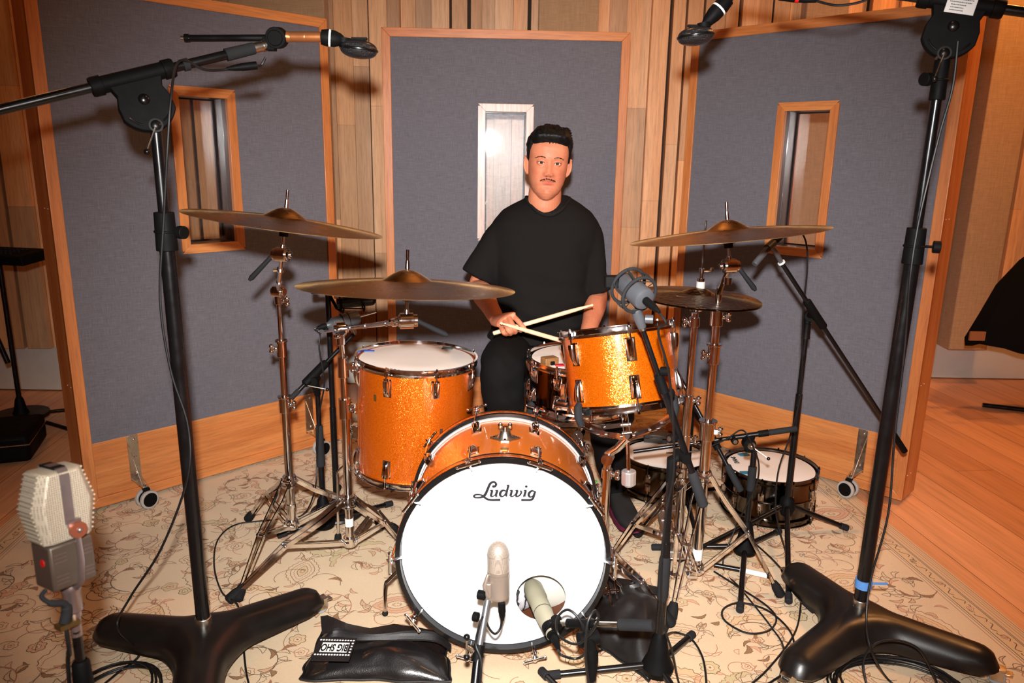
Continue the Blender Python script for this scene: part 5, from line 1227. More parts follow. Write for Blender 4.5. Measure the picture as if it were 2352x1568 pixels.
pole(TG, g0, g1.lerp(g0, .1), .0078, 'boom'); q = MB(); dg_ = (g1-g0).normalized(); q.tube([gp-dg_*.065, gp-dg_*.06, gp+dg_*.06, gp+dg_*.065], [.009, .0145, .0145, .012], 16); q.build('boom_clutch', BLACKP, TG)
q = MB(); q.rod(g1-dg_*.11, g1, .0115, n=16); q.build('boom_end_cap', BLACKP, TG)
q = MB(); q.tube([pp-V((0, 0, .03)), pp, pp.lerp(gp, .6), gp], [.012, .015, .014, .012], 14); q.cyl(pp+V((0, -.012, 0)), (-.2, -1, 0), .03, .0185, 22); q.build('boom_pivot', BLACKP, TG)
q = MB(); q.cyl(g0+dg_*.006, dg_, .006, .0125, 18); q.build('thread_ring', WHITEL, TG)
m0 = at(1733, 607, 2.47); m1 = at(1768, 565, 2.5); m2 = at(1808, 530, 2.55)
TP = thing('pencil_microphone', 'slim grey and black microphone angled down over the hi-hat', 'microphone', m0)
q = MB(); q.tube([m0, m0.lerp(m1, .06), m0.lerp(m1, .1), m1], [.0095, .0105, .0105, .0105], 20); q.build('capsule_body', GM, TP)
q = MB(); q.tube([m1, m1.lerp(m2, .05), m1.lerp(m2, .55), m1.lerp(m2, .7), m2], [.0098, .0105, .0105, .0085, .006], 18); q.build('preamp_body', BLACKP, TP)
q = MB(); cl = m1.lerp(m2, .05); q.cyl(cl, m2-m1, .035, .0135, 18); q.tube([cl, cl.lerp(g0, .5)+V((0, 0, .004)), g0], [.009, .009, .008], 12); q.build('mic_clip', GM, TP)
cable('cable arching over from the slim microphone and down the tall stand', [m2, m2.lerp(m1, -.25), at(1836, 527, 2.58), at(1852, 560, 2.6), at(1854, 620, 2.6), at(1846, 700, 2.6), at(1843, 780, 2.62), at(1840, 900, 2.63), at(1815, 1000, 2.63), at(1788, 1080, 2.61), at(1782, 1170, 2.58), at(1800, 1250, 2.52), at(1835, 1345, 2.3), atz(1838, 1400, .0045), atz(1822, 1460, .0045), atz(1760, 1540, .0045), atz(1700, 1590, .0045)], .003)

# short black boom stands near the spare snare
cH = atz(1708, 1285, 0); TH = stand('short black boom stand standing before the spare snare', cH, None)
zh = at(1722, 1035, cH.y).z; pole(TH, V((cH.x, cH.y, .07)), V((cH.x, cH.y, zh+.004)), .0105); tripod(TH, cH, .055, [atz(1700, 1395, .02), atz(1790, 1215, .02), atz(1500, 1252, .02)], .0095)
q = MB(); q.tube([V((cH.x, cH.y, zh-.15)), V((cH.x, cH.y, zh-.148)), V((cH.x, cH.y, zh-.06)), V((cH.x, cH.y, zh-.058))], [.012, .0145, .0145, .011], 16); q.build('pole_grip', FOAM, TH)
h0 = at(1455, 1037, cH.y+.05); h1 = at(1831, 984, cH.y-.03); hp = along(h0, h1, 1722); dh = (h1-h0).normalized()
pole(TH, h0, h0.lerp(h1, .84), .0072, 'boom'); q = MB(); q.rod(h0.lerp(h1, .62), h0.lerp(h1, .8), .0092, n=16); q.build('boom_tube', BLACKM, TH); grip(TH, h0.lerp(h1, .83), h1, .0105); q = MB(); q.cyl(h0.lerp(h1, .8), dh, .035, .0115, 16); q.build('boom_clutch', BLACKP, TH)
q = MB(); q.cyl(hp-V((0, 0, .03)), (0, 1, 0), .03, .022, 22); q.rod(hp, hp-V((0, 0, .06)), .02, .013, 14); q.build('boom_pivot', BLACKP, TH)
q = MB(); q.cyl(hp+V((.002, -.02, -.03)), (0, -1, 0), .012, .013, 20); q.build('pivot_bolt', STEEL, TH)
q = MB(); q.rod(hp+V((0, -.024, -.03)), at(1765, 1053, cH.y-.07), .0022, n=8); lv = q.build('lever', STEEL, TH); q = MB(); q.ball(at(1765, 1053, cH.y-.07), .0062, 12); q.build('lever_ball', BLACKM, lv)
knob(TH, h0.lerp(h1, .62)+V((0, -.016, -.006)), (0, -1, 0)); knob(TH, h0.lerp(h1, .45)+V((0, -.014, .014)), (0, -1, .3), .01)
cable('thin cable looping over the short black boom by the spare snare', [at(1530, 1040, 2.5), at(1600, 1035, 2.48), at(1665, 1010, 2.44), at(1700, 988, 2.42), at(1718, 1002, 2.4), at(1742, 1060, 2.4), at(1738, 1110, 2.42), at(1715, 1160, 2.44), at(1690, 1210, 2.46), atz(1660, 1300, .0045), atz(1700, 1350, .0045), atz(1772, 1440, .0045), atz(1800, 1490, .0045), atz(1790, 1560, .0045)], .0028)
cJ = V((.74, 2.92, 0)); TJ = stand('black stand with slanting boom behind the hi-hat stand', cJ, None)
j0 = at(1545, 835, 2.62); j1 = at(1702, 1128, 2.44); jp = along(j0, j1, 1642)
pj = V((cJ.x, cJ.y, at(1605, 935, 2.92).z)); pole(TJ, V((cJ.x, cJ.y, .05)), pj, .014, 'pole', BLACKP); tripod(TJ, cJ, .05, [V((1.0, 3.08, 0)), V((.5, 3.22, 0)), V((.72, 2.62, 0))], .009)
jp2 = jp; pole(TJ, j0, j1, .0075, 'boom'); grip(TJ, j0.lerp(j1, .8), j1, .0125); q = MB(); q.cyl(jp, j1-j0, .05, .013, 16); q.build('boom_clutch', BLACKP, TJ)
q = MB(); q.tube([pj-V((0, 0, .05)), pj, jp], [.015, .012, .011], 12); q.build('boom_pivot', BLACKP, TJ)
knob(TJ, jp+V((-.03, -.01, 0)), (-1, -.4, 0), .013)

# ---------------------------------------------------------------- stands and mics behind the left cymbals
cI = V((at(772, 1125, 2.78).x, 2.78, 0)); TI = stand('black straight stand with round base behind the ride cymbal stand', cI, None)
q = MB(); q.lathe([(.105, 0), (.108, .006), (.104, .014), (.03, .02), (.016, .035), (.001, .035)], Matrix.Translation(cI), 48); q.build('round_base', BLACKB, TI)
zI = at(756, 668, 2.78).z; pole(TI, V((cI.x, cI.y, .02)), V((cI.x, cI.y, .45)), .0125, 'lower_pole'); pole(TI, V((cI.x, cI.y, .44)), V((cI.x, cI.y, zI)), .0105, 'upper_pole')
q = MB(); q.cyl(V((cI.x-.02, cI.y-.01, zI+.005)), (1, .2, 0), .07, .011, 14); q.cyl(V((cI.x-.05, cI.y, zI+.005)), (0, 0, 1), .03, .013, 12); q.build('clamp_head', BLACKP, TI)
cc_ = at(815, 690, 2.78); TA = thing('shock_mount_microphone', 'dark microphone in black shock mount partly hidden under the ride cymbal', 'microphone', cc_)
q = MB(); q.cyl(cc_+V((.0, 0, .0)), (1, .1, .1), .13, .025, 22); q.ball(cc_+V((.065, .006, .007)), .025, 14, (.6, 1, 1)); q.build('body', BLACKM, TA)
q = MB(); 
for dx in (-.05, 0.03): q.torus(.042, .0032, fr(cc_+V((dx, 0, dx*.1)), (1, .1, .1)), 30, 8)
for k in range(4): a = k*PI/2+.6; q.rod(cc_+V((-.05, .042*math.cos(a), .042*math.sin(a))), cc_+V((.03, .042*math.cos(a), .042*math.sin(a))), .0025, n=6)
q.tube([cc_+V((-.05, 0, -.042)), cc_+V((-.07, 0, -.03)), V((cI.x, cI.y, zI))], .006, 10); q.build('shock_mount', BLACKP, TA)
q = MB(); q.cyl(at(777, 676, 2.76), (1, .1, 0), .03, .016, 18); q.build('barrel_end', simple('pinkish_nickel', srgb(190, 150, 140), .35, .7), TA)
cK = V((at(741, 1150, 2.62).x, 2.62, 0)); TK = stand('black tripod boom stand at left of the floor tom, boom slanting up', cK, None)
zK = at(728, 905, 2.62).z; pole(TK, V((cK.x, cK.y, .05)), V((cK.x, cK.y, .36)), .0115, 'lower_pole'); pole(TK, V((cK.x, cK.y, .34)), V((cK.x, cK.y, zK)), .009, 'upper_pole'); tripod(TK, cK, .05, [atz(898, 1152, .02), atz(640, 1225, .02), V((cK.x-.03, 3.0, 0))], .0095)
q = MB(); q.tube([V((cK.x, cK.y, z)) for z in (.27, .275, .43, .435)], [.012, .0165, .0135, .011], 16); q.build('pole_grip', FOAM, TK)
k0 = at(668, 915, 2.52); k1 = at(815, 765, 2.68); dk = (k1-k0).normalized(); kp = along(k0, k1, 722)
pole(TK, k0, k1, .0078, 'boom'); grip(TK, k0, k0.lerp(k1, .12), .0095); q = MB(); q.tube([k0.lerp(k1, t) for t in (.2, .22, .52, .55)], [.01, .0165, .0165, .011], 16); q.build('boom_clutch', BLACKP, TK)
q = MB(); q.tube([V((cK.x, cK.y, zK)), kp+V((0, .0, -.02)), kp], [.012, .015, .012], 14); q.cyl(kp-V((0, 0, .02)), (0, 1, 0), .05, .016, 18); q.build('boom_pivot', BLACKP, TK)
q = MB(); q.rod(kp+V((-.03, -.03, -.03)), kp+V((.05, -.03, -.045)), .0022, n=8); lv = q.build('lever', STEEL, TK); q = MB(); q.ball(kp+V((.052, -.03, -.046)), .0065, 12); q.build('lever_ball', BLACKM, lv)
f0 = at(748, 748, 2.56); f1 = at(822, 728, 2.62); TB = thing('floor_tom_microphone', 'dark grey side-address microphone aimed at the floor tom head', 'microphone', f0)
df = (f1-f0).normalized(); q = MB(fr(f0, df)); Lf = (f1-f0).length; q.lathe([(1e-4, 0), (.009, 0), (.011, .01), (.018, .022), (.0225, .026), (.0235, Lf*.5), (.0255, Lf*.52), (.0255, Lf*.95), (.02, Lf+.004), (1e-4, Lf+.008)], n=30); q.build('body', GM, TB)
q = MB(fr(f0, df)); 
for z_ in (.5, .7): q.torus(.0255, .0016, Matrix.Translation((0, 0, Lf*z_)), 30, 6)
q.build('ridge', FOAM, TB)
q = MB(); q.rod(f1, at(864, 716, 2.64), .0042, n=8); q.rod(f1.lerp(f0, .3), k1, .009, n=12); q.build('side_rod', STEEL, TB)
cable('thin cable hanging from the floor tom microphone down the stand', [f0, f0-df*.04, at(735, 768, 2.55), at(733, 800, 2.54), at(742, 850, 2.54), at(744, 890, 2.55), at(732, 960, 2.58), at(728, 1050, 2.58), at(722, 1130, 2.56), atz(690, 1185, .0045), atz(610, 1195, .0045), atz(540, 1205, .0045), atz(500, 1240, .0045), atz(492, 1300, .0045), atz(510, 1360, .0045), atz(545, 1388, .03), atz(556, 1450, .0045), atz(565, 1540, .0045), atz(580, 1600, .0045)], .003, plugs=((f0-df*.035, f0+df*.005, None),))

# ---------------------------------------------------------------- loose cables and connectors on the rug
z_ = .004
cable('cable trailing in a loop on the rug right of the cone-based stand', [atz(1640, 1312, z_), atz(1700, 1350, z_), atz(1760, 1390, z_), atz(1783, 1420, z_), atz(1765, 1448, z_), atz(1715, 1453, z_), atz(1665, 1425, z_), atz(1662, 1398, z_+.006), atz(1700, 1384, z_+.006), atz(1760, 1400, z_+.006), atz(1808, 1440, z_), atz(1824, 1480, z_), atz(1812, 1530, z_), atz(1770, 1600, z_)], .0032)
cable('cable curving away from the base of the cone-based stand', [atz(1515, 1470, .1), atz(1545, 1452, .02), atz(1585, 1465, z_), atz(1612, 1505, z_), atz(1622, 1560, z_), atz(1620, 1620, z_)], .0033)
cable('cable crossing the rug at the bottom centre', [atz(1355, 1505, z_), atz(1395, 1488, z_), atz(1440, 1480, z_)], .0032)
cable('cable snaking out from behind the right lobed base', [atz(1828, 1530, z_), atz(1780, 1560, z_), atz(1720, 1600, z_)], .0032)
p0 = V((atz(1838, 1368, .02))); cable('two-part connector with white writing lying against the right lobed base', [atz(1800, 1312, .03), atz(1770, 1280, .014), atz(1730, 1245, z_), atz(1700, 1225, z_)], .0032, plugs=((atz(1795, 1308, .03), atz(1835, 1366, .03), None),))
cxA, cxB = atz(1812, 1335, .03), atz(1868, 1402, .03); TX = thing('cable_adapter', 'black cylindrical adapter leaning on the right lobed base, white marks on it', 'adapter', cxA)
q = MB(); q.rod(cxA, cxA.lerp(cxB, .7), .0135, n=20); q.build('barrel', BLACKM, TX); q = MB(); q.tube([cxA.lerp(cxB, .68), cxA.lerp(cxB, .75), cxB], [.0125, .0125, .008], 16); q.build('rubber_boot', FOAM, TX)
dx_ = (cxB-cxA).normalized(); nm_ = (EYE-cxA).normalized(); nm_ = (nm_-dx_*nm_.dot(dx_)).normalized(); yy = nm_.cross(dx_)
Mx = Matrix((dx_, yy, nm_)).transposed().to_4x4(); q = text_mb('04', .016, Matrix.Translation(cxA.lerp(cxB, .14)+nm_*.0138) @ Mx @ Matrix.Rotation(-PI/2, 4, 'Z'), .0001, .0005); q.build('number_print', WHITEL, TX)
q = MB(Matrix.Translation(cxA.lerp(cxB, .4)+nm_*.0137) @ Mx); q.strip(spline([(-.012, -.002, 0), (-.008, .003, 0), (-.004, -.003, 0), (0, .003, 0), (.004, -.002, 0), (.012, .001, 0)], 3), .0012, 0); q.build('script_print', WHITEL, TX)
q = MB(); wA, wB = atz(1700, 1308, .018), atz(1762, 1322, .018); q.rod(wA, wB, .0095, n=16); TW = solo(q, 'white_sleeve', WHITEL, 'white paper sleeve around a black leg end beside the chrome foot', 'sleeve')
q = MB(); q.rod(atz(1640, 1297, .02), wA, .0085, n=14); q.rod(wA, wB+(wB-wA)*.1, .0083, n=12); 
solo(q, 'black_rod', BLACKM, 'black rod lying on the rug under the right crash stand', 'rod')
GRN = simple('green_plastic', srgb(60, 200, 60), .5); q = MB(); q.ball(atz(1367, 1105, .0045), .011, 12, (1, 1, .4)); solo(q, 'green_tag', GRN, 'tiny bright green tag on the rug right of the kick drum', 'tag')
q = MB(Matrix.Translation(atz(1424, 1332, .002)) @ Matrix.Rotation(.5, 4, 'Z')); n_ = 7
vs = [((i/(n_-1)-.5)*.075, (j/(n_-1)-.5)*.07, .004*mnoise.noise(V((i*.9, j*.9, 3)))+.003) for i in range(n_) for j in range(n_)]; q.add(vs, [(i*n_+j, (i+1)*n_+j, (i+1)*n_+j+1, i*n_+j+1) for i in range(n_-1) for j in range(n_-1)])
pc = solo(q, 'care_label', simple('off_white_cloth', srgb(228, 218, 205), .8, var=.05), 'crumpled off-white label on rug beside the black sandbag', 'label'); md = pc.modifiers.new('t', 'SOLIDIFY'); md.thickness = .001

# ---------------------------------------------------------------- sandbags
VINYL = simple('black_vinyl', (.009, .008, .008), .25, coat=.15, spec=.5, var=.3, vs=14, bump=.35, bs=260)
VINYM = simple('black_matte_vinyl', (.009, .008, .008), .5, spec=.4, var=.3, vs=14, bump=.3, bs=200)
def pillow_bag(name, label, corners, H, mat, seed, n=26, cat='sandbag'):
    A, B_, C_, D = [V(c) for c in corners]; c0 = (A+B_+C_+D)/4; T = thing(name, label, cat, V((c0.x, c0.y, 0)))
    top = []; bot = []
    for i in range(n):
        u = i/(n-1)
        for j in range(n):
            v = j/(n-1); p = A*(1-u)*(1-v)+B_*u*(1-v)+C_*u*v+D*(1-u)*v
            e = (math.sin(PI*u)*math.sin(PI*v))**.45
            w = mnoise.noise(V((u*3.1, v*2.3, seed)))*.35+mnoise.noise(V((u*9, v*7, seed+3)))*.10
            h = H*e*(1+w); k = .012*mnoise.noise(V((u*5, v*5, seed+9)))
            top.append((p.x+k, p.y+k, .001+.004*(1-e)+h)); bot.append((p.x+k, p.y+k, .0003))
    vs = top+bot; N = n*n; fs = []
    for i in range(n-1):
        for j in range(n-1): a = i*n+j; fs.append((a, a+n, a+n+1, a+1)); fs.append((N+a, N+a+1, N+a+n+1, N+a+n))
    ed = [j for j in range(n)]+[i*n+n-1 for i in range(1, n)]+[(n-1)*n+j for j in range(n-2, -1, -1)]+[i*n for i in range(n-2, 0, -1)]
    for k in range(len(ed)): a, b = ed[k], ed[(k+1) % len(ed)]; fs.append((a, b, N+b, N+a))
    q = MB(); q.add(vs, fs); q.build('bag', mat, T, ang=70)
    q = MB(); q.tube([V(top[k])+V((0, 0, .0015)) for k in ed], .0032, 6, closed=True); q.build('piped_seam', VINYM, T)
    return T, top, n
Z0 = .02
TS, top, n = pillow_bag('sandbag', 'black vinyl sandbag with lettered patch in front of the kick drum, left', [atz(688, 1548, Z0), atz(1034, 1556, Z0), atz(1022, 1460, Z0), atz(742, 1440, Z0)], .055, VINYL, 2.3)
TS['group'] = 'black sandbags holding the kick drum'
def toph(x, y):
    best = min(top, key=lambda p: (p[0]-x)**2+(p[1]-y)**2); return best[2]
flap = [(736, 1415), (752, 1412), (800, 1432), (850, 1442), (905, 1432), (960, 1440), (1010, 1450), (1030, 1470)]
q = MB(); vs = []
for px, py in flap:
    p = atz(px, py, .05); b = atz(px+4, py+50 if px < 800 else py+34, .045); vs += [(p.x, p.y, p.z), (b.x, b.y, b.z+.012), (p.x, p.y+.006, p.z-.006)]
nf = len(flap); fs = [(3*i, 3*i+3, 3*i+4, 3*i+1) for i in range(nf-1)]+[(3*i, 3*i+2, 3*i+5, 3*i+3) for i in range(nf-1)]+[(3*i+2, 3*i+1, 3*i+4, 3*i+5) for i in range(nf-1)]; q.add(vs, fs); q.build('folded_flap', VINYL, TS)
hand = [(742, 1472), (770, 1452), (830, 1462), (880, 1462), (940, 1458), (1000, 1462), (1036, 1486)]
S = spline([atz(a, b, .078) for a, b in hand], 6); R_ = []
for k, p in enumerate(S):
    w = .024+.006*math.sin(k*.3); R_.append([p+V((0, w*(i/6-.5)*2*.7, .0035*math.cos(i*PI)+.002*math.sin(i*1.5)-abs(i-3)*.0012)) for i in range(7)]+[p+V((0, w*(i/6-.5)*2*.7, -.004)) for i in range(6, -1, -1)])
q = MB(); q.rings(R_); q.build('webbing_strap', VINYM, TS, ang=20)
# patch with dotted border and upside-down lettering
pA, pB, pC = atz(806, 1486, .062), atz(730, 1484, .062), atz(800, 1522, .062)
ux = (pB-pA); W_ = ux.length; ux.normalize(); uy = (pA-pC); uy = (uy-ux*uy.dot(ux)); Hh_ = uy.length; uy.normalize(); nz = V((0, -.25, 1)).normalized(); nz = ux.cross(uy); nz = nz if nz.z > 0 else -nz
# letters read from the right, upside down
xr = -ux; Pm = (pA+pB)/2+(pC-pA)*.5; PM = Matrix((ux, (-uy), ux.cross(-uy))).transposed().to_4x4()
if (PM.to_3x3() @ V((0, 0, 1))).z < 0: PM = Matrix((ux, (-uy), -ux.cross(-uy))).transposed().to_4x4()
Mpt = Matrix.Translation(Pm+V((.006, 0, .022))) @ PM
q = MB(Mpt); q.box((.0, .006, 0), (W_*1.12, Hh_*1.5, .0012)); q.build('patch', VINYM, TS)
q = MB(Mpt); q.box((0.0, 0, .0009), (W_*.80, Hh_*.62, .0004)); wp = q.build('white_panel', WHITEL, TS)
q = MB(Mpt)
for i in range(13):
    for s_ in (-1, 1): q.cyl(((i/12-.5)*W_*.98, s_*Hh_*.47, .0009), (0, 0, 1), .0005, W_*.032, 10)
for i in range(1, 5): q.cyl((-W_*.49, (i/5-.5)*Hh_*.94, .0009), (0, 0, 1), .0005, W_*.032, 10)
q.build('dot_border', WHITEL, TS)
q = text_mb('BIG SHO', Hh_*.62, Mpt @ Matrix.Translation((0, 0, .0013)), .0002, .0012, xs=.47)
q.build('patch_lettering', BLACKP, TS)
TS2, top2, n2 = pillow_bag('sandbag', 'crumpled black cloth sandbag on the right side of the kick drum', [atz(1340, 1440, .02), atz(1490, 1555, .02), atz(1545, 1395, .02), atz(1400, 1335, .02)], .11, VINYM, 7.7)
TS2['group'] = 'black sandbags holding the kick drum'
q = MB(); S = spline([atz(1395, 1335, .05), atz(1440, 1340, .06), atz(1500, 1355, .05), atz(1530, 1362, .03)], 5); R_ = [[p+V((0, .022, .004)), p+V((0, .022, 0)), p+V((0, -.022, -.004)), p+V((0, -.022, .0))] for p in S]; q.rings(R_); q.build('webbing_strap', VINYM, TS2)

# ---------------------------------------------------------------- vintage ribbon microphone, near left
VMESH = holes('ivory_woven_mesh', srgb(168, 156, 136), .5, 300, .2, .35)
VBODY = simple('grey_brown_enamel', srgb(84, 72, 62), .4, .4, var=.06); VCH = simple('aged_chrome', srgb(150, 134, 130), .3, .8, var=.08)
YV = 1.07; cV = at(132, 1165, YV); Mv = Matrix.Translation(cV) @ Matrix.Rotation(math.radians(57), 4, 'Z') @ Matrix.Rotation(math.radians(3), 4, 'Y') @ Matrix.Rotation(math.radians(-6), 4, 'X')
TV = thing('vintage_microphone', 'vintage microphone with ivory octagonal mesh head at the lower left edge', 'microphone', Mv)
dV = .033; F = [(-.030, .064), (.030, .064), (.046, .010), (.036, -.048), (-.036, -.048), (-.046, .010)]
def hexbody(q, F, y0, y1, k=.72):
    c = [(x*k, -.0, z*.97) for x, z in F]
    R_ = [[(x*.74, y0, z*.95) for x, z in F], [(x, y0+.012, z) for x, z in F], [(x, y1-.012, z) for x, z in F], [(x*.74, y1, z*.95) for x, z in F]]
    q.rings(R_)
q = MB(); hexbody(q, F, -dV, dV); hd = q.build('mesh_head', VMESH, TV, world=False, ang=20, bev=.002)
q = MB(); 
for k in range(15):
    z = .06-.0072*k; w = (.030+(.046-.030)*(.064-z)/.054 if z > .01 else .046-(.010)*(.01-z)/.058)+.0012
    for s_ in (-1, 1): q.rod((s_*w, -dV+.012, z), (s_*w, dV-.012, z), .0016, n=6)
split(q, 'side_rib', VMESH, hd, world=False)
q = MB(); R_ = []
for y, z in ((-dV-.002, -.02), (-dV-.0022, .055), (-dV+.004, .0655), (0, .0675), (dV-.004, .0655), (dV+.002, .055)): R_.append([(-.0075, y, z), (.0075, y, z), (.0075, y+.0015, z+.0015), (-.0075, y+.0015, z+.0015)])
q.rings(R_); q.build('centre_strap', VCH, TV, world=False)
q = MB(); q.box((0, 0, .0668), (.017, .045, .003)); q.build('top_badge', BLACKP, TV, world=False)
q = MB(); q.box((0, 0, -.085), (.066, .058, .072)); bd = q.build('lower_housing', VBODY, TV, world=False, bev=.004)
q = MB()
for zz in (-.064, -.070, -.076, -.098, -.104, -.110):
    for sx in (-.018, .021): q.box((sx, -.0293, zz), (.018, .0012, .0016))
split(q, 'raised_rib', VCH, bd, world=False)
q = MB(); q.cyl((-.0333, -.004, -.078), (1, 0, 0), .0014, .006, 20); q.build('red_badge', REDP, bd, world=False)
q = MB(); q.tube([(.006, -dV-.003, -.02), (.006, -dV-.006, -.045), (.006, -dV-.008, -.08), (.006, -dV-.002, -.11), (.006, -.012, -.128)], [.0075, .0075, .0075, .008, .009], 12, flat=.55); q.build('yoke', VCH, TV, world=False)
q = MB(); q.cyl((.006, -dV-.010, -.030), (0, 1, 0), .008, .0125, 24); dk_ = q.build('pivot_disc', simple('copper_disc', srgb(150, 84, 60), .4, .6), TV, world=False); q = MB(); q.ball((.006, -dV-.0145, -.030), .0042, 10); q.build('pivot_screw', VCH, dk_, world=False); q = MB(); q.box((.004, -dV-.003, -.020), (.018, .01, .012)); q.build('pivot_block', VCH, TV, world=False)
q = MB(); q.lathe([(1e-4, -.215), (.008, -.215), (.0085, -.185), (.0105, -.183), (.0105, -.175), (.0135, -.172), (.0135, -.14), (.0145, -.138), (.0145, -.132), (.012, -.125), (1e-4, -.122)], Matrix.Translation((.004, 0, 0)), 28); q.build('swivel_joint', VCH, TV, world=False)
q = MB(); q.tube(spline([(-.036, -.01, -.118), (-.044, -.012, -.125), (-.036, -.02, -.137), (-.018, -.02, -.146), (-.014, -.018, -.16), (-.02, -.018, -.178)], 5), [.0035]*10+[.0055]*8+[.008]*8, 10); q.build('clamp_arm', FOAM, TV, world=False); q = MB(); q.box((-.013, -.012, -.184), (.03, .02, .008)); q.build('clamp_nut', simple('brass_nut', srgb(120, 100, 60), .4, .8), TV, world=False)
bs = Mv @ V((.004, 0, -.215)); TVs = stand('black stand carrying the vintage microphone at the lower left', bs, None)
pole(TVs, V((bs.x, bs.y, .03)), V((bs.x, bs.y, bs.z-.05)), .0125, 'lower_pole'); q = MB(); q.tube([bs+V((0, 0, .01)), bs-V((0, 0, .055))], .0075, 14); q.build('upper_pole', BLACKM, TVs)
q = MB(); q.tube([V((bs.x, bs.y, bs.z-z)) for z in (.045, .05, .12, .15)], [.010, .0135, .0165, .0165], 18); q.build('pole_grip', BLACKP, TVs)
q = MB(); q.lathe([(.13, 0), (.13, .01), (.11, .02), (.015, .035), (.001, .035)], Matrix.Translation(V((bs.x, bs.y, 0))), 40); q.build('round_base', BLACKB, TVs)
cable('cable hanging beside the vintage microphone stand', [Mv @ V((-.018, -.018, -.18)), Mv @ V((-.018, -.018, -.23)), at(157, 1500, YV-.02), at(162, 1600, YV-.02), V((bs.x-.03, bs.y-.02, .1))], .0034)

# ---------------------------------------------------------------- background left: laptop stand, case; right: coat on rack
cN = V((at(27, 800, 3.72).x, 3.72, 0)); TN = stand('dim black tripod stand holding a small mixer, far left background', cN, None)
zN = at(30, 600, 3.72).z; pole(TN, V((cN.x, cN.y, .05)), V((cN.x, cN.y, at(28, 535, 3.72).z)), .012); tripod(TN, cN, .07, [V((cN.x+.36, 3.62, 0)), V((cN.x-.28, 3.5, 0)), V((cN.x+.2, 4.02, 0))], .01); pole(TN, V((cN.x-.17, cN.y-.02, zN+.02)), V((cN.x-.03, cN.y, .35)), .013, 'side_pole')
q = MB(); q.cyl(V((cN.x, cN.y, .07)), (0, 0, 1), .02, .13, 30); q.build('weight_disc', BLACKB, TN); q = MB(); q.cyl(V((cN.x, cN.y, at(28, 535, 3.72).z)), (0, 0, 1), .02, .01, 12); q.build('thread_tip', STEEL, TN)
mxp = V((cN.x+.02, cN.y-.02, zN+.01)); TMx = thing('small_mixer', 'small black mixer box on the far left background stand', 'mixer', mxp)
q = MB(Matrix.Translation(mxp) @ Matrix.Rotation(-.2, 4, 'Z') @ Matrix.Rotation(.1, 4, 'X')); q.box((.02, 0, .022), (.42, .2, .045), taper=.94); q.build('housing', BLACKP, TMx, bev=.005)
q = MB(Matrix.Translation(mxp) @ Matrix.Rotation(-.2, 4, 'Z') @ Matrix.Rotation(.1, 4, 'X'))
for i in range(8):
    for j in range(3): q.cyl((.0+.026*i-.05, -.06+.05*j, .048), (0, 0, 1), .012, .007, 10)
split(q, 'control_knob', FOAM, TMx)
q = MB(Matrix.Translation(V((-2.52, 3.35, .075))) @ Matrix.Rotation(.35, 4, 'Z')); q.box((0, 0, 0), (.5, .34, .13)); cs = thing('equipment_case', 'flat black case on the floor at the left edge', 'case', (-2.55, 3.3, 0))
q = MB(Matrix.Translation(V((-2.52, 3.32, .075))) @ Matrix.Rotation(.35, 4, 'Z')); q.box((0, 0, 0), (.5, .34, .13)); q.build('shell', BLACKP, cs, bev=.02)
q = MB(Matrix.Translation(V((-2.52, 3.32, .075))) @ Matrix.Rotation(.35, 4, 'Z')); q.box((0, 0, .02), (.504, .344, .004)); q.build('edge_strip', STEEL, cs)
cO = V((3.1, 4.2, 0)); TO = thing('coat_rack', 'low black metal stand under the dark coat, right background', 'rack', cO)
q = MB(); q.rod(cO, cO+V((0, 0, .92)), .014, n=14); q.build('post', BLACKM, TO)
for a, b in (((2.85, 4.32, .016), (3.4, 4.1, .016)), ((3.0, 4.0, .016), (3.25, 4.45, .016))): q = MB(); q.rod(a, b, .014, n=12); q.build('foot_bar', BLACKM, TO)
q = MB(); q.tube(spline([cO+V((-.14, 0, .86)), cO+V((-.08, 0, .9)), cO+V((0, 0, .92)), cO+V((.08, 0, .9)), cO+V((.14, 0, .86))], 4), .01, 8); q.build('hanger', BLACKM, TO)
COATM = simple('black_coat_wool', (.004, .004, .004), .95, spec=.1, bump=.4, bs=120)
q = MB(); R_ = []
prof = [(1.07, .06, .05), (1.03, .16, .08), (.92, .28, .11), (.78, .38, .13), (.62, .44, .15), (.47, .5, .17), (.42, .49, .17)]
for z, w, d in prof: R_.append([(cO.x+.02+w*(1+.05*math.sin(k*1.9))*math.cos(2*PI*k/36), cO.y-.02+d*(1+.12*math.sin(k*1.9+z*3))*math.sin(2*PI*k/36), z+.02*math.sin(k*.7)) for k in range(36)])
q.rings(R_); TCt = thing('black_coat', 'black coat with small tan label hanging in the right background', 'coat', cO+V((0, 0, .40))); q.build('coat_body', COATM, TCt, ang=70)
q = MB(); lc_ = at(2245, 768, 4.06); q.box(lc_, (.085, .012, .05), None); q.build('tan_label', simple('tan_leather', srgb(150, 96, 58), .6), TCt, label='tan label patch')

for o_ in (TN, TVs, cs, TO, TCt): 
    if o_ is not TVs: o_.location.z -= .0088
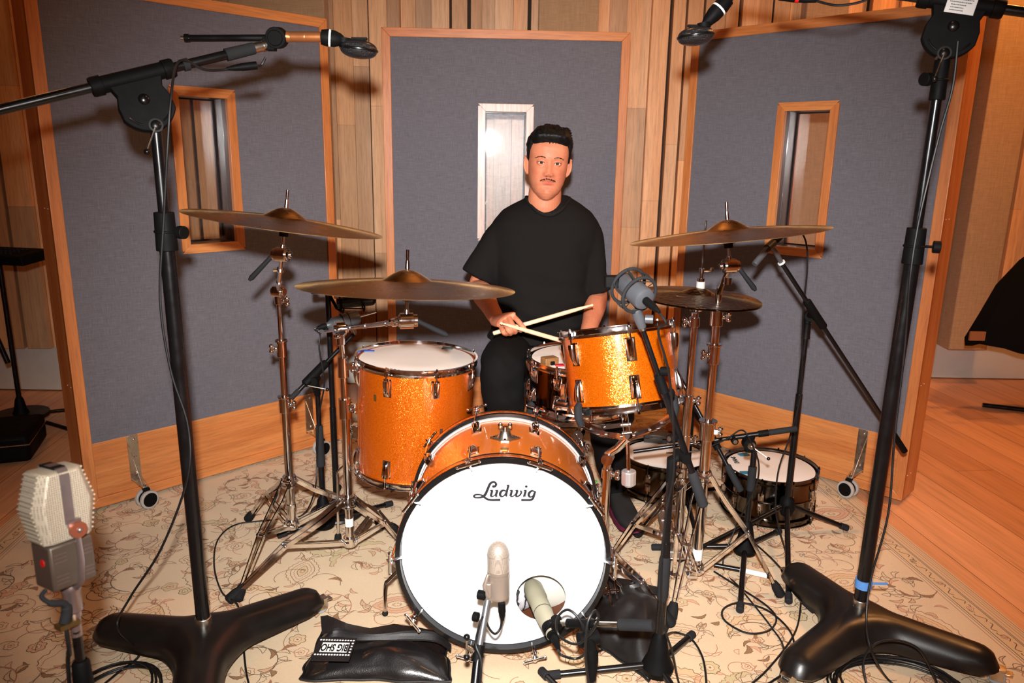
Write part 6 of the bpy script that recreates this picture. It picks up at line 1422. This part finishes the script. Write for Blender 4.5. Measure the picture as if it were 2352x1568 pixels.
# ---------------------------------------------------------------- the drummer
def remesh(mb, vox, smooth=0, it=0):
    me = bpy.data.meshes.new('t'); me.from_pydata([tuple(p) for p in mb.v], [], mb.f)
    bm = bmesh.new(); bm.from_mesh(me); bmesh.ops.recalc_face_normals(bm, faces=bm.faces); bm.to_mesh(me); bm.free()
    o = bpy.data.objects.new('t', me); col.objects.link(o)
    r = o.modifiers.new('r', 'REMESH'); r.mode = 'VOXEL'; r.voxel_size = vox
    if it: s = o.modifiers.new('s', 'SMOOTH'); s.factor = smooth; s.iterations = it
    dg = bpy.context.evaluated_depsgraph_get(); m2 = bpy.data.meshes.new_from_object(o.evaluated_get(dg))
    b = MB(); b.v = [v.co.copy() for v in m2.vertices]; b.f = [tuple(p.vertices) for p in m2.polygons]; b.m = [0]*len(b.f); b.c = [None]*len(b.f)
    bpy.data.objects.remove(o); bpy.data.meshes.remove(me); bpy.data.meshes.remove(m2); return b
YH = 2.86
Chin = at(1254, 453, YH-.08); TopH = at(1262, 300, YH)
HC = V((Chin.x, YH, Chin.z))                        # local origin: chin level on the head axis
roll = math.radians(3.5)
MH = Matrix.Translation(HC) @ Matrix.Rotation(roll, 4, 'Y') @ Matrix.Rotation(math.radians(1), 4, 'Z') @ Matrix.Scale(1.035, 4)
def lerp_tab(T, z):
    if z <= T[0][0]: return T[0][1:]
    for a, b in zip(T, T[1:]):
        if z <= b[0]:
            t = (z-a[0])/(b[0]-a[0]); t = t*t*(3-2*t)*.5+t*.5
            return tuple(p+(q-p)*t for p, q in zip(a[1:], b[1:]))
    return T[-1][1:]
HT = [(-.012, .012, .060, .0), (-.006, .026, .074, .02), (.004, .036, .0815, .035), (.016, .0475, .085, .045), (.03, .0550, .0865, .06), (.05, .0620, .0875, .075), (.07, .0665, .0885, .085), (.09, .0685, .0885, .092), (.11, .0700, .0870, .096), (.13, .0715, .0880, .099), (.15, .0735, .0890, .101), (.17, .0740, .0865, .099), (.19, .0705, .0780, .093), (.205, .061, .0640, .080), (.217, .043, .044, .057), (.224, .018, .019, .028), (.2255, .001, .001, .002)]
def G(x, s): return math.exp(-(x/s)**2)
def face_add(x, z):
    d = 0
    zb = max(0, min(1, (.126-z)/.046))                    # nose ridge
    if .070 < z < .134:
        amp = .003+.0155*zb**1.3 if z > .082 else .0185*max(0, (z-.070)/.012)**.7
        d += amp*G(x, .0078+.0045*zb)
    d += .0075*(G(x-.0125, .0062)+G(x+.0125, .0062))*G(z-.0775, .0065)
    for s in (-1, 1):
        d -= .0105*G(x-s*.0285, .0175)*G(z-.1165, .0115)
        d += .0035*G(x-s*.028, .020)*G(z-.1345, .006)
        d += .0045*G(x-s*.043, .017)*G(z-.088, .016)
        d -= .0018*G(x-s*.027, .008)*G(z-.066, .014)
    d += .0052*G(x, .019)*G(z-.0590, .0036)*(1-.25*G(x, .003))
    d += .0062*G(x, .0165)*G(z-.0490, .0042)
    d -= .0040*G(x, .0235)*G(z-.0540, .0015)
    d -= .0032*G(x, .018)*G(z-.0385, .0052)
    d += .0058*G(x, .018)*G(z-.0150, .0125)
    d += .002*G(x, .02)*G(z-.062, .008)
    return d
def head_pt(a, z):                                         # a = 0 at the face front
    w, f, b = lerp_tab(HT, z); ca, sa = math.cos(a), math.sin(a)
    x = w*math.copysign(abs(sa)**.86, sa)
    y = -(f*abs(ca)**.86) if ca > 0 else b*abs(ca)**.86
    if ca > 0: y -= face_add(x, z)*min(1, ca*1.6)
    return V((x, y, z))
q = MB(MH); zs = [-.012+.2375*k/150 for k in range(151)]; q.rings([[head_pt(2*PI*k/200, z) for k in range(200)] for z in zs])
for s in (-1, 1):      # ears and eyelids
    Me = Matrix.Translation((s*.0765, .008, .104)) @ Matrix.Rotation(s*math.radians(42), 4, 'Z') @ Matrix.Rotation(s*math.radians(10), 4, 'Y') @ Matrix.Scale(1.16, 4)
    q.ball((0, .003, .001), 1, 16, (.0055, .0160, .0285), Me)
    ear = [(.0, .0150*math.sin(t)+.003-(.003 if math.cos(t) < -.3 else 0), .0268*math.cos(t)+.001) for t in [math.radians(k) for k in range(-30, 170, 14)]]
    q.tube([(s*.004+p[0], p[1], p[2]) for p in ear], [.0022, .003, .0034]+[.0036]*8+[.0042]*(len(ear)-11), 8, M=Me)
    q.ball((s*.002, -.006, -.004), 1, 10, (.005, .005, .010), Me)
    EyeC = V((s*.0280, -.0695, .1165)); er = .0126
    def arc(h, r_): 
        P = []
        for k in range(11):
            u = -1+k/5; x = u*.0150; z = h*(1-abs(u)**2.2)+.0012*u*s; yy = -math.sqrt(max(r_*r_-x*x-z*z, 1e-6)); P.append(EyeC+V((x, yy, z)))
        return P
    q.tube(arc(.0064, er+.0016), [.0012]+[.0027]*9+[.0012], 8); q.tube(arc(.0090, er+.0009), [.0012]+[.0034]*9+[.0012], 8); q.tube(arc(-.0046, er+.0010), [.0010]+[.0020]*9+[.0010], 8); q.tube(arc(-.0075, er+.0002), [.0010]+[.0026]*9+[.0010], 8)
NB = at(1256, 500, YH+.02); hb = HC+V((.0, .02, .03))
n0 = MB(); n0.tube([HC+V((.002, .022, .06)), HC+V((0, .018, .01)), HC+V((-.002, .02, -.03)), HC+V((-.003, .03, -.07)), HC+V((-.003, .045, -.11)), HC+V((-.003, .055, -.16))], [.055, .062, .063, .064, .067, .07], 32)
q.add(n0.v, n0.f, MH.inverted())
for s in (-1, 1):
    nn0 = MB(); nn0.tube([HC+V((s*.040, .02, -.005)), HC+V((s*.032, .0, -.045)), HC+V((s*.012, -.025, -.088))], [.011, .010, .008], 10); q.add(nn0.v, nn0.f, MH.inverted())
    n1 = MB(); n1.tube([HC+V((s*.03, .04, -.035)), HC+V((s*.075, .05, -.085)), HC+V((s*.13, .05, -.135))], [.034, .032, .03], 16); q.add(n1.v, n1.f, MH.inverted())
q.M = None
# arms
shL = at(1158, 528, 2.9); shR = at(1350, 528, 2.9)
elL = at(1100, 658, 2.93); wrL = at(1142, 735, 2.60); elR = at(1370, 672, 2.95); wrR = at(1348, 780, 2.62)
def limb(P, r): q.tube(spline(P, 6), [None]*0 or _rad(P, r, 6), 22)
def _rad(P, r, n):
    out = []
    for i in range(len(P)-1):
        for k in range(n): t = k/n; t = t*t*(3-2*t); out.append(r[i]+(r[i+1]-r[i])*t)
    return out+[r[-1]]
limb([shL, shL.lerp(elL, .5)+V((-.004, 0, 0)), elL, elL.lerp(wrL, .28)+V((-.004, -.004, .008)), elL.lerp(wrL, .75), wrL], [.036, .042, .042, .044, .031, .0255])
limb([shR, shR.lerp(elR, .5)+V((.0, 0, 0)), elR, elR.lerp(wrR, .3)+V((.006, 0, .004)), elR.lerp(wrR, .75), wrR], [.036, .042, .042, .042, .031, .026])
# trunk core hidden by the shirt, so the body stays one surface
limb([HC+V((0, .055, -.13)), at(1250, 600, 2.93), at(1245, 760, 2.95)], [.09, .1, .1]); limb([shL, HC+V((0, .055, -.16)), shR], [.034, .07, .034])
# right hand (left in the photo) closed round the sticks
def hp_(x, y, Y): return at(1100+x/7.127, 640+y/7.127, Y)
kn = [hp_(560, 610, 2.515), hp_(488, 640, 2.497), hp_(420, 690, 2.497), hp_(355, 760, 2.51)]
palm = [wrL, wrL.lerp(kn[1], .35), wrL.lerp((kn[1]+kn[2])/2, .7)]
R_ = []
def prox(t, w, th):
    c = wrL.lerp((kn[1]+kn[2])/2, t); ax_ = (kn[0]-kn[3]).normalized(); d_ = ((kn[1]+kn[2])/2-wrL).normalized(); nrm_ = ax_.cross(d_).normalized()
    R_.append([c+ax_*w*math.cos(2*PI*k/18)+nrm_*th*math.sin(2*PI*k/18) for k in range(18)])
for t, w, th in ((-.05, .026, .021), (.25, .031, .018), (.6, .037, .0175), (.95, .040, .015), (1.06, .034, .010)): prox(t, w, th)
q.rings(R_)
fing = [
    ([kn[0], hp_(640, 690, 2.478), hp_(725, 790, 2.462), hp_(772, 862, 2.470)], [.0098, .0092, .0083, .0062]),
    ([kn[1], hp_(560, 780, 2.452), hp_(600, 862, 2.47), hp_(560, 880, 2.505)], [.0100, .0098, .0086, .0076]),
    ([kn[2], hp_(480, 830, 2.450), hp_(520, 892, 2.47), hp_(480, 900, 2.505)], [.0098, .0096, .0085, .0074]),
    ([kn[3], hp_(400, 870, 2.462), hp_(445, 905, 2.485), hp_(410, 900, 2.515)], [.0090, .0086, .0078, .0068])]
for P, r in fing:
    q.tube(spline(P, 5), _rad(P, r, 5), 14)
    for k in (0, 1, 2): q.ball(P[k], r[k]*1.06, 10)
    q.ball(P[-1], r[-1], 10)
P = [wrL+V((.01, .02, -.012)), hp_(480, 740, 2.545), hp_(600, 800, 2.52), hp_(690, 840, 2.497)]; q.tube(spline(P, 5), _rad(P, [.016, .0135, .0115, .009], 5), 14); q.ball(P[-1], .0088, 10)
# left hand resting on the thigh behind the rack tom
kc = at(1335, 815, 2.52); dh_ = (kc-wrR).normalized(); axh = V((1, .1, .15)); axh = (axh-dh_*axh.dot(dh_)).normalized(); nh_ = axh.cross(dh_).normalized()
R_ = []
for t, w, th in ((-.05, .026, .02), (.4, .034, .017), (.95, .040, .014)): R_.append([wrR.lerp(kc, t)+axh*w*math.cos(2*PI*k/18)+nh_*th*math.sin(2*PI*k/18) for k in range(18)])
q.rings(R_)
for i in range(4):
    a_ = kc+axh*(.030-.02*i); L_ = (.074, .082, .076, .06)[i]; P = [a_, a_+dh_*L_*.45+V((0, -.012, .004)), a_+dh_*L_*.8+V((0, -.012, -.018)), a_+dh_*L_*.9+V((0, -.004, -.034))]; q.tube(spline(P, 4), _rad(P, [.0098, .0094, .0084, .0068], 4), 12)
a_ = wrR+axh*(-.025); P = [a_, a_+dh_*.03-axh*.02, a_+dh_*.06-axh*.028]; q.tube(spline(P, 4), _rad(P, [.014, .0115, .009], 4), 12)
body = remesh(q, .0021, .5, 3)
t = NT('skin'); v = t.coord('Object')
nz = t.noise(v, 14, 4, .6); nf = t.noise(v, 120, 3, .6)
c = t.ramp(nz, [(.3, srgb(186, 112, 82)), (.55, srgb(198, 124, 92)), (.75, srgb(206, 132, 100))]); c = t.mix(.35, c, t.ramp(nf, [(.35, .82), (.6, 1.04)]), 'MULTIPLY')
vc = t.n('ShaderNodeVertexColor', layer_name='tint'); c = t.mix(1, c, vc.outputs['Color'], 'MULTIPLY')
t.set(Base_Color=c, Roughness=t.ramp(nf, [(.3, .62), (.7, .5)]), Subsurface_Weight=.15, Subsurface_Scale=.006); t.b.inputs['Subsurface Radius'].default_value = (1, .35, .2); t.b.inputs['Specular IOR Level'].default_value = .32
t.bump(nf, .2, .0006); SKIN = t.mat
PR = thing('person', 'seated drummer in black t-shirt and black trousers, moustache, holding two crossed drumsticks', 'person', V((HC.x, 2.95, 0)))
bo = body.build('body', SKIN, PR, ang=180)
IH = MH.inverted(); ca = bo.data.color_attributes.new('tint', 'FLOAT_COLOR', 'POINT')
for i, p in enumerate(body.v):
    l = IH @ p; k = (1, 1, 1)
    if l.z > -.02 and l.y < -.03:
        x, z = l.x, l.z
        m1 = G(x, .021)**.5 if abs(x) < .024 else 0
        lip = max(G(z-.0590, .0042)*(1 if abs(x) < .0235-.25*max(0, z-.056)*10 else 0), G(z-.0485, .0052)*(1 if abs(x) < .021 else 0))*m1
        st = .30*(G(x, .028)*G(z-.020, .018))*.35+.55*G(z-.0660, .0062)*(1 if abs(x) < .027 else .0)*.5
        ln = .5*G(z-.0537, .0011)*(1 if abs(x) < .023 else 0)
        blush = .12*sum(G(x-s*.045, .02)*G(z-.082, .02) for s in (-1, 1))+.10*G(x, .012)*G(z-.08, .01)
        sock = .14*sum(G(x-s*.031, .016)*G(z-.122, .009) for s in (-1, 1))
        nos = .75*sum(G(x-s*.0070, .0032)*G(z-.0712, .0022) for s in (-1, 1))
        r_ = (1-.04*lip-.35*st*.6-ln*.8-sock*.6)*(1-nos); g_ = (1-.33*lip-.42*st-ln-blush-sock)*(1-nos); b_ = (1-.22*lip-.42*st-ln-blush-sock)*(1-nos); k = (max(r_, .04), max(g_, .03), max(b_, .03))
    ca.data[i].color = (*k, 1)
# eyes
SCL = simple('eye_white', srgb(212, 204, 196), .15, coat=.5); IRI = simple('dark_brown_iris', (.02, .009, .005), .1, coat=1)
for s in (-1, 1):
    e = MB(MH); EyeC = V((s*.0280, -.0695, .1165)); e.ball(EyeC, .0126, 24); ey = e.build('eye', SCL, PR)
    e = MB(MH @ fr(EyeC, V((-.06*s*0, -1, .02)))); e.lathe([(1e-4, .0131), (.003, .0129), (.0055, .0116), (.0053, .0105), (1e-4, .0105)], n=24); e.build('iris', IRI, ey)
HAIRM = simple('black_hair', (.0028, .0026, .0026), .5, spec=.22, var=.4, vs=60)
# brows, lashes, moustache
rh = random.Random(5)
def strands(name, gen, n, r):
    e = MB(MH)
    for _ in range(n):
        P, rr_ = gen(rh); e.tube(P, [rr_, rr_*.9, rr_*.3], 5)
    o_ = e.build(name, HAIRM, PR); return o_
def onface(x, z, off=.0): return V((x, -(lerp_tab(HT, z)[1]*max(0, 1-(abs(x)/lerp_tab(HT, z)[0])**2.326)**.43)-face_add(x, z)-off, z))
def brow(s):
    def g_(r):
        u = r.random(); x = s*(.014+.033*u); z = .1345+.0045*math.sin(u*2.4)-.0035*u*u*1.6+r.uniform(-.0022, .0022)*(1-.6*u)
        x2 = x+s*.0055; z2 = z+.002-.003*u; return [onface(x, z, -.0004), onface((x+x2)/2, (z+z2)/2, .0009), onface(x2, z2, .0003)], .00032
    return g_
for s in (-1, 1): strands('eyebrow', brow(s), 75, .0004)
def mous(r):
    u = r.uniform(-1, 1); x = .0265*u; top = .0685-.0095*abs(u)**1.5; z = top-r.random()*(.0055 if abs(u) < .8 else .003); z2 = z-.0042; x2 = x+.0028*u
    return [onface(x, z, -.0004), onface((x+x2)/2, (z+z2)/2, .0010), onface(x2, z2, .0004)], .00030
strands('moustache', mous, 230, .0004)
def stub(r):
    x = r.gauss(0, .012); z = .020+r.gauss(0, .006); return [onface(x, z, -.0003), onface(x, z-.0006, .0005), onface(x, z-.0012, .0005)], .00020
strands('chin_stubble', stub, 90, .0002)
for s in (-1, 1):
    EyeC = V((s*.0280, -.0695, .1165)); e = MB(MH); P = []
    for k in range(11):
        u = -1+k/5; x = u*.0148; z = .0046*(1-abs(u)**2.2)+.0012*u*s; P.append(EyeC+V((x, -math.sqrt(max(.0156**2-x*x-z*z, 0)), z)))
    e.tube(P, [.0004]+[.0009]*9+[.0004], 6); e.build('eyelash', HAIRM, PR)
# hair: volume on top swept up, faded short sides
def sm(a, b, x): t_ = max(0, min(1, (x-a)/(b-a))); return t_*t_*(3-2*t_)
e = MB(MH); NR, NA = 90, 160; hc_ = V((0, .005, .125)); R_ = []
for i in range(NR+1):
    ph = PI*i/NR; ring_ = []
    for k in range(NA):
        a = 2*PI*k/NA; d = V((math.sin(ph)*math.sin(a), -math.sin(ph)*math.cos(a), math.cos(ph)))
        lo, hi = .01, .2                                    # skull radius along d
        for _ in range(16):
            mid = (lo+hi)/2; p = hc_+d*mid; w, f, b_ = lerp_tab(HT, p.z)
            yy = p.y/(f if p.y < 0 else b_) if p.z > -.012 else 9
            inside = p.z < .2255 and p.z > -.012 and (abs(p.x)/max(w, 1e-4))**2.326+abs(yy)**2.326 < 1
            if inside: lo = mid
            else: hi = mid
        p = hc_+d*lo; front = max(0, -d.y); side = abs(d.x)
        # hairline height: forehead .182 at the centre, temples recede, sideburns to .115, nape .04
        az = abs(math.atan2(d.x, -d.y))
        hl = .183+.006*math.cos(az*3) if az < .75 else (.183+(.118-.183)*sm(.75, 1.22, az) if az < 1.3 else .118+(.045-.118)*sm(1.55, 2.5, az))
        m_ = sm(hl-.003, hl+.006, p.z)
        topk = sm(.155, .20, p.z); th = .0030+.0050*topk+.006*sm(.16, .215, p.z)*(1-.35*sm(0, .1, p.y))+.006*sm(.12, .17, p.z)+.007*front*topk
        th *= 1-.5*topk*sm(.035, .07, abs(p.x)); th += .006*topk*max(0, d.x)*.8+.006*G(az-.4, .5)*topk
        g_ = mnoise.noise(V((d.x*9+d.z*3, d.y*3, d.z*4)))*.0045+abs(mnoise.noise(V((d.x*26+d.y*5, d.y*6, d.z*9))))*.0050*topk
        off = (th+g_)*m_-(.004+.022*sm(.2, .6, front)*sm(.17, .15, p.z))*(1-m_); ring_.append(hc_+d*(lo+off))
    R_.append(ring_)
e.rings(R_); hb_ = e.build('hair', HAIRM, PR, ang=180)
e = MB(MH)
for _ in range(420):
    a = rh.uniform(-1.5, 1.5); zz = rh.uniform(.185, .232); x = .062*math.sin(a)*(1-((zz-.18)/.075)**2*.5); y0 = -.082*math.cos(a)*(1-((zz-.185)/.07)**2*.45)
    sw = .012+.01*rh.random(); P = [V((x, y0, zz-.004)), V((x*1.02+.005+sw*.3, y0+.012, zz+.010)), V((x*1.0+.012+sw*.6, y0+.034, zz+.010+.004*rh.random()))]; e.tube(spline(P, 3), [.0010]*5+[.0008, .0003], 5)
e.build('hair_lock', HAIRM, PR)
# ---- t-shirt
TEE = simple('black_cotton', (.0088, .0076, .0072), .9, spec=.1, var=.12, vs=6, bump=.25, bs=700)
TRO = simple('black_trouser_cloth', (.0045, .004, .0038), .85, spec=.12, var=.2, vs=6, bump=.2, bs=500)
q = MB()
def S_(py, lx, rx, Y, d):       # a ring of the torso measured from the photo's edges
    A = at(lx, py, Y); B_ = at(rx, py, Y); c = (A+B_)/2; w = (B_-A).length/2; return [c+V((w*math.copysign(abs(math.cos(a))**.8, math.cos(a)), d*math.sin(a)*(1.0 if math.sin(a) < 0 else .9), 0)) for a in [2*PI*k/48 for k in range(48)]]
RT = [S_(447, 1216, 1300, 2.945, .04), S_(456, 1200, 1314, 2.94, .062), S_(467, 1180, 1332, 2.93, .086), S_(484, 1150, 1358, 2.925, .104), S_(508, 1130, 1376, 2.915, .116), S_(545, 1122, 1378, 2.91, .122), S_(600, 1130, 1362, 2.90, .13), S_(660, 1138, 1346, 2.90, .132), S_(710, 1134, 1346, 2.90, .138), S_(745, 1128, 1350, 2.90, .145), S_(775, 1126, 1352, 2.90, .150)]
q.rings(RT)
def sleeve(sh, el, cx, cy, cYs, r0, r1, s):
    P = [sh+V((-s*.035, .01, .0)), sh+V((s*.004, 0, -.015)), sh.lerp(at(cx, cy, cYs), .45), at(cx, cy, cYs)]
    q.tube(spline(P, 6), _rad(P, r0+[r1], 6), 28, flat=1.05)
sleeve(at(1158, 530, 2.91), elL, 1097, 638, 2.875, [.05, .060, .063], .0655, -1)
sleeve(at(1346, 530, 2.91), elR, 1370, 672, 2.885, [.05, .060, .056], .053, 1)
sh_ = remesh(q, .0062, .5, 14)
def fold(p):
    k = 0; x, z = p.x-HC.x, p.z
    zt = at(1250, 690, 2.8).z
    low = sm(zt+.16, zt-.05, z) if False else max(0, min(1, (zt+.14-z)/.2))
    k += .024*low*mnoise.noise(V((x*6+z*9, z*16-x*5, 1.3)))+.009*mnoise.noise(V((x*4, z*5, 7)))+.006*mnoise.noise(V((x*11+z*6, z*4-x*3, 2)))
    k += .006*max(0, 1-abs(abs(x)-.15)/.06)*mnoise.noise(V((x*9, z*22, 4))) + .004*low*math.sin(z*70+x*18+2*mnoise.noise(V((x*6, z*6, 0))))
    return k
ctr = V((HC.x, 2.91, 0)); nv = []
for p in sh_.v:
    d = V((p.x-ctr.x, (p.y-ctr.y), 0)); d = d.normalized() if d.length > 1e-4 else V((0, -1, 0)); nv.append(p+d*fold(p))
sh_.v = nv
sho = sh_.build('t_shirt', TEE, PR, ang=180)
# ribbed collar: ring following the neck base
e = MB(); cpx = [(1208, 455, 2.90), (1216, 468, 2.86), (1232, 484, 2.815), (1252, 493, 2.80), (1272, 492, 2.80), (1292, 480, 2.82), (1303, 466, 2.87), (1309, 457, 2.91)]
P = [at(*c_) for c_ in cpx]; back = [V((P[-1].x-.010, 2.955, P[-1].z+.000)), V((HC.x, 2.985, P[0].z+.000)), V((P[0].x+.010, 2.955, P[0].z+.000))]
e.tube(spline(P+back, 6, True), .0046, 12, closed=True, flat=1.7); e.build('collar', simple('black_rib_knit', (.012, .011, .0105), .9, spec=.1, bump=.3, bs=900), PR)
for c0, c1, r_ in ():
    e = MB(); e.torus(r_-.003, .0042, fr(c1, c1-c0), 40, 8); e.build('sleeve_hem', TEE, PR)
# ---- trousers and shoes
q = MB(); hipc = at(1240, 790, 2.97)
q.tube([hipc+V((0, 0, .05)), hipc+V((0, 0, -.02)), hipc+V((0, .02, -.12))], [.165, .175, .15], 32, flat=.85, up=(0, 1, 0))
kL = at(1152, 838, 2.545); aL = at(1172, 985, 2.60); aL = V((aL.x, 2.62, .13)); kR = at(1378, 862, 2.56); aR = V((.42, 2.75, .14))
for hp0, k_, an in ((hipc+V((-.09, -.02, -.04)), kL, aL), (hipc+V((.09, -.02, -.04)), kR, aR)):
    P = [hp0, hp0.lerp(k_, .5)+V((0, 0, .012)), k_+V((0, .03, 0)), k_.lerp(an, .12)+V((0, -.012, -.01)), k_.lerp(an, .5)+V((0, .015, 0)), an]; q.tube(spline(P, 7), _rad(P, [.105, .09, .078, .076, .066, .052], 7), 26)
tr = remesh(q, .008, .5, 8); nv = []
for p in tr.v: 
    k = .010*mnoise.noise(V((p.x*9, p.y*9, p.z*14)))+.006*mnoise.noise(V((p.x*20+p.z*8, p.y*14, p.z*24))); nv.append(p+V((k*.7, -k, k*.4)))
tr.v = nv; tr.build('trousers', TRO, PR, ang=180)
SHOE = simple('black_suede', (.012, .011, .011), .8, spec=.2, var=.3)
for an, dr, lift in ((aL, V((.1, -1, 0)), .03), (aR, V((.25, -1, 0)), .075)):
    d = dr.normalized(); s_ = V((-d.y, d.x, 0)); e = MB(); R_ = []
    for t_, w, h, z0_ in ((-.06, .028, .06, 0), (-.04, .036, .085, 0), (.0, .038, .095, 0), (.05, .040, .075, 0), (.11, .046, .052, 0), (.16, .044, .042, .001), (.195, .03, .032, .004), (.208, .012, .022, .008)):
        c = V((an.x, an.y, lift if lift < .05 else lift*(1-.3*t_/.2)))+d*t_; R_.append([c+s_*w*math.copysign(abs(math.cos(a))**.7, math.cos(a))+V((0, 0, z0_+h*.5*(1+math.copysign(abs(math.sin(a))**.7, math.sin(a))))) for a in [2*PI*k/24 for k in range(24)]])
    e.rings(R_); so = e.build('shoe', SHOE, PR)
    e = MB(); R2 = []
    for r0 in R_: 
        zmin = min(p.z for p in r0); c = sum(r0, V())/len(r0); R2.append([V((c.x+(p.x-c.x)*1.06, c.y+(p.y-c.y)*1.06, zmin+(.010 if math.sin(2*PI*k/24) > 0 else -.006))) for k, p in enumerate(r0)])
    e.rings(R2); e.build('sole', simple('dark_magenta_sole', srgb(90, 20, 50), .6), so)
# ---- sticks
HICK = wood('hickory', srgb(236, 204, 166), srgb(224, 186, 146), 0, .45, .1, 200)
def stick(label, butt, tip):
    M = Matrix.Translation(butt) @ basis(tip-butt).to_4x4() @ Matrix.Rotation(PI/2, 4, 'Y'); L = (tip-butt).length
    T = MB(); pr = [(1e-4, 0), (.0055, .0008), (.0072, .003), (.0074, .01), (.0074, L*.72), (.0066, L*.82), (.0048, L*.92), (.0031, L*.972), (.0031, L*.975), (.0047, L*.983), (.0046, L*.992), (.0025, L*.999), (1e-4, L)]
    Mx = basis((1, 0, 0)).to_4x4(); T.lathe(pr, Mx, 20); M = Matrix.Translation(butt) @ (tip-butt).to_track_quat('X', 'Z').to_matrix().to_4x4()
    o_ = T.build('drumstick', HICK, None); o_.matrix_world = M; WM[o_.name] = M.copy(); return tag(o_, label, 'drumstick', 'pair of drumsticks in the drummer\'s hand')
stick('drumstick pointing up to the right across the black shirt', hp_(228, 895, 2.50), hp_(1872, 425, 2.56))
b1 = hp_(345, 722, 2.432); p2 = hp_(720, 830, 2.455); d2 = (p2-b1).normalized()
stick('drumstick crossing under the index finger with its tip at left', b1+d2*.40, b1)
# ---- throne
tc = V((hipc.x, 3.03, 0)); TT_ = thing('drum_throne', 'black round drum throne under the drummer, mostly hidden', 'stool', tc)
q = MB(); zt = hipc.z-.135; q.lathe([(1e-4, zt-.07), (.15, zt-.07), (.175, zt-.055), (.18, zt-.02), (.165, zt-.002), (1e-4, zt)], Matrix.Translation(tc), 40); q.build('seat', VINYM, TT_)
q = MB(); q.rod(tc+V((0, 0, .12)), tc+V((0, 0, zt-.06)), .02, n=18); q.build('post', CHROME, TT_)
for k in range(3):
    a = k*2*PI/3+.5; F_ = tc+V((.26*math.cos(a), .26*math.sin(a), .03)); q = MB(); q.rod(tc+V((0, 0, .26)), F_, .009, n=10); q.rod(tc+V((0, 0, .12)), (tc+V((0, 0, .26))).lerp(F_, .6), .006, n=8); lg = q.build('leg', CHROME, TT_); q = MB(); q.ball(F_-V((0, 0, .005)), .016, 10); q.build('rubber_foot', RUBBER, lg)
